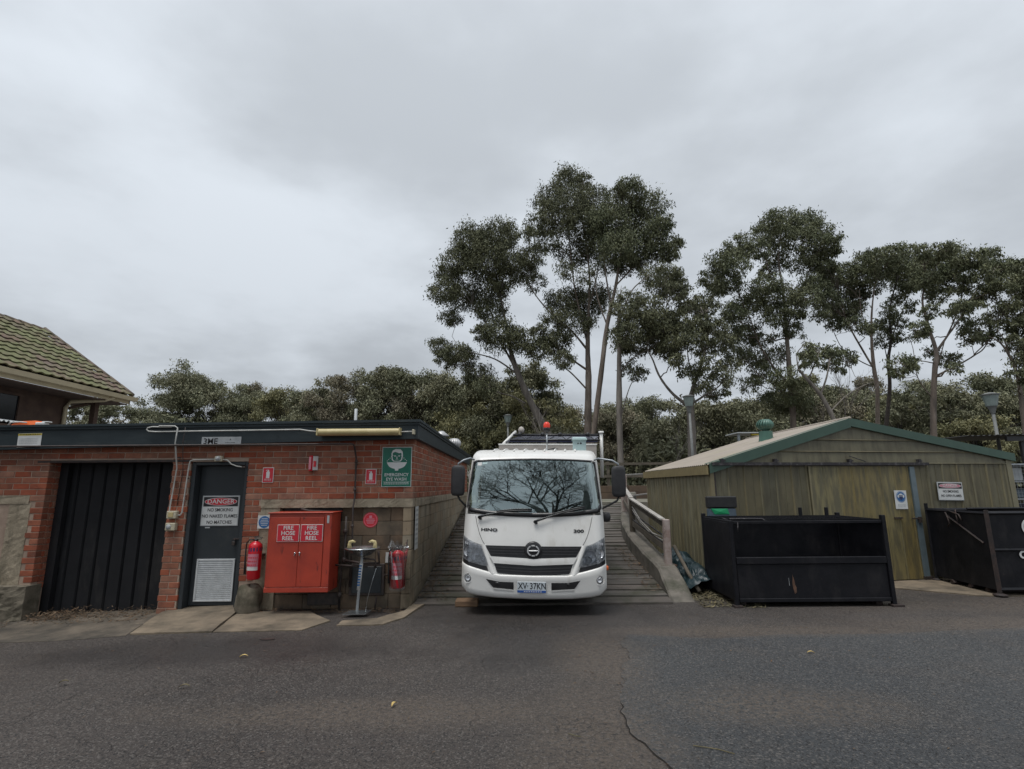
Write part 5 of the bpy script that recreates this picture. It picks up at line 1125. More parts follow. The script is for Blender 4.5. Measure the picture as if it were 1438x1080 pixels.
def patch(name, top, bot, mat, off=.004, th=.02, nx=24, nz=8, par=tk, bulge=0, sm=True):
    """sheet laid on the nose between two curves of (x, z), with returned edges"""
    m = MB(); V = []; F = []
    for k in (0, 1):
        for j in range(nz + 1):
            for i in range(nx + 1):
                u, v = i / nx, j / nz; xt = lerp(top[0][0], top[-1][0], u); xb = lerp(bot[0][0], bot[-1][0], u)
                zt_ = interp(top, xt); zb = interp(bot, xb); x = lerp(xb, xt, v); z = lerp(zb, zt_, v)
                y = fy_(x, z) - off - bulge * 16 * u * (1 - u) * v * (1 - v) + (th if k else 0); V.append((x, y, z))
    n = (nx + 1) * (nz + 1)
    for j in range(nz):
        for i in range(nx): a = j * (nx + 1) + i; F.append((a, a + 1, a + nx + 2, a + nx + 1))
    m.add(V[:n], F, sm=sm); F = []
    for i in range(nx): F += [(i, i + n, i + 1 + n, i + 1), (nz * (nx + 1) + i, nz * (nx + 1) + i + 1, nz * (nx + 1) + i + 1 + n, nz * (nx + 1) + i + n)]
    for j in range(nz): a = j * (nx + 1); b = a + nx; F += [(a, a + nx + 1, a + nx + 1 + n, a + n), (b, b + n, b + nx + 1 + n, b + nx + 1)]
    m.add(V, F, sm=False); o = m.obj(name, mat, par)
    return o
# cab shell: nose, roof, sides, with windscreen left open
BK = 1.62
m = MB(); NU = 40
def ring(z):
    P_ = []
    for i in range(NU + 1):
        u = -1 + 2 * i / NU; x = u * hw(z); P_.append((x, fy_(x, z), z))
    return P_
zs = [.52, .6, .7, .8, .9, 1.0, 1.1, 1.2, 1.27]
rows_ = [ring(z) for z in zs]; V = [p for r in rows_ for p in r]
m.add(V, [(j * (NU + 1) + i, j * (NU + 1) + i + 1, (j + 1) * (NU + 1) + i + 1, (j + 1) * (NU + 1) + i) for j in range(len(zs) - 1) for i in range(NU)], sm=True)
# scuttle under the glass (black) comes as own patch; roof cap
zs = [1.99, 2.02, 2.045, 2.07, 2.09, 2.11, 2.13, 2.155, 2.18]
rows_ = [ring(z) for z in zs]; rows_.append([(x, BK, 2.225 - .05 * (abs(x) / .8) ** 3) for (x, y, z) in rows_[-1]])
V = [p for r in rows_ for p in r]
m.add(V, [(j * (NU + 1) + i, j * (NU + 1) + i + 1, (j + 1) * (NU + 1) + i + 1, (j + 1) * (NU + 1) + i) for j in range(len(rows_) - 1) for i in range(NU)], sm=True)
# sides with side window opening, pillars
for s in (-1, 1):
    def sp(z, y): return (s * hw(z) * 1.0, y, z)
    lo = [(.52, .30), (.52, BK), (1.30, BK), (1.30, .42)]
    def e(z): return fy_(hw(z), z)
    m.add([sp(.62, e(.62)), sp(.62, .60), sp(1.27, .60), sp(1.27, e(1.27)), sp(.62, 1.30), sp(1.27, BK), sp(.62, BK), sp(.95, e(.95)), sp(.95, .6)], [(0, 1, 8, 7), (7, 8, 2, 3), (1, 6, 5, 2)], sm=False)
    m.add([sp(1.27, e(1.27)), sp(1.27, e(1.27) + .10), sp(2.01, e(2.01) + .07), sp(2.01, e(2.01))], [(0, 1, 2, 3)])
    m.add([sp(1.27, 1.42), sp(1.27, BK), sp(1.96, BK), sp(1.96, 1.42)], [(0, 1, 2, 3)])
    m.add([sp(1.95, e(1.96)), sp(1.95, BK), (s * .79, BK, 2.18), (s * .79, fy_(.79, 2.16), 2.16), sp(2.07, e(2.07)), sp(2.07, BK)], [(0, 1, 5, 4), (4, 5, 2, 3)])
m.add([(-.92, BK, .6), (.92, BK, .6), (.92, BK, 1.45), (-.92, BK, 1.45)], [(0, 1, 2, 3)])
m.add([(-.87, BK, 1.90), (.87, BK, 1.90), (.80, BK, 2.2), (-.80, BK, 2.2)], [(0, 1, 2, 3)])
for s in (-1, 1): m.add([(s * .92, BK, 1.45), (s * .42, BK, 1.45), (s * .42, BK, 1.90), (s * .87, BK, 1.90)], [(0, 1, 2, 3)])
cab = tobj('cab', m, 'truck_white')
# A pillars on the front face, white
for s in (-1, 1):
    m = MB(); V = []
    for j in range(9):
        z = lerp(1.27, 2.02, j / 8); h_ = hw(z)
        for xx in (h_ * .955, h_ * .978, h_): V.append((s * xx, fy_(xx, z), z))
    m.add(V, [(3 * j + k, 3 * j + k + 1, 3 * j + k + 4, 3 * j + k + 3) for j in range(8) for k in (0, 1)], sm=True); tobj('pillar', m, 'truck_white')
# interior
m = MB(); m.box(-.88, .36, .8, .88, .75, 1.24, b=.03); m.box(-.86, .75, .62, .86, 1.58, .7); tobj('dashboard', m, 'interior')
for x in (-.5, .5):
    m = MB(); m.box(x - .24, 1.0, .7, x + .24, 1.45, .95, b=.05); m.box(x - .23, 1.33, .95, x + .23, 1.48, 1.58, b=.05); m.box(x - .12, 1.34, 1.6, x + .12, 1.44, 1.76, b=.04); tobj('seat', m, 'interior')
m = MB(); P_ = [(.46 + .19 * math.cos(2 * math.pi * i / 24), .78 + .06 * math.sin(2 * math.pi * i / 24), 1.24 + .17 * math.sin(2 * math.pi * i / 24)) for i in range(25)]; m.tube(P_, .015, 8, cap=False); tobj('steering_wheel', m, 'truck_black')
m = MB(); m.box(-.1, .45, 1.80, .1, .49, 1.87, b=.015); tobj('rear_view_mirror', m, 'truck_black')
m = MB(); m.add([(-.40, BK - .005, 1.46), (.40, BK - .005, 1.46), (.40, BK - .005, 1.89), (-.40, BK - .005, 1.89)], [(0, 1, 2, 3)]); tobj('rear_window', m, 'lens')
m = MB(); m.box(-.2, .50, 1.242, .05, .6, 1.262, b=.005); tobj('dash_papers', m, 'paleblue')
# windscreen surround and glass
wt = [(-.878, 1.995), (-.82, 2.015), (-.6, 2.028), (-.3, 2.036), (0, 2.04), (.3, 2.036), (.6, 2.028), (.82, 2.015), (.878, 1.995)]
wb = [(-.935, 1.355), (-.88, 1.30), (-.6, 1.262), (-.3, 1.245), (0, 1.24), (.3, 1.245), (.6, 1.262), (.88, 1.30), (.935, 1.355)]
def inset(c, dx, dz): return [(x * (1 - dx), z + dz) for x, z in c]
patch('windscreen', inset(wt, .022, -.022), inset(wb, .022, .045), 'windscreen', off=.006, th=.006, nx=40, nz=16)
# black seal round the glass
m = MB(); ot = inset(wt, 0, 0); ob = inset(wb, 0, 0); it = inset(wt, .03, -.026); ib = inset(wb, .03, .055)
def loop(t_, b_, n=30):
    L_ = [(lerp(b_[0][0], b_[-1][0], i / n), interp(b_, lerp(b_[0][0], b_[-1][0], i / n))) for i in range(n + 1)]
    L_ += [(lerp(b_[-1][0], t_[-1][0], i / 8), lerp(b_[-1][1], t_[-1][1], i / 8)) for i in range(1, 8)]
    L_ += [(lerp(t_[-1][0], t_[0][0], i / n), interp(t_, lerp(t_[-1][0], t_[0][0], i / n))) for i in range(n + 1)]
    L_ += [(lerp(t_[0][0], b_[0][0], i / 8), lerp(t_[0][1], b_[0][1], i / 8)) for i in range(1, 8)]
    return L_
o1, i1 = loop(ot, ob), loop(it, ib); n = len(o1)
V = [(x, fy_(x, z) - .011, z) for x, z in o1] + [(x, fy_(x, z) - .011, z) for x, z in i1] + [(x, fy_(x, z) + .02, z) for x, z in o1] + [(x, fy_(x, z) + .02, z) for x, z in i1]
m.add(V, [(i, (i + 1) % n, (i + 1) % n + n, i + n) for i in range(n)] + [(i, i + 2 * n, (i + 1) % n + 2 * n, (i + 1) % n) for i in range(n)] + [(i + n, (i + 1) % n + n, (i + 1) % n + 3 * n, i + 3 * n) for i in range(n)], sm=True); tobj('windscreen_seal', m, 'truck_black')
m = MB(); m.box(-.74, fy_(.7, 1.92) - .001, 1.905, -.685, fy_(.7, 1.92) - .0005, 1.95)
patch('sticker', [(-.80, 1.980), (-.74, 1.981)], [(-.805, 1.935), (-.745, 1.935)], 'sign_white', off=.0085, th=.001, nx=3, nz=2)
patch('sticker', [(-.73, 1.981), (-.66, 1.983)], [(-.733, 1.953), (-.663, 1.955)], 'paleblue', off=.0085, th=.001, nx=3, nz=2)
# wipers
for (a, b, c_) in (((-.74, 1.235), (-.40, 1.315), (-.02, 1.325)), ((.02, 1.185), (.30, 1.285), (.70, 1.365))):
    m = MB(); P_ = []
    for i in range(13):
        u = i / 12; x = lerp(a[0], c_[0], u); z = (1 - u) ** 2 * a[1] + 2 * u * (1 - u) * (b[1] + .025) + u * u * c_[1]; P_.append((x, fy_(x, z) - .045, z))
    m.tube(P_, [.015] * 3 + [.010] * 10, 6); tobj('wiper', m, 'truck_black')
    m = MB(); m.tube([(a[0], fy_(*a) - .04, a[1]), (a[0] + .02, fy_(*a) - .01, a[1] - .02)], .022, 8); m.tube([(x, y + .012, z + .02) for x, y, z in P_[4:]], .008, 6); tobj('wiper_blade', m, 'truck_black')
# bonnet panel seams
def seam(pts, r=.0035, nm='seam', mat='seam'):
    m = MB(); P_ = []
    for (a, b), (c, d) in zip(pts, pts[1:]):
        for i in range(6): x, z = lerp(a, c, i / 6), lerp(b, d, i / 6); P_.append((x, fy_(x, z) - .0015, z))
    P_.append((pts[-1][0], fy_(*pts[-1]) - .0015, pts[-1][1])); m.tube(P_, r, 5); tobj(nm, m, mat)
for s in (-1, 1): seam([(s * .79, 1.245), (s * .765, 1.14), (s * .73, 1.03), (s * .69, .94), (s * .64, .865)])
# grille: upper black, centre bar, lower black, white V frame
patch('grille', [(-.645, .872), (-.2, .868), (0, .868), (.2, .868), (.645, .872)], [(-.56, .735), (0, .715), (.56, .735)], 'truck_black', off=.003, th=.02, nz=4)
for z in (.835, .80, .765): patch('grille_bar', [(-.60 + (.87 - z) * .2, z + .012), (0, z + .008), (.60 - (.87 - z) * .2, z + .012)], [(-.60 + (.87 - z) * .2, z), (0, z - .004), (.60 - (.87 - z) * .2, z)], 'truck_mat', off=.016, th=.012, nz=1)
patch('grille_bumper_bar', [(-.575, .732), (0, .710), (.575, .732)], [(-.52, .652), (0, .628), (.52, .652)], 'truck_white', off=.020, th=.03, nz=5, bulge=.004)
patch('grille', [(-.52, .650), (0, .626), (.52, .650)], [(-.47, .528), (0, .508), (.47, .528)], 'truck_black', off=.003, th=.02, nz=4)
for z in (.60, .565): patch('grille_bar', [(-.49, z + .012), (0, z - .010), (.49, z + .012)], [(-.49, z), (0, z - .022), (.49, z)], 'truck_mat', off=.014, th=.012, nz=1)
for s in (-1, 1):
    A = [(.645, .885), (.60, .78), (.555, .66), (.50, .54), (.49, .52)]; B = [(.715, .885), (.675, .78), (.635, .67), (.595, .56), (.58, .53)]
    m = MB(); V = []
    for (a, b) in zip(A, B):
        V += [(s * a[0], fy_(a[0], a[1]) - .012, a[1]), (s * (a[0] + b[0]) / 2, fy_((a[0] + b[0]) / 2, a[1]) - .026, a[1]), (s * b[0], fy_(b[0], b[1]) - .012, b[1]), (s * b[0], fy_(b[0], b[1]) + .02, b[1]), (s * a[0], fy_(a[0], a[1]) + .02, a[1])]
    m.add(V, [(5 * j + k, 5 * j + (k + 1) % 5, 5 * j + 5 + (k + 1) % 5, 5 * j + 5 + k) for j in range(4) for k in range(5)], sm=True); tobj('grille_frame', m, 'truck_white')
    # headlight: black housing, reflector, bulbs, clear lens, black lower trim
    def hq(a): return sorted([(s * x, z) for x, z in a])
    ht = hq([(.962, .985), (.88, .950), (.79, .905), (.705, .880)]); hb = hq([(.962, .69), (.82, .64), (.70, .61), (.585, .595)])
    patch('headlight_housing', ht, hb, 'headlamp_back', off=.002, th=.02, nx=14, nz=10)
    hl = patch('headlight', [(x * .992, z - .012) for x, z in ht], [(x * .992, z + .028) for x, z in hb], 'lens', off=.022, th=.004, nx=14, nz=10)
    for (x, z, r_) in ((.745, .745, .085), (.865, .785, .062), (.84, .69, .034), (.66, .70, .035)):
        m = MB(); yy = fy_(x, z); m.lathe([(r_, -.016), (r_ * .85, -.006), (r_ * .4, -.002), (0, -.002)], (s * x, yy, z), 18, axis='Y'); m.lathe([(0, -.014), (r_ * .28, -.012), (r_ * .3, -.003)], (s * x, yy, z), 12, axis='Y'); m.obj('reflector', 'lamp_silver', hl)
    m = MB()
    for i in range(9): x = .66 + i * .03; z = .865 + (x - .66) * .25 - .03; m.box(s * x, fy_(x, z) - .017, z - .012, s * (x + .022), fy_(x, z) - .010, z + .022)
    m.obj('reflector', 'lamp_silver', hl)
    patch('headlight_trim', [(x * .995, z + .010) for x, z in hb], [(x * .99, z - .045) for x, z in hb], 'truck_black', off=.010, th=.03, nx=14, nz=2)
    # fog light with recess
    fx, fz = .862, .455; m = MB(); yy = fy_(fx, fz) - .002
    m.lathe([(.062, -.006), (.045, .006), (.040, .006), (0, .006)], (s * fx, yy - .006, fz), 20, axis='Y'); tobj('fog_light_bezel', m, 'truck_white')
    m = MB(); m.lathe([(.038, -.006), (.034, -.014), (.026, -.016), (.020, -.008), (0, -.006)], (s * fx, yy - .001, fz), 20, axis='Y'); tobj('fog_light', m, 'lamp_silver')
    m = MB(); m.lathe([(.043, -.004), (.039, -.016), (.033, -.012)], (s * fx, yy - .001, fz), 20, axis='Y'); tobj('fog_light_rim', m, 'truck_black')
    # lower air intake
    if s < 0: tp_, bt_ = [(-.625, .455), (-.255, .440)], [(-.52, .345), (-.255, .325)]
    else: tp_, bt_ = [(.235, .440), (.615, .455)], [(.235, .325), (.53, .345)]
    patch('air_intake', tp_, bt_, 'truck_black', off=.010, th=.02, nx=10, nz=3)
    patch('air_intake_lip', [(x, z + .0) for x, z in bt_], [(x * 1.0, z - .016) for x, z in bt_], 'truck_white', off=.020, th=.02, nx=10, nz=1)
    m = MB(); m.tube([(s * (.50 if s < 0 else .47), fy_(.47, .39) - .006, .40), (s * (.44), fy_(.44, .39) - .006, .405)], .018, 8); tobj('tow_eye', m, 'truck_black')
    # side turn lamp lens edge and door handle shading
# bumper
m = MB(); V = []; nb_ = 44; prof_ = []
def bt(x): return interp([(0, .505), (.45, .512), (.60, .545), (.80, .595), (.95, .640)], abs(x))
def bb(x): return interp([(0, .205), (.5, .215), (.75, .235), (.88, .265), (.95, .31)], abs(x))
K = [(0, .05, -.035), (.0, .0, .0), (.06, .0, .018), (.5, 0, .008), (.85, 0, .0), (.96, 0, .012), (1, 0, .035), (1, .0, .12)]
for i in range(nb_ + 1):
    u = -1 + 2 * i / nb_
    for (t_, dz, dy) in [(1.0, 0, -.05), (1.0, 0, 0.012), (.93, 0, .024), (.75, 0, .012), (.5, 0, .002), (.25, 0, .002), (.08, 0, -.006), (0, 0, -.04), (0, 0, -.14)]:
        x = u * .970; z = lerp(bb(x), bt(x), t_); y = fy_(x, max(z, .36)) - dy; V.append((x, y, z + dz))
m.add(V, [(9 * i + k, 9 * i + k + 1, 9 * (i + 1) + k + 1, 9 * (i + 1) + k) for i in range(nb_) for k in range(8)], sm=True)
for s in (-1, 1):
    e0 = [(s * .970, fy_(.970, .5) - .0, z) for z in (bb(.95), .62)]
    m.add([(s * .970, fy_(.970, .5), bb(.95)), (s * .970, .95, .40), (s * .970, .95, .60), (s * .970, fy_(.970, .5), .64)], [(0, 1, 2, 3)])
bump = tobj('bumper', m, 'truck_white')
# number plate
pl_ = MB(); pl_.box(-.206, fy_(0, .38) - .030, .298, .166, fy_(0, .38) - .022, .432, b=.003); plate = tobj('number_plate', pl_, 'plate')
m = MB(); m.box(-.205, fy_(0, .38) - .0315, .299, .165, fy_(0, .38) - .0302, .327); m.obj('plate_band', 'plate_blue', plate)
for tx, xx in (('XV', -.138), ('·', -.070), ('37KN', .062)): text('lettering', tx, .110, (xx, fy_(0, .38) - .031, .377), 'sign_black', plate, bold=.0012, sx=.80)
m = MB()
for k in range(8): m.box(-.12 + k * .03, fy_(0, .38) - .0322, .308, -.12 + k * .03 + .02, fy_(0, .38) - .0316, .316)
m.obj('print', 'sign_white', plate)
# emblem and badges
m = MB(); yy = fy_(0, .82) - .02
m.lathe([(.118, .02), (.118, -.004), (.10, -.016), (0, -.018)], (0, yy, .815), 32, axis='Y'); tobj('emblem_base', m, 'truck_black')
m = MB(); V = []; n = 40
def er(a): return .076, .066
for i in range(n):
    a = 2 * math.pi * i / n; c_, s_ = math.cos(a), math.sin(a)
    for rx, rz, dy in ((.082, .073, 0), (.079, .070, -.009), (.066, .058, -.009), (.063, .055, 0)): V.append((rx * c_, yy - .018 + dy, .815 + rz * s_))
gap = [i for i in range(n) if i in (8, 9, 10, 11, 28, 29, 30, 31) and False]
m.add(V, [(4 * i + k, 4 * i + k + 1, 4 * ((i + 1) % n) + k + 1, 4 * ((i + 1) % n) + k) for i in range(n) for k in range(3) if i not in (7, 12, 27, 32)]); m.box(-.060, yy - .028, .808, .060, yy - .019, .822, b=.003); tobj('emblem', m, 'badge_silver')
def badge(txt, x, z, size):
    y = fy_(x, z) - .004; me = None
    o = text('badge', txt, size, (x, y, z), 'truck_mat', tk, rot=(math.pi / 2 - .06, 0, -.10 if x < 0 else .10), bold=.0018, sx=1.6, ext=.003)
badge('HINO', -.595, 1.068, .055); badge('300', .605, 1.062, .058)
# mirrors
for s, xm in ((-1, -1.07), (1, 1.180)):
    mi = MB(); mi.T = Matrix.Translation((xm, .30, 1.725)); cols_ = 24
    prof_m = [(-.215, .55, .7), (-.205, .82, .9), (-.17, .97, 1), (0, 1, 1), (.15, .98, 1), (.19, .86, .92), (.205, .62, .75), (.212, .2, .3)]
    V = []
    for (z, sx, sy) in prof_m:
        for i in range(cols_):
            a = 2 * math.pi * i / cols_; ca, sa = math.cos(a), math.sin(a); q = 3.2
            rr = (abs(ca) ** q + abs(sa) ** q) ** (-1 / q); V.append((.098 * sx * rr * ca, .055 * sy * rr * sa, z))
    mi.add(V, [(j * cols_ + i, j * cols_ + (i + 1) % cols_, (j + 1) * cols_ + (i + 1) % cols_, (j + 1) * cols_ + i) for j in range(len(prof_m) - 1) for i in range(cols_)] + [tuple(range(cols_)), tuple(range((len(prof_m) - 1) * cols_, len(prof_m) * cols_))], sm=True)
    mo = mi.obj('mirror', 'truck_mat', tk)
    m = MB(); m.tube([(s * .86, .42, 2.02), (s * .91, .36, 2.04), (xm - s * .08, .30, 2.01), (xm, .29, 1.96), (xm, .29, 1.92)], .013, 8); m.obj('mirror_arm', 'galv', tk)
    m = MB(); m.tube([(xm, .30, 1.52), (xm - s * .03, .30, 1.46), (s * .93, .34, 1.34), (s * .91, .40, 1.31)], .014, 8); m.obj('mirror_arm', 'truck_black', tk)
m = MB(); m.lathe([(0, -.07), (.05, -.055), (.062, 0), (.05, .055), (0, .07)], (1.01, .42, 1.235), 16); m.tube([(.93, .42, 1.30), (1.0, .42, 1.28)], .014, 6); m.obj('kerb_mirror', 'truck_mat', tk)
m = MB(); m.lathe([(0, -.04), (.03, -.035), (.036, 0), (.03, .03), (0, .035)], (1.035, .85, .495), 14, axis='X'); m.obj('side_marker', 'orange', tk); m = MB(); m.box(.94, .83, .47, 1.01, .87, .52); m.obj('marker_bracket', 'truck_black', tk)
# roof ribs
for i in range(9):
    x = -.60 + i * .15; m = MB(); P_ = []
    for j in range(7):
        u = j / 6; z = lerp(2.145, 2.18, min(1, u * 2)); y = lerp(fy_(x, 2.14) + .02, 1.2, u); zz_ = 2.150 + .05 * min(1, u * 1.6) ** .6; P_.append((x + .10 * u * .35, y, zz_ + .006))
    m.tube(P_, [.008] + [.017] * 5 + [.008], 8); m.obj('roof_rib', 'truck_white', tk)
m = MB(); m.add([(.765, fy_(.76, 2.08) - .008, 2.05), (.80, fy_(.79, 2.08) - .006, 2.045), (.79, fy_(.78, 2.12), 2.09), (.76, fy_(.75, 2.12) - .004, 2.095)], [(0, 1, 2, 3)]); m.obj('roof_lamp', 'truck_black', tk)
# headboard and rack behind the cab
tz = R_(0)
m = MB(); m.box(-.62, 1.70, 1.3, 1.02, 1.74, 2.335, b=.006); tobj('headboard', m, 'truck_beige')
m = MB(); m.box(-.63, 1.69, 2.33, 1.03, 1.75, 2.352, b=.004); tobj('headboard_rail', m, 'truck_white')
m = MB(); m.box(-.92, 1.80, .95, .95, 5.0, 1.15, b=.01); m.T = Matrix.Identity(4); tobj('tray', m, 'truck_white')
for s in (-.92, .92): m = MB(); m.box(s, 1.80, 1.15, s + .03, 5.0, 1.75, b=.006); tobj('tray_side', m, 'truck_beige')
m = MB(); m.tube([(-.55, 1.75, 2.35), (-.38, 2.35, 2.62)], .028, 6); tobj('rack_post', m, 'truck_white')
m = MB(); m.tube([(1.13, 1.98, 1.8), (1.13, 1.98, 2.565)], .03, 6); tobj('rack_post', m, 'truck_white')
m = MB(); m.lathe([(.045, 0), (.045, .03), (0, .035)], (1.13, 1.98, 2.562), 10); tobj('rack_cap', m, 'truck_white')
for (y, z, x0, x1, r_) in ((2.0, 2.53, -.40, 1.13, .018), (1.9, 2.43, -.45, 1.10, .018), (3.4, 2.665, -.30, 1.30, .022)): m = MB(); m.tube([(x0, y, z), (x1, y, z)], r_, 6); tobj('rack_bar', m, 'truck_black' if y < 3 else 'rail_dark')
m = MB(); m.add([(-.52, 1.80, 2.40), (1.05, 1.80, 2.40), (1.22, 3.4, 2.655), (-.33, 3.4, 2.655), (-.52, 1.80, 2.385), (1.05, 1.80, 2.385), (1.22, 3.4, 2.64), (-.33, 3.4, 2.64)], [(0, 1, 2, 3), (4, 7, 6, 5), (0, 4, 5, 1), (1, 5, 6, 2), (2, 6, 7, 3), (3, 7, 4, 0)]); tobj('dark_panel', m, 'navy_panel')
for x in (-.28, .12, .42, .9): m = MB(); m.lathe([(0, 0), (.03, 0), (.035, .05), (.02, .07), (0, .07)], (x, 1.98, 2.50), 8); m.tube([(x, 1.98, 2.54), (x + .1, 1.9, 2.44), (x + .2, 1.96, 2.5)], .008, 5); tobj('rack_clamp', m, 'truck_black')
m = MB(); m.lathe([(0, 0), (.05, .0), (.055, .06), (.03, .10), (0, .11)], (-.26, 2.1, 2.58), 10); m.obj('rack_knob', 'truck_beige', tk)
m = MB(); m.tube([(.19, 1.30, 2.20), (.19, 1.30, 2.50)], .012, 8); m.box(.17, 1.28, 2.19, .21, 1.32, 2.23); tobj('beacon_pole', m, 'steel')
m = MB(); m.lathe([(.02, 2.50), (.05, 2.53), (.055, 2.575), (.05, 2.58)], (.19, 1.30, 0), 18); bq = tobj('beacon', m, 'truck_black')
m = MB(); m.lathe([(.052, 2.58), (.056, 2.615), (.045, 2.655), (.025, 2.672), (0, 2.676)], (.19, 1.30, 0), 18); m.obj('beacon_dome', 'beacon_red', bq)
m = MB(); m.tube([(.19, 1.3, 2.22), (.25, 1.2, 2.23), (.32, 1.25, 2.25), (.28, 1.32, 2.22), (.36, 1.3, 2.24)], .008, 5); tobj('cable', m, 'truck_black')
m = MB(); m.box(.60, 1.08, 2.20, .80, 1.26, 2.38, b=.005); bx = tobj('roof_box', m, 'paleblue'); m = MB(); m.add([(.585, 1.05, 2.385), (.815, 1.05, 2.385), (.80, 1.27, 2.425), (.60, 1.27, 2.425), (.585, 1.05, 2.36), (.815, 1.05, 2.36), (.815, 1.28, 2.36), (.585, 1.28, 2.36)], [(0, 1, 2, 3), (0, 4, 5, 1), (1, 5, 6, 2), (2, 6, 7, 3), (3, 7, 4, 0)]); m.obj('box_lid', 'paleblue', bx)
m = MB(); m.prism([(.66, 2.30), (.675, 2.325), (.69, 2.30)], 1.076, 1.079); m.prism([(.70, 2.30), (.718, 2.332), (.735, 2.30)], 1.076, 1.079); m.obj('mark', 'black', bx)
# wheels, chassis
for s in (-1, 1):
    for yw in (1.12, 3.9):
        zc = .43 if yw < 2 else .80; xw = s * .76
        m = MB(); m.lathe([(.20, -.10), (.33, -.105), (.355, -.08), (.362, 0), (.355, .08), (.33, .105), (.20, .10)], (xw, yw, zc), 32, axis='X'); wh = tobj('wheel', m, 'rubber')
        m = MB(); m.lathe([(.21, -.09), (.19, -.04), (.10, -.02), (.05, -.05), (0, -.05)] if s < 0 else [(.21, .09), (.19, .04), (.10, .02), (.05, .05), (0, .05)], (xw, yw, zc), 24, axis='X'); m.obj('rim', 'galv', wh)
m = MB(); m.box(-.80, .35, .33, .80, 1.6, .62); m.box(-.45, .6, .45, .45, 5.0, .85); tobj('chassis', m, 'truck_mat')
m = MB(); m.tube([(-.8, 1.12, .42), (.8, 1.12, .42)], .05, 8); tobj('axle', m, 'truck_mat')
m = MB(); m.box(-.82, 7.78, .0, -.50, 8.0, .085, b=.012); t = m.obj('timber_block', 'timber', label='short timber block wedged in front of the truck wheel', category='timber')
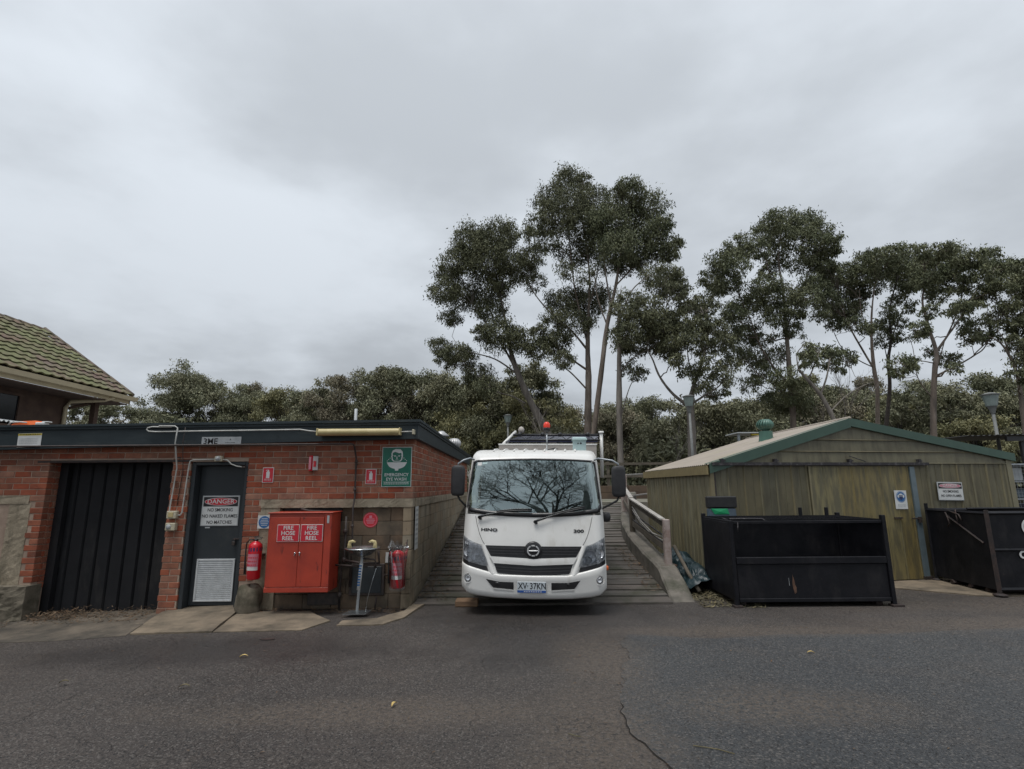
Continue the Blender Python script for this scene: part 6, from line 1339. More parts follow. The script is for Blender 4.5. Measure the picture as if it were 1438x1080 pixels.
TREES = {
 'lean': (0,
  [(-2.06,26.31,14.68,0.88,1),(-0.68,25.97,14.66,0.87,1),(-2.86,26.73,13.57,0.89,1),(-1.44,26.1,13.44,1.13,1),(-0.08,25.87,13.33,0.87,1),(-3.6,26.74,11.96,0.79,1),(-2.66,28.09,12.13,0.94,1),(-1.29,27.78,12.34,0.93,1),(-3.24,27.69,10.84,0.57,1),(-0.4,26.28,12.23,0.71,0.7),(-1.1,27.1,10.95,0.73,1),(-0.71,26.42,9.32,0.94,1),(0.25,26.15,8.93,0.73,1),(-1.42,25.98,9.35,0.49,1),(-2.9,26.26,8.46,0.57,1),(-3.96,28.11,9.19,0.55,1),(-2.53,27.86,8.47,0.63,1),(-3.68,27.8,8.46,0.51,1),(-1.82,27.78,7.5,0.75,1),(-1.36,26.2,6.58,0.57,1),(-2.08,26.51,14.28,0.86,1),(-3.54,27.33,13.18,0.59,1),(-0.24,27.6,15.48,0.6,1)],
  [[(2.09,27.0,3.74,0.248),(1.32,27.0,5.21,0.218),(0.68,27.0,6.56,0.197),(0.2,27.0,7.78,0.167),(-0.12,27.0,9.01,0.117),(-0.34,27.0,10.43,0.08),(-0.72,27.0,12.36,0.051)],[(0.2,27.0,7.7,0.087),(-0.42,27.0,8.86,0.066),(-1.48,27.0,10.44,0.044),(-2.4,27.0,11.73,0.029)],[(0.67,27.0,5.88,0.058),(0.01,27.0,6.26,0.044),(-0.73,27.0,6.5,0.036),(-1.77,27.0,7.34,0.022)],[(0.24,27.0,7.47,0.058),(-0.88,27.0,8.25,0.044),(-2.23,27.0,8.64,0.029),(-3.43,27.0,8.88,0.022)]]),
 'main': (0,
  [(3.22,26.92,18.64,0.73,1),(2.48,26.99,17.55,0.8,1),(3.17,24.92,16.16,0.83,1),(1.71,26.28,16.63,0.5,1),(4.61,26.45,17.04,0.74,1),(2.67,26.02,15.64,0.93,1),(3.75,25.16,15.01,0.9,1),(1.44,25.93,15.28,0.63,1),(0.94,24.93,14.29,0.4,1),(4.63,27.13,14.86,0.88,0.8),(3.49,26.95,14.11,0.8,0.8),(2.04,26.12,14.39,0.7,0.6),(1.09,25.48,13.3,0.62,0.7),(0.68,27.06,13.19,0.66,0.8),(1.25,26.19,12.18,0.57,0.5),(2.95,26.99,11.36,0.87,0.9),(4.0,26.9,11.16,0.9,0.9),(3.25,26.02,9.78,0.73,0.8),(2.21,25.78,10.01,0.56,0.7),(2.23,26.26,8.94,0.78,1),(1.46,25.82,8.53,0.7,1),(2.53,25.12,7.76,0.51,1),(1.32,25.49,9.33,0.41,0.8),(4.77,26.81,11.6,0.58,0.6),(2.76,24.81,12.22,0.54,0.4),(3.89,24.82,11.91,0.54,0.4),(4.01,26.33,18.17,0.43,1)],
  [[(3.71,26.0,3.65,0.224),(3.8,26.0,5.63,0.21),(3.87,26.0,7.08,0.182),(3.88,26.0,8.56,0.14),(4.01,26.0,10.68,0.084),(4.11,26.0,12.71,0.056),(3.88,26.0,15.62,0.035)],[(3.86,26.0,7.37,0.07),(3.05,26.0,7.97,0.056),(2.2,26.0,8.72,0.035),(1.63,26.0,9.18,0.021)],[(3.89,26.0,8.41,0.077),(3.09,26.0,9.47,0.056),(2.09,26.0,10.39,0.049),(1.23,26.0,11.48,0.035),(0.66,26.0,12.74,0.021)],[(3.92,26.0,8.56,0.063),(3.56,26.0,10.38,0.049),(3.25,26.0,12.4,0.042),(3.05,26.0,15.63,0.028)],[(4.01,26.0,10.68,0.049),(4.52,26.0,12.55,0.035),(4.74,26.0,14.31,0.021)],[(3.81,26.0,6.35,0.056),(3.03,26.0,7.23,0.042),(2.47,26.0,7.68,0.028)]]),
 'second': (1,
  [(6.02,23.93,15.94,0.67,1),(5.36,24.59,15.63,0.73,1),(6.98,24.42,15.53,0.79,1),(4.99,24.09,14.28,0.91,1),(6.7,25.79,15.16,1.0,1),(7.11,23.71,13.76,0.7,1),(4.48,24.27,14.84,0.65,1),(5.28,23.73,12.9,0.84,1),(6.51,24.84,13.11,0.8,1),(7.24,23.92,12.82,0.65,1),(8.03,24.12,13.36,0.39,1),(4.88,25.14,13.89,0.75,1),(7.76,24.03,12.73,0.45,1),(5.87,24.65,12.57,0.66,0.8),(5.06,25.55,12.98,0.62,0.7),(7.33,23.46,14.08,0.44,1),(5.49,23.36,15.99,0.44,1)],
  [[(3.7,24.5,3.54,0.145),(4.01,24.5,5.4,0.145),(4.34,24.5,7.45,0.139),(4.64,24.5,9.29,0.119),(5.15,24.5,11.32,0.086),(5.43,24.5,12.81,0.059),(5.97,24.5,15.26,0.033)],[(5.15,24.5,11.32,0.053),(5.96,24.5,12.21,0.04),(6.87,24.5,13.4,0.026)],[(4.89,24.5,10.15,0.053),(4.68,24.5,11.92,0.04),(4.61,24.5,13.58,0.026)],[(4.64,24.5,9.29,0.046),(4.22,24.5,10.74,0.033),(4.13,24.5,12.07,0.02)]]),
 'third': (0,
  [(6.78,21.8,10.63,0.59,1),(7.7,23.19,10.64,0.53,1),(6.8,22.8,10.5,0.55,1),(5.83,21.82,9.21,0.65,0.8),(5.6,22.06,8.52,0.71,1),(4.88,21.66,8.02,0.58,1),(5.24,22.39,9.68,0.54,0.6),(6.15,21.31,8.53,0.57,1),(6.99,23.01,8.54,0.62,1),(5.66,23.53,8.02,0.57,1),(6.76,23.68,8.19,0.64,1),(7.16,23.11,7.76,0.56,1),(5.51,23.7,6.85,0.51,0.5),(4.6,21.25,9.02,0.46,0.5),(7.53,21.95,10.03,0.3,1),(5.17,23.71,7.94,0.45,0.6),(6.56,23.22,11.36,0.5,0.6),(5.54,22.27,6.41,0.34,0.4)],
  [[(4.58,22.5,2.66,0.158),(4.61,22.5,4.47,0.152),(4.69,22.5,6.34,0.134),(4.75,22.5,7.62,0.109),(4.78,22.5,8.93,0.073),(4.98,22.5,10.53,0.012)],[(4.75,22.5,7.62,0.055),(5.46,22.5,8.65,0.036),(6.39,22.5,9.31,0.03),(7.34,22.5,10.24,0.018)],[(4.69,22.5,6.34,0.042),(5.26,22.5,7.1,0.03),(6.42,22.5,7.73,0.018)],[(4.77,22.5,8.66,0.049),(5.42,22.5,10.26,0.036),(6.36,22.5,11.06,0.018)],[(4.63,22.5,4.34,0.036),(5.06,22.5,5.7,0.024),(5.47,22.5,6.46,0.012)]]),
 'lampside': (0,
  [(8.63,23.15,9.72,0.59,1),(7.77,22.31,9.43,0.41,0.8),(9.06,22.83,9.6,0.42,0.7),(8.04,21.46,8.36,0.5,1),(7.32,21.2,8.18,0.44,1),(8.7,21.86,8.26,0.51,1),(7.53,21.06,7.5,0.44,1),(8.9,21.69,7.56,0.5,0.8),(8.83,23.2,7.75,0.48,0.7),(7.57,21.56,6.37,0.45,1),(6.66,20.72,6.6,0.34,1),(7.97,20.82,6.51,0.39,0.6),(8.65,21.14,5.96,0.44,0.8),(9.03,22.74,5.63,0.42,0.8),(6.98,21.64,8.65,0.45,1),(6.47,21.46,8.16,0.5,1),(6.8,20.95,7.58,0.39,1),(9.9,23.25,7.07,0.43,0.6),(6.73,21.8,7.39,0.4,0.7),(7.66,21.24,5.68,0.35,0.7),(6.76,20.85,9.78,0.25,1),(6.99,20.84,9.45,0.21,1)],
  [[(7.45,22.0,2.74,0.215),(7.52,22.0,4.06,0.194),(7.54,22.0,4.99,0.174),(7.79,22.0,5.93,0.092),(8.23,22.0,7.0,0.061),(8.55,22.0,8.31,0.041),(8.3,22.0,9.31,0.026)],[(7.54,22.0,4.88,0.102),(6.87,22.0,5.41,0.072),(6.34,22.0,6.16,0.056),(6.08,22.0,6.91,0.041),(5.86,22.0,7.67,0.031),(6.64,22.0,8.32,0.02)],[(7.56,22.0,4.99,0.072),(8.22,22.0,5.4,0.046),(8.87,22.0,5.82,0.031),(9.35,22.0,6.56,0.02)],[(7.79,22.0,5.93,0.046),(7.6,22.0,6.9,0.031),(7.59,22.0,8.32,0.02)]]),
 'tall': (0,
  [(10.69,23.14,12.65,0.56,1),(11.77,24.46,13.08,0.41,1),(9.8,23.09,11.96,0.51,1),(10.28,22.81,11.59,0.61,1),(9.64,23.98,11.48,0.47,1),(10.15,23.35,10.85,0.6,1),(10.36,25.29,11.36,0.49,1),(12.48,23.02,13.82,0.59,1),(13.78,24.08,14.44,0.58,1),(15.0,24.71,14.64,0.63,1),(15.11,23.76,13.88,0.53,1),(13.11,25.27,14.26,0.59,1),(13.25,23.94,13.47,0.56,0.8),(13.83,23.33,13.03,0.67,1),(15.12,23.77,12.98,0.66,1),(15.0,22.8,12.88,0.38,1),(15.7,23.8,12.74,0.33,1),(11.81,23.35,12.56,0.46,1),(13.48,25.01,12.93,0.58,0.7),(15.35,24.86,12.71,0.63,0.8),(13.98,24.0,12.21,0.56,0.7),(11.58,22.78,10.62,0.58,1),(12.5,23.36,10.24,0.65,1),(11.45,23.33,10.11,0.49,1),(12.94,23.24,9.59,0.59,1),(12.15,23.3,9.26,0.54,1),(11.6,24.96,10.2,0.64,1),(10.14,23.07,9.32,0.51,1),(13.45,22.83,10.03,0.53,1),(11.67,25.11,8.98,0.58,0.8),(10.42,24.17,8.72,0.54,0.8),(12.57,25.28,8.77,0.53,0.6),(13.34,23.75,8.68,0.46,0.8),(11.88,25.04,7.72,0.58,0.7),(10.89,24.4,7.69,0.51,0.7),(12.83,24.76,7.89,0.57,0.5),(11.97,24.64,6.9,0.55,0.7),(11.03,23.98,6.18,0.45,0.6),(12.1,22.94,6.31,0.53,0.7),(12.63,23.25,5.7,0.65,1),(12.81,24.97,5.52,0.7,1),(13.04,25.04,12.15,0.41,1),(15.67,25.1,12.16,0.52,1),(14.3,23.58,10.91,0.49,1),(13.53,24.41,5.2,0.57,1)],
  [[(12.84,24.0,4.01,0.167),(12.91,24.0,4.91,0.156),(12.95,24.0,6.06,0.145),(12.98,24.0,7.34,0.128),(13.03,24.0,8.88,0.095),(13.09,24.0,10.59,0.056),(13.04,24.0,12.34,0.039),(13.34,24.0,14.01,0.022)],[(12.86,24.0,6.29,0.072),(12.26,24.0,6.99,0.056),(11.68,24.0,8.18,0.045),(11.43,24.0,9.14,0.033),(10.79,24.0,11.11,0.022)],[(13.03,24.0,8.88,0.05),(13.77,24.0,10.34,0.033),(14.56,24.0,12.08,0.028),(14.94,24.0,13.35,0.017)],[(13.08,24.0,10.47,0.039),(12.5,24.0,11.72,0.028),(12.4,24.0,13.12,0.017)],[(12.89,24.0,5.48,0.05),(12.17,24.0,6.18,0.039),(11.43,24.0,6.76,0.028),(10.93,24.0,7.47,0.017)],[(13.01,24.0,8.17,0.039),(12.76,24.0,9.61,0.028),(12.18,24.0,10.85,0.017)]]),
 'forked': (0,
  [(12.97,21.78,7.23,0.42,1),(13.34,21.37,7.12,0.36,1),(14.15,21.82,6.91,0.41,0.8),(12.29,21.07,6.53,0.34,0.7),(13.19,21.4,6.6,0.35,0.6),(13.72,21.48,6.41,0.25,0.6),(11.74,20.4,6.78,0.28,0.7)],
  [[(12.97,21.0,3.9,0.117),(12.8,21.0,4.49,0.107),(12.49,21.0,5.2,0.093),(12.06,21.0,5.8,0.073),(11.72,21.0,6.26,0.054)],[(12.49,21.0,5.2,0.049),(12.82,21.0,5.9,0.039),(13.07,21.0,6.72,0.024)],[(11.72,21.0,6.26,0.034),(11.74,21.0,6.93,0.024),(12.14,21.0,7.34,0.015)],[(12.8,21.0,4.49,0.034),(13.46,21.0,5.09,0.024),(14.11,21.0,5.48,0.02),(14.74,21.0,5.73,0.01)],[(12.06,21.0,5.8,0.034),(12.44,21.0,6.52,0.024),(12.72,21.0,7.13,0.015)]]),
 'twin': (1,
  [(17.2,26.1,11.62,0.58,1),(18.04,26.19,11.71,0.49,1),(15.1,23.89,10.29,0.5,1),(16.62,26.22,10.46,0.55,1),(17.52,26.2,10.58,0.71,1),(16.6,25.44,12.03,0.53,1),(15.25,23.82,11.87,0.4,1),(18.11,26.04,11.05,0.48,1),(16.32,24.03,9.11,0.4,0.8),(17.05,26.22,9.79,0.49,0.7),(18.21,25.44,12.81,0.59,1),(17.71,23.86,12.43,0.47,1),(18.65,24.14,12.68,0.5,1),(18.84,25.35,12.37,0.71,1),(17.79,25.18,11.91,0.64,1),(17.42,25.64,12.51,0.45,1),(20.18,26.11,12.69,0.61,1),(15.05,24.27,10.93,0.41,1),(14.56,23.71,9.5,0.37,0.7),(19.01,26.1,11.74,0.48,0.5),(16.66,23.73,8.77,0.33,0.7),(16.04,25.98,12.12,0.43,1)],
  [[(17.36,25.0,3.85,0.116),(17.51,25.0,5.02,0.11),(17.65,25.0,6.21,0.11),(17.63,25.0,7.18,0.104),(17.72,25.0,8.65,0.07),(17.95,25.0,10.16,0.046),(18.46,25.0,12.22,0.029)],[(17.61,25.0,7.15,0.058),(17.17,25.0,8.16,0.052),(16.81,25.0,9.03,0.041),(16.47,25.0,10.17,0.023)],[(17.69,25.0,7.17,0.035),(16.97,25.0,7.55,0.029),(16.22,25.0,8.17,0.023),(15.86,25.0,9.17,0.017)],[(17.72,25.0,8.65,0.035),(17.41,25.0,9.91,0.023),(17.46,25.0,11.19,0.017)]]),
 'slim': (1,
  [(19.95,25.0,13.14,0.52,1),(21.97,26.81,13.39,0.62,1),(21.04,26.74,12.81,0.65,1),(21.96,26.98,12.48,0.63,1),(20.62,26.13,11.67,0.55,0.9),(20.72,26.98,11.24,0.45,0.6),(19.15,25.22,9.97,0.45,0.7),(19.51,26.45,9.05,0.52,1),(18.43,25.56,9.32,0.31,1),(19.85,27.02,10.02,0.33,1),(20.46,26.71,9.92,0.35,0.6),(20.62,25.93,10.59,0.36,0.6),(20.1,26.07,8.94,0.3,0.5)],
  [[(18.4,26.0,3.94,0.103),(18.77,26.0,5.39,0.103),(19.03,26.0,6.63,0.097),(19.11,26.0,7.77,0.091),(19.43,26.0,8.92,0.072),(19.59,26.0,10.49,0.048),(20.31,26.0,12.36,0.03)],[(19.43,26.0,8.92,0.036),(20.28,26.0,10.49,0.024),(20.99,26.0,11.82,0.018)],[(19.09,26.0,7.64,0.036),(19.02,26.0,8.67,0.018)]]),
 'spread': (1,
  [(17.62,20.77,11.29,0.37,1),(18.26,20.79,11.3,0.43,1),(20.07,22.25,11.85,0.43,1),(18.33,21.97,11.27,0.47,1),(19.9,22.95,11.45,0.66,1),(19.96,22.28,11.04,0.57,1),(19.24,21.06,10.86,0.35,1),(18.16,21.64,10.45,0.48,1),(19.77,22.7,10.51,0.58,1),(18.82,22.06,9.81,0.41,0.9),(19.49,20.73,10.98,0.4,1),(22.07,22.88,11.88,0.48,1),(22.3,22.85,11.39,0.53,1),(19.76,20.92,10.35,0.49,1),(22.12,22.11,11.07,0.43,1),(22.18,21.69,10.89,0.4,1),(23.47,22.75,10.98,0.38,1),(19.77,21.51,9.93,0.36,0.8),(21.06,21.31,9.95,0.49,1),(21.03,21.96,9.98,0.46,0.8),(23.72,23.21,10.57,0.49,1),(18.68,20.95,8.75,0.41,1),(19.25,21.0,8.87,0.37,1),(21.06,22.32,9.66,0.41,0.8),(20.64,23.0,8.86,0.3,0.7),(20.35,22.03,8.22,0.49,1),(19.68,21.83,7.84,0.41,0.8),(21.92,22.93,8.95,0.43,0.7),(21.44,22.72,7.97,0.32,0.7),(16.76,20.87,7.9,0.35,1),(18.63,22.99,8.18,0.3,1),(17.66,21.21,8.74,0.34,0.7),(16.41,21.49,6.6,0.42,1),(17.19,22.88,6.47,0.3,1),(17.08,21.8,6.77,0.3,0.7),(19.36,22.78,6.99,0.44,0.7),(18.32,21.14,6.29,0.29,0.5),(18.73,22.97,7.5,0.27,0.5),(20.96,21.16,9.02,0.39,0.7),(19.38,21.09,10.32,0.29,1)],
  [[(17.54,22.0,2.96,0.143),(17.66,22.0,3.98,0.133),(17.88,22.0,5.32,0.128),(18.13,22.0,6.49,0.117),(18.3,22.0,7.19,0.097),(18.13,22.0,8.45,0.066),(18.07,22.0,9.57,0.046),(18.48,22.0,10.7,0.026)],[(18.3,22.0,7.19,0.072),(18.88,22.0,7.89,0.051),(19.54,22.0,8.66,0.041),(20.52,22.0,10.0,0.026),(21.16,22.0,11.14,0.015)],[(18.18,22.0,6.17,0.051),(19.09,22.0,6.59,0.041),(19.89,22.0,7.02,0.036),(20.51,22.0,7.5,0.026),(21.43,22.0,9.09,0.015)],[(18.88,22.0,7.89,0.036),(19.82,22.0,9.67,0.026),(19.58,22.0,10.81,0.015)],[(18.12,22.0,6.7,0.031),(17.45,22.0,6.82,0.02),(16.8,22.0,6.72,0.015)],[(17.86,22.0,5.12,0.031),(17.33,22.0,6.07,0.02),(17.32,22.0,7.36,0.015),(17.19,22.0,7.91,0.01)],[(18.32,22.0,6.7,0.031),(18.74,22.0,7.68,0.02),(19.05,22.0,8.22,0.01)],[(19.9,22.0,7.07,0.026),(21.16,22.0,8.21,0.02),(22.1,22.0,9.76,0.015)]]),
 'edge': (0,
  [(20.94,20.98,7.06,0.39,1),(20.36,20.58,7.37,0.27,1),(21.11,21.11,8.15,0.41,1),(22.38,22.05,8.21,0.51,1),(21.93,21.55,8.93,0.5,1),(19.35,19.71,5.58,0.37,1),(20.74,20.51,6.33,0.48,1),(21.82,21.12,7.3,0.59,1),(22.21,20.96,8.52,0.68,1),(22.85,21.56,9.81,0.7,1),(22.16,20.96,10.35,0.58,1)],
  [[(20.45,21.0,3.45,0.098),(20.57,21.0,4.83,0.098),(20.62,21.0,5.84,0.078),(20.47,21.0,6.66,0.059),(20.19,21.0,7.28,0.039),(19.74,21.0,7.6,0.02)],[(20.62,21.0,5.84,0.049),(21.35,21.0,7.06,0.039),(21.95,21.0,9.06,0.024)],[(20.47,21.0,6.66,0.034),(20.33,21.0,7.49,0.024),(20.1,21.0,7.91,0.015)]]),
}
BUSH = [(-25.6,43.0,8.7,2.45,2),(-21.5,42.0,7.9,2.03,2),(-17.9,41.0,7.6,1.98,3),(-15.2,39.0,7.4,1.66,2),(-11.6,37.0,7.9,2.11,1),(-7.9,35.0,8.2,1.79,0),(-5.2,35.0,7.0,1.99,1),(6.5,33.0,4.4,1.88,1),(12.6,35.0,5.4,1.99,0),(15.8,33.0,4.3,2.07,2),(20.6,34.0,5.3,2.13,1),(25.1,37.0,7.3,1.9,1),(22.2,30.0,5.2,1.71,2),(23.8,29.0,5.7,1.49,2),(-25.5,40.0,8.5,2.62,0),(-23.6,41.0,8.1,1.75,0),(-21.0,44.0,8.4,2.13,1),(-19.1,46.0,8.2,1.96,1),(-23.6,45.0,7.7,1.79,1),(-13.3,38.0,8.0,1.62,2),(-9.4,36.0,8.3,1.64,2),(-7.1,37.0,8.3,1.58,2),(-11.7,39.0,6.6,1.66,2),(-17.5,46.0,7.5,1.7,1),(-32.7,42.0,7.8,1.55,2),(-32.9,40.0,7.4,1.14,2),(-33.6,48.0,7.6,1.64,0),(-3.9,34.0,7.3,2.23,2),(-1.8,33.0,6.4,2.44,2),(0.7,32.0,5.6,2.37,3),(3.4,36.0,5.6,2.25,1),(-5.9,36.0,6.2,2.15,0),(-2.9,33.0,4.9,1.88,3),(6.5,38.0,5.8,2.16,2),(10.1,40.0,6.3,2.39,2),(9.1,30.0,3.9,2.13,2),(11.8,30.0,4.5,2.22,2),(15.5,34.0,5.3,2.23,2),(9.2,38.0,3.7,2.16,0),(19.6,38.0,5.7,2.49,0),(21.2,36.0,6.5,2.05,2),(23.2,36.0,6.7,1.84,2),(25.3,36.0,6.4,1.84,2),(24.8,32.0,5.0,2.37,3),(27.2,32.0,5.3,2.09,1),(27.6,30.0,6.3,1.71,0),(27.1,28.0,4.9,1.83,2),(23.7,27.0,3.7,1.69,3),(22.0,40.0,8.4,1.71,3),(31.9,40.0,8.0,1.71,2),(-0.8,31.0,3.4,1.76,3),(1.6,30.0,3.3,1.71,0),(4.7,32.0,3.2,1.64,1),(1.0,33.0,8.0,1.78,0),(23.9,34.0,4.7,1.93,1)]

# ================================================================== TREES
rng = np.random.default_rng(11)
def leaf_mesh(name, C, Dr, Sd, Lh, Wd, mat, tri=False):
    n = len(C); K = 3 if tri else 4; V = np.empty((n, K, 3), np.float32); Lh = Lh[:, None]; Wd = Wd[:, None]
    if tri: V[:, 0] = C + Sd * Wd; V[:, 1] = C - Sd * Wd; V[:, 2] = C + Dr * Lh
    else: V[:, 0] = C; V[:, 1] = C + Dr * Lh * .45 + Sd * Wd; V[:, 2] = C + Dr * Lh; V[:, 3] = C + Dr * Lh * .45 - Sd * Wd
    me = bpy.data.meshes.new(name); me.vertices.add(n * K); me.vertices.foreach_set('co', V.ravel())
    me.loops.add(n * K); me.loops.foreach_set('vertex_index', np.arange(n * K, dtype=np.int32)); me.polygons.add(n)
    me.polygons.foreach_set('loop_start', np.arange(0, n * K, K, dtype=np.int32)); me.polygons.foreach_set('loop_total', np.full(n, K, np.int32))
    me.materials.append(MT[mat]); me.update(calc_edges=True); return me
def unit(a): return a / np.maximum(np.linalg.norm(a, axis=1, keepdims=True), 1e-6)
def clumps(c, R, dens, per_r=2350, L=.138, droop=.85, flat=.82, s0=.12, s1=.27):
    """leaf positions of one foliage mass: many small drooping sprays on and in an uneven shell"""
    K = max(6, int(40 * (R / .8) ** 1.7)); d = unit(rng.normal(size=(K, 3))); d[:, 2] = d[:, 2] * .9 + .12
    rad = rng.uniform(.35, 1.0, K) ** .55 * R; cc = np.array(c) + d * rad[:, None] * np.array([1, 1, flat])
    N_ = int(dens * per_r * (R / .8) ** 2); idx = rng.integers(0, K, N_); sp = R * rng.uniform(s0, s1, K)
    off = np.clip(rng.normal(size=(N_, 3)), -1.7, 1.7) * sp[idx][:, None] * np.array([1, 1, .8]); P_ = cc[idx] + off
    Dr = rng.normal(size=(N_, 3)) * .6; Dr[:, 2] -= droop; Dr = unit(Dr); Sd = unit(np.cross(Dr, rng.normal(size=(N_, 3))))
    Lh = L * rng.uniform(.6, 1.35, N_); return P_, Dr, Sd, Lh, cc
def nearest(trunks, p, R):
    best = None
    for tr in trunks:
        for (a, b) in zip(tr, tr[1:]):
            for t_ in (0, .33, .66):
                q = [lerp(a[k], b[k], t_) for k in range(4)]; dx = math.dist(q[:2], p[:2]); dz = p[2] - q[2]
                if dz < .15 * dx: continue
                s_ = dx + .55 * dz
                if best is None or s_ < best[0]: best = (s_, q)
    if best is None: a = trunks[0][len(trunks[0]) // 2]; return list(a)
    return best[1]
def wob(a, b, n, amp):
    out = []
    for i in range(n + 1):
        t_ = i / n; e_ = math.sin(math.pi * t_) * amp
        out.append(tuple(lerp(a[k], b[k], t_) + random.uniform(-1, 1) * e_ for k in range(3)))
    return out
def smooth(tr):
    pts = []
    n = len(tr)
    for i in range(n - 1):
        p0, p1, p2, p3 = tr[max(0, i - 1)], tr[i], tr[i + 1], tr[min(n - 1, i + 2)]
        for k in range(5):
            t_ = k / 5; pts.append([.5 * ((2 * p1[j]) + (-p0[j] + p2[j]) * t_ + (2 * p0[j] - 5 * p1[j] + 4 * p2[j] - p3[j]) * t_ ** 2 + (-p0[j] + 3 * p1[j] - 3 * p2[j] + p3[j]) * t_ ** 3) for j in range(4)])
    pts.append(list(tr[-1])); return pts
LBL = {
 'lean': ('eucalyptus_tree', 'tall eucalyptus leaning with broad dark crown furthest toward the brick building', 'leaf_dark', 'bark_pale'),
 'main': ('eucalyptus_tree', 'tallest eucalyptus with straight pinkish trunk rising directly behind the truck roof', 'leaf_dark', 'bark'),
 'second': ('eucalyptus_tree', 'eucalyptus with leaning twin trunk and rounded crown beside the tallest tree', 'leaf_mid', 'bark'),
 'third': ('eucalyptus_tree', 'eucalyptus with slim straight grey trunk and low side foliage above the ramp head', 'leaf_dark', 'bark_pale'),
 'lampside': ('eucalyptus_tree', 'eucalyptus with thick pale trunk behind the lantern lamp post beside the shed', 'leaf_dark', 'bark_pale'),
 'tall': ('eucalyptus_tree', 'tall airy eucalyptus with high domed crown rising above the shed roof vent', 'leaf_mid', 'bark'),
 'forked': ('eucalyptus_tree', 'small eucalyptus with forked leaning trunk just above the shed ridge', 'leaf_mid', 'bark_pale'),
 'twin': ('eucalyptus_tree', 'eucalyptus with pale trunk forking low, right of the shed ridge', 'leaf_mid', 'bark'),
 'slim': ('eucalyptus_tree', 'slender eucalyptus with dark bent trunk close beside a paler one', 'leaf_mid', 'bark_dark'),
 'spread': ('eucalyptus_tree', 'wide spreading eucalyptus with flat topped crown over the shed far end', 'leaf_mid', 'bark'),
 'edge': ('eucalyptus_tree', 'eucalyptus furthest beyond the shed with one branch reaching back over the canopy roof', 'leaf_dark', 'bark')}
for key, (dark, blobs, trunks) in TREES.items():
    nm, lab, lm, bm_ = LBL[key]; b0 = trunks[0][0]; root = thing(nm, lab, 'tree', (b0[0], b0[1], hz(b0[0], b0[1])))
    tk_ = MB(); br = MB()
    for i, tr in enumerate(trunks):
        s_ = smooth(tr)
        if i == 0: s_ = [[s_[0][0], s_[0][1], hz(b0[0], b0[1]) - .2, s_[0][3] * 1.25]] + s_
        (tk_ if i == 0 else br).tube([p[:3] for p in s_], [max(.006, p[3] * .84) * random.uniform(.92, 1.08) for p in s_], 10 if i == 0 else 7)
    PP = [[], [], [], []]
    for (x, y, z, R, dn) in blobs:
        a, b_, c_, d_, cc = clumps((x, y, z), R * 1.2, min(1.0, dn * 1.15))
        for l_, q in zip(PP, (a, b_, c_, d_)): l_.append(q)
        q = nearest(trunks, (x, y, z), R); r0 = min(q[3] * .5, .045); mid = wob(q[:3], (x, y, z - .1 * R), 5, .13)
        br.tube(mid, [lerp(r0, .012, i / 5) for i in range(6)], 5)
        for k in range(min(10, len(cc))):
            e_ = cc[k]; st_ = mid[random.choice((3, 4, 5))]; br.tube(wob(st_, tuple(e_), 3, .08), [.012, .009, .006, .003], 4, cap=False)
    C, Dr, Sd, Lh = [np.concatenate(q) for q in PP]
    me = leaf_mesh('crown', C, Dr, Sd, Lh, Lh * rng.uniform(.12, .2, len(Lh)), lm)
    def addp(nm_, data):
        o = link(nm_, data, root); o.matrix_parent_inverse = Matrix.Translation(root.location).inverted()
    addp('trunk', tk_.mesh('trunk', bm_, False)); addp('branches', br.mesh('branches', bm_, False)); addp('crown', me)

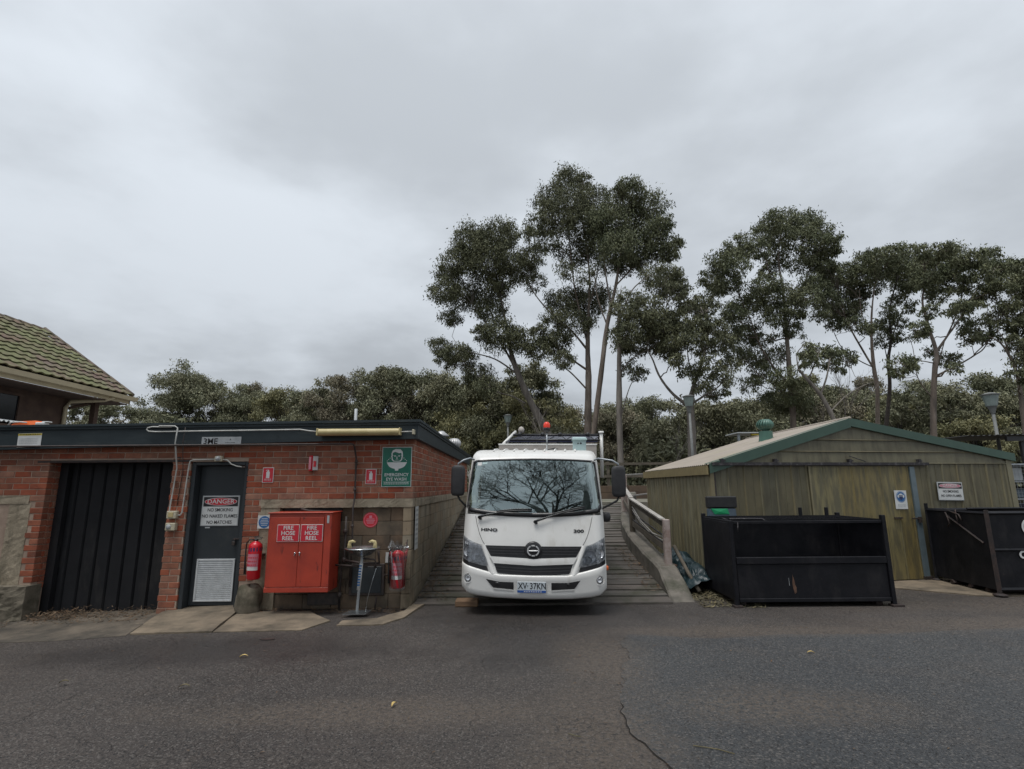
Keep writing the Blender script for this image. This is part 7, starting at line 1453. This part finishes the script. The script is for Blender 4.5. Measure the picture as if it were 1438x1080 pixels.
# bushland behind: each crown its own tree
BL_ = {0: ('leaf_bush', 'dark rounded'), 1: ('leaf_brown', 'brownish open'), 2: ('leaf_bush', 'grey green'), 3: ('leaf_olive', 'olive yellow bushy')}
def bush_tree(x, y, z, R, k, label, seed, group='bushland trees beyond the yard'):
    rr = random.Random(seed); g_ = hz(x, y); root = thing('gum_tree', label, 'tree', (x, y, g_), group=group)
    PP = [[], [], [], []]; bm_ = MB(); top = z + R * .85; fork = lerp(g_, top, .35)
    tx = x + rr.uniform(-.5, .5); bm_.tube(wob((tx, y, g_ - .3), (x, y, fork), 4, .12), [R * .075, R * .07, R * .06, R * .055, R * .05], 7)
    nb = 21; wx = rr.uniform(.95, 1.3)
    for i in range(nb):
        a = rr.uniform(0, 6.28); v = rr.random(); q = rr.uniform(.35, .95) * R * (1.05 if v < .75 else .7)
        cx, cy, cz = x + math.cos(a) * q * wx, y + math.sin(a) * q * .7, lerp(max(g_ + .6, z - R * 1.6), top - R * .22, v ** .8) + rr.uniform(-.12, .12) * R; r2 = R * rr.uniform(.15, .40)
        A = clumps((cx, cy, cz), r2, rr.uniform(.6, 1.2), per_r=2100, L=.15, droop=.7, flat=.75, s0=.20, s1=.42)
        for l_, qq in zip(PP, A): l_.append(qq)
        bm_.tube(wob((x, y, lerp(g_, fork, rr.uniform(.7, 1))), (cx, cy, cz), 4, .18), [R * .03, R * .022, R * .016, .012, .008], 5)
    for i in range(11):     # ragged tufts and shoots round the outline
        a = rr.uniform(0, 6.28); e_ = rr.uniform(.1, 1.25); q = R * math.cos(e_) * 1.15 * wx; cz = max(g_ + 1, z - .25 * R) + R * math.sin(e_) * rr.uniform(.75, 1.25)
        A = clumps((x + math.cos(a) * q, y + math.sin(a) * q * .6, cz), R * rr.uniform(.12, .22), rr.uniform(.4, .8), per_r=1900, L=.16, droop=.5, s0=.35, s1=.6)
        for l_, qq in zip(PP, A): l_.append(qq)
        bm_.tube(wob((x, y, lerp(fork, cz, .4)), (x + math.cos(a) * q, y + math.sin(a) * q * .6, cz), 4, .2), [.04, .03, .022, .014, .006], 4)
    C, Dr, Sd, Lh = [np.concatenate(q) for q in PP]; mt = BL_[k][0]
    me = leaf_mesh('crown', C, Dr, Sd, Lh, Lh * rng.uniform(.18, .30, len(Lh)), mt, True)
    for nm_, d_ in (('trunk', bm_.mesh('trunk', 'bark_pale' if k in (1, 2) else 'bark_dark', False)), ('crown', me)):
        o = link(nm_, d_, root); o.matrix_parent_inverse = Matrix.Translation(root.location).inverted()
SECT = {}
for i, (x, y, z, R, k) in enumerate(BUSH):
    far = y > 37
    sect = 'left of the house eave' if x < -28 else 'above the brick building roof' if x < -5 else 'behind the truck' if x < 5 else 'between ramp and shed' if x < 14 else 'beyond the shed roof' if x < 25 else 'past the far end of the shed'
    sect = sect.replace('left of', 'under')
    SECT.setdefault(sect, []).append((x / y, x, y, z, R, k, i))
ORD = 'first second third fourth fifth sixth seventh eighth ninth tenth eleventh twelfth thirteenth fourteenth fifteenth sixteenth seventeenth eighteenth nineteenth twentieth'.split()
for sect, rows in SECT.items():
    for n_, (_, x, y, z, R, k, i) in enumerate(sorted(rows)): bush_tree(x, y, z, R, k, '%s gum tree, %s along counting rightward %s' % (BL_[k][1], ORD[n_], sect), 100 + i)
# low understorey closing the gaps
def mass(name, x0, x1, y0, y1, z0, z1, n, mat, label, L=.3):
    K = n // 260; cx = rng.uniform(x0, x1, K); cy = rng.uniform(y0, y1, K); hmax = z0 + (z1 - z0) * (.45 + .55 * (np.sin(cx * .7) * np.sin(cx * .23 + 1) * .5 + .5)) * rng.uniform(.4, 1, K) ** .5
    cz = rng.uniform(0, 1, K) ** .8 * (hmax - z0) + z0; idx = rng.integers(0, K, n); C = np.stack([cx, cy, cz], 1)[idx] + rng.normal(size=(n, 3)) * np.array([.5, .4, .38])
    Dr = rng.normal(size=(n, 3)) * .7; Dr[:, 2] -= .3; Dr = unit(Dr); Sd = unit(np.cross(Dr, rng.normal(size=(n, 3)))); Lh = L * rng.uniform(.6, 1.3, n)
    link(name, leaf_mesh(name, C, Dr, Sd, Lh, Lh * .24, mat, True), None, None, kind='stuff', label=label)
mass('undergrowth', -10, 34, 27, 36, 1.0, 4.6, 70000, 'leaf_bush', 'dense green undergrowth between the trees')
mass('undergrowth', -45, 44, 44, 52, 1.0, 9.0, 150000, 'leaf_brown', 'distant brownish scrub closing the view', .36)
mass('undergrowth', -34, -4, 38, 43, 1.0, 8.0, 90000, 'leaf_bush', 'dense scrub behind the brick building', .30)
# bare thin saplings seen between the trunks
for i, (x, y, h, lab) in enumerate([(1.6, 23.5, 5.4, 'thin leafless sapling behind the truck rack'), (6.9, 23, 4.6, 'thin leafless sapling between the ramp and the pale trunk'), (13.5, 22.5, 6.0, 'thin leafless sapling behind the shed ridge'), (20.5, 21, 6.2, 'thin leafless sapling over the far shed roof slope'), (-1.6, 21, 2.2, 'whitened dead shrub beside the cab mirror')]):
    w_ = MB(); g_ = hz(x, y); rr = random.Random(40 + i)
    def grow(p, d, l, r, dep):
        q = p + d * l; w_.tube([p, p.lerp(q, .5) + Vector((rr.uniform(-1, 1), rr.uniform(-1, 1), 0)) * l * .05, q], [r, r * .85, r * .7], 5, cap=False)
        if dep == 0: return
        for k in range(rr.choice((2, 3, 3))):
            nd = (d + Vector((rr.uniform(-1, 1), rr.uniform(-1, 1), rr.uniform(-.1, .8))) * .62).normalized(); grow(q if k else p.lerp(q, .7), nd, l * rr.uniform(.6, .82), r * .6, dep - 1)
    grow(Vector((x, y, g_ - .1)), Vector((.05, 0, 1)), h * .3, .035 if i < 4 else .03, 5 if i < 4 else 4)
    w_.obj('sapling' if i < 4 else 'dead_shrub', 'bark_pale' if i < 4 else 'twig_white', fix=False, label=lab, category='sapling' if i < 4 else 'shrub')
# trees across the street behind the photographer, mirrored in the windscreen
def bare_tree(x, y, h, label, seed, mat='bark_dark'):
    w_ = MB(); rr = random.Random(seed); root = thing('bare_tree', label, 'tree', (x, y, 0))
    def grow(p, d, l, r, dep):
        n = 4; pts = [p]; dd = d
        for k in range(n): dd = (dd + Vector((rr.uniform(-1, 1), rr.uniform(-1, 1), rr.uniform(-.4, .5))) * .17).normalized(); pts.append(pts[-1] + dd * l / n)
        w_.tube(pts, [r * (1 - .09 * k) for k in range(n + 1)], 6 if dep > 2 else 4, cap=False)
        if dep == 0: return
        for k in range(3 if dep > 2 else 5):
            nd = (dd + Vector((rr.uniform(-1, 1), rr.uniform(-1, 1), rr.uniform(-.4, .4))) * .85).normalized(); s_ = pts[rr.choice((2, 3, 4))] if k else pts[-1]; grow(s_, nd, l * rr.uniform(.64, .88), max(.008, r * .60), dep - 1)
    tb = MB(); tb.tube([(0, 0, -.2), (.06, 0, h * .2), (.02, 0, h * .40)], [.36, .30, .27], 10); tb.obj('trunk', mat, root, fix=False)
    for k in range(7):
        a = k * .9 + .3; grow(Vector((0, 0, h * (.34 + .01 * k))), Vector((math.cos(a) * .95, math.sin(a) * .45, .75)).normalized(), h * .21, .15, 5)
    w_.obj('branches', mat, root, fix=False)
bare_tree(.8, -6.5, 16, 'bare winter tree across the yard behind the photographer', 5)
root = thing('conifer', 'dark columnar conifer across the yard behind the photographer', 'tree', (4.5, -7.8, 0))
m = MB(); m.tube([(0, 0, 0), (0, 0, 11)], [.15, .03], 8); m.obj('trunk', 'bark_dark', root)
n = 26000; h_ = rng.uniform(0, 1, n) ** .8; a_ = rng.uniform(0, 6.28, n); r_ = (1 - h_ ** 2) * 1.1 * rng.uniform(.4, 1, n) ** .4 * (1 + .2 * np.sin(a_ * 5 + h_ * 30))
C = np.stack([r_ * np.cos(a_), r_ * np.sin(a_), .6 + h_ * 11], 1); Dr = unit(rng.normal(size=(n, 3)) * .6 + np.array([0, 0, .5])); Sd = unit(np.cross(Dr, rng.normal(size=(n, 3)))); Lh = .22 * rng.uniform(.6, 1.2, n)
link('crown', leaf_mesh('crown', C, Dr, Sd, Lh, Lh * .25, 'leaf_conifer'), root)

# ================================================================== LITTER, LEAVES, TWIGS
def litter(name, regions, n, mat, label, size=.045, zf=None):
    V = []; F = []
    for i in range(n):
        (x0, x1, y0, y1, h) = random.choices(regions, [((r[1] - r[0]) * (r[3] - r[2])) ** .5 * (1 + r[4] * 12) for r in regions])[0]
        x, y = random.uniform(x0, x1), random.uniform(y0, y1); z = (zf(x, y) if zf else gz(x)) + random.uniform(.004, .012) + random.random() ** 2 * h
        a = random.uniform(0, 6.28); l = size * random.uniform(.5, 1.4); w_ = l * random.uniform(.12, .3); t1 = random.uniform(-.25, .45) * l
        dx, dy = math.cos(a), math.sin(a); k = len(V)
        V += [(x - dx * l / 2, y - dy * l / 2, z), (x - dy * w_ / 2, y + dx * w_ / 2, z + .004), (x + dx * l / 2, y + dy * l / 2, z + max(0, t1)), (x + dy * w_ / 2, y - dx * w_ / 2, z + .003)]; F.append((k, k + 1, k + 2, k + 3))
    m = MB(); m.add(V, F); m.obj(name, mat, None, fix=False, kind='stuff', label=label)
litter('leaf_litter', [(-6.5, -5.0, 7.55, 7.95, .07), (-6.6, -6.0, 7.5, 7.95, .10), (-14, -6.6, 7.25, 7.5, .02), (-6.4, -4.9, 7.3, 7.7, .0), (-3.4, -1.5, 7.45, 7.72, .02)], 2600, 'litter', 'brown leaf litter drifted against the garage door and wall foot', .055)
def rz_(x, y): return ramp_z(y) + .006
litter('leaf_litter', [(-1.38, -1.22, 8.1, 15.5, .05), (-1.38, -.95, 8.0, 13, .01), (2.0, 2.26, 8.3, 11, .01)], 1700, 'litter', 'leaf litter gathered along the foot of the block wall on the ramp', .06, rz_)
litter('leaf_litter', [(-1.3, 2.2, 8.0, 15.5, .0)], 420, 'litter', 'scattered leaves on the ramp strips', .05, rz_)
litter('dry_grass', [(2.70, 3.12, 8.1, 9.2, .02), (2.6, 3.5, 7.6, 8.5, .0), (2.8, 3.2, 8.4, 9.0, .03)], 1300, 'dry_grass', 'dry grass and debris beside the foot of the skip', .085)
litter('debris', [(.4, 1.15, 4.6, 6.1, 0), (2, 6, 6.2, 7.4, 0), (-1, 1, 6.2, 7, 0), (5.4, 9, 7.2, 8.6, 0), (-4, -1, 6.0, 7.0, 0), (-6, 6, 3, 6.2, 0)], 650, 'litter', 'small twigs and leaf crumbs scattered over the asphalt', .028)
def small_leaf(x, y, l, w_, a, label, mat='yellow_leaf', name='fallen_leaf', cat='leaf'):
    m = MB(); n = 6; V = []
    for i in range(n + 1):
        t_ = i / n; ww = w_ * math.sin(math.pi * min(.98, max(.04, t_))) ** .8; u = (t_ - .5) * l; c = .018 * math.sin(t_ * 3) * l / .1
        for s in (-1, 0, 1): px, py = u, s * ww + .12 * l * math.sin(t_ * 3); V.append((x + px * math.cos(a) - py * math.sin(a), y + px * math.sin(a) + py * math.cos(a), .012 + c + abs(s) * .006))
    m.add(V, [(3 * i + k, 3 * i + k + 1, 3 * i + k + 4, 3 * i + k + 3) for i in range(n) for k in (0, 1)]); m.obj(name, mat, label=label, category=cat)
small_leaf(-.92, 4.42, .075, .012, 1.2, 'small bright yellow fallen leaf lying alone on the asphalt')
small_leaf(-2.68, 5.62, .08, .013, .3, 'yellow brown fallen leaf on asphalt below the door apron')
small_leaf(-2.78, 4.82, .09, .013, .2, 'dull olive fallen leaf on asphalt nearer the camera', 'dry_grass')
small_leaf(2.93, 5.6, .07, .011, -.2, 'dry pale fallen leaf on the newer asphalt patch', 'yellow_leaf')
small_leaf(-3.9, 4.95, .07, .014, .5, 'tiny greenish fallen leaf far along the old asphalt', 'dry_grass')
for (pts, lab) in (([(1.14, 3.74), (1.2, 3.72), (1.28, 3.69), (1.36, 3.63)], 'thin curved pale twig on the newer asphalt'), ([(.36, 3.92), (.40, 3.89), (.44, 3.87)], 'short straight pale twig on the old asphalt')):
    m = MB(); m.tube([(a, b, .014) for a, b in pts], .0035, 5); m.obj('twig', 'dry_grass', label=lab, category='twig')
m = MB(); m.prism([(a, b) for a, b in ellipse(-2.74, 6.27, .085, .04, 20)], .003, .009, plane='XY'); m.obj('drain_cover', 'skip_rust', label='small rusty oval cover set flat in the asphalt near the apron', category='drain cover')

# give every Empty that still sits at the origin a place at the foot of its parts
bpy.context.view_layer.update()
for o in [o for o in SC.objects if o.type == 'EMPTY' and o.parent is None and o.location.length < 1e-6]:
    ch = [c for c in SC.objects if c.parent is o and c.type == 'MESH']
    if not ch: continue
    P_ = [c.matrix_world @ Vector(b) for c in ch for b in c.bound_box]
    lo = Vector([min(p[k] for p in P_) for k in range(3)]); hi = Vector([max(p[k] for p in P_) for k in range(3)])
    o.location = ((lo.x + hi.x) / 2, (lo.y + hi.y) / 2, lo.z)
    for c in ch: c.matrix_parent_inverse = Matrix.Translation(o.location).inverted()
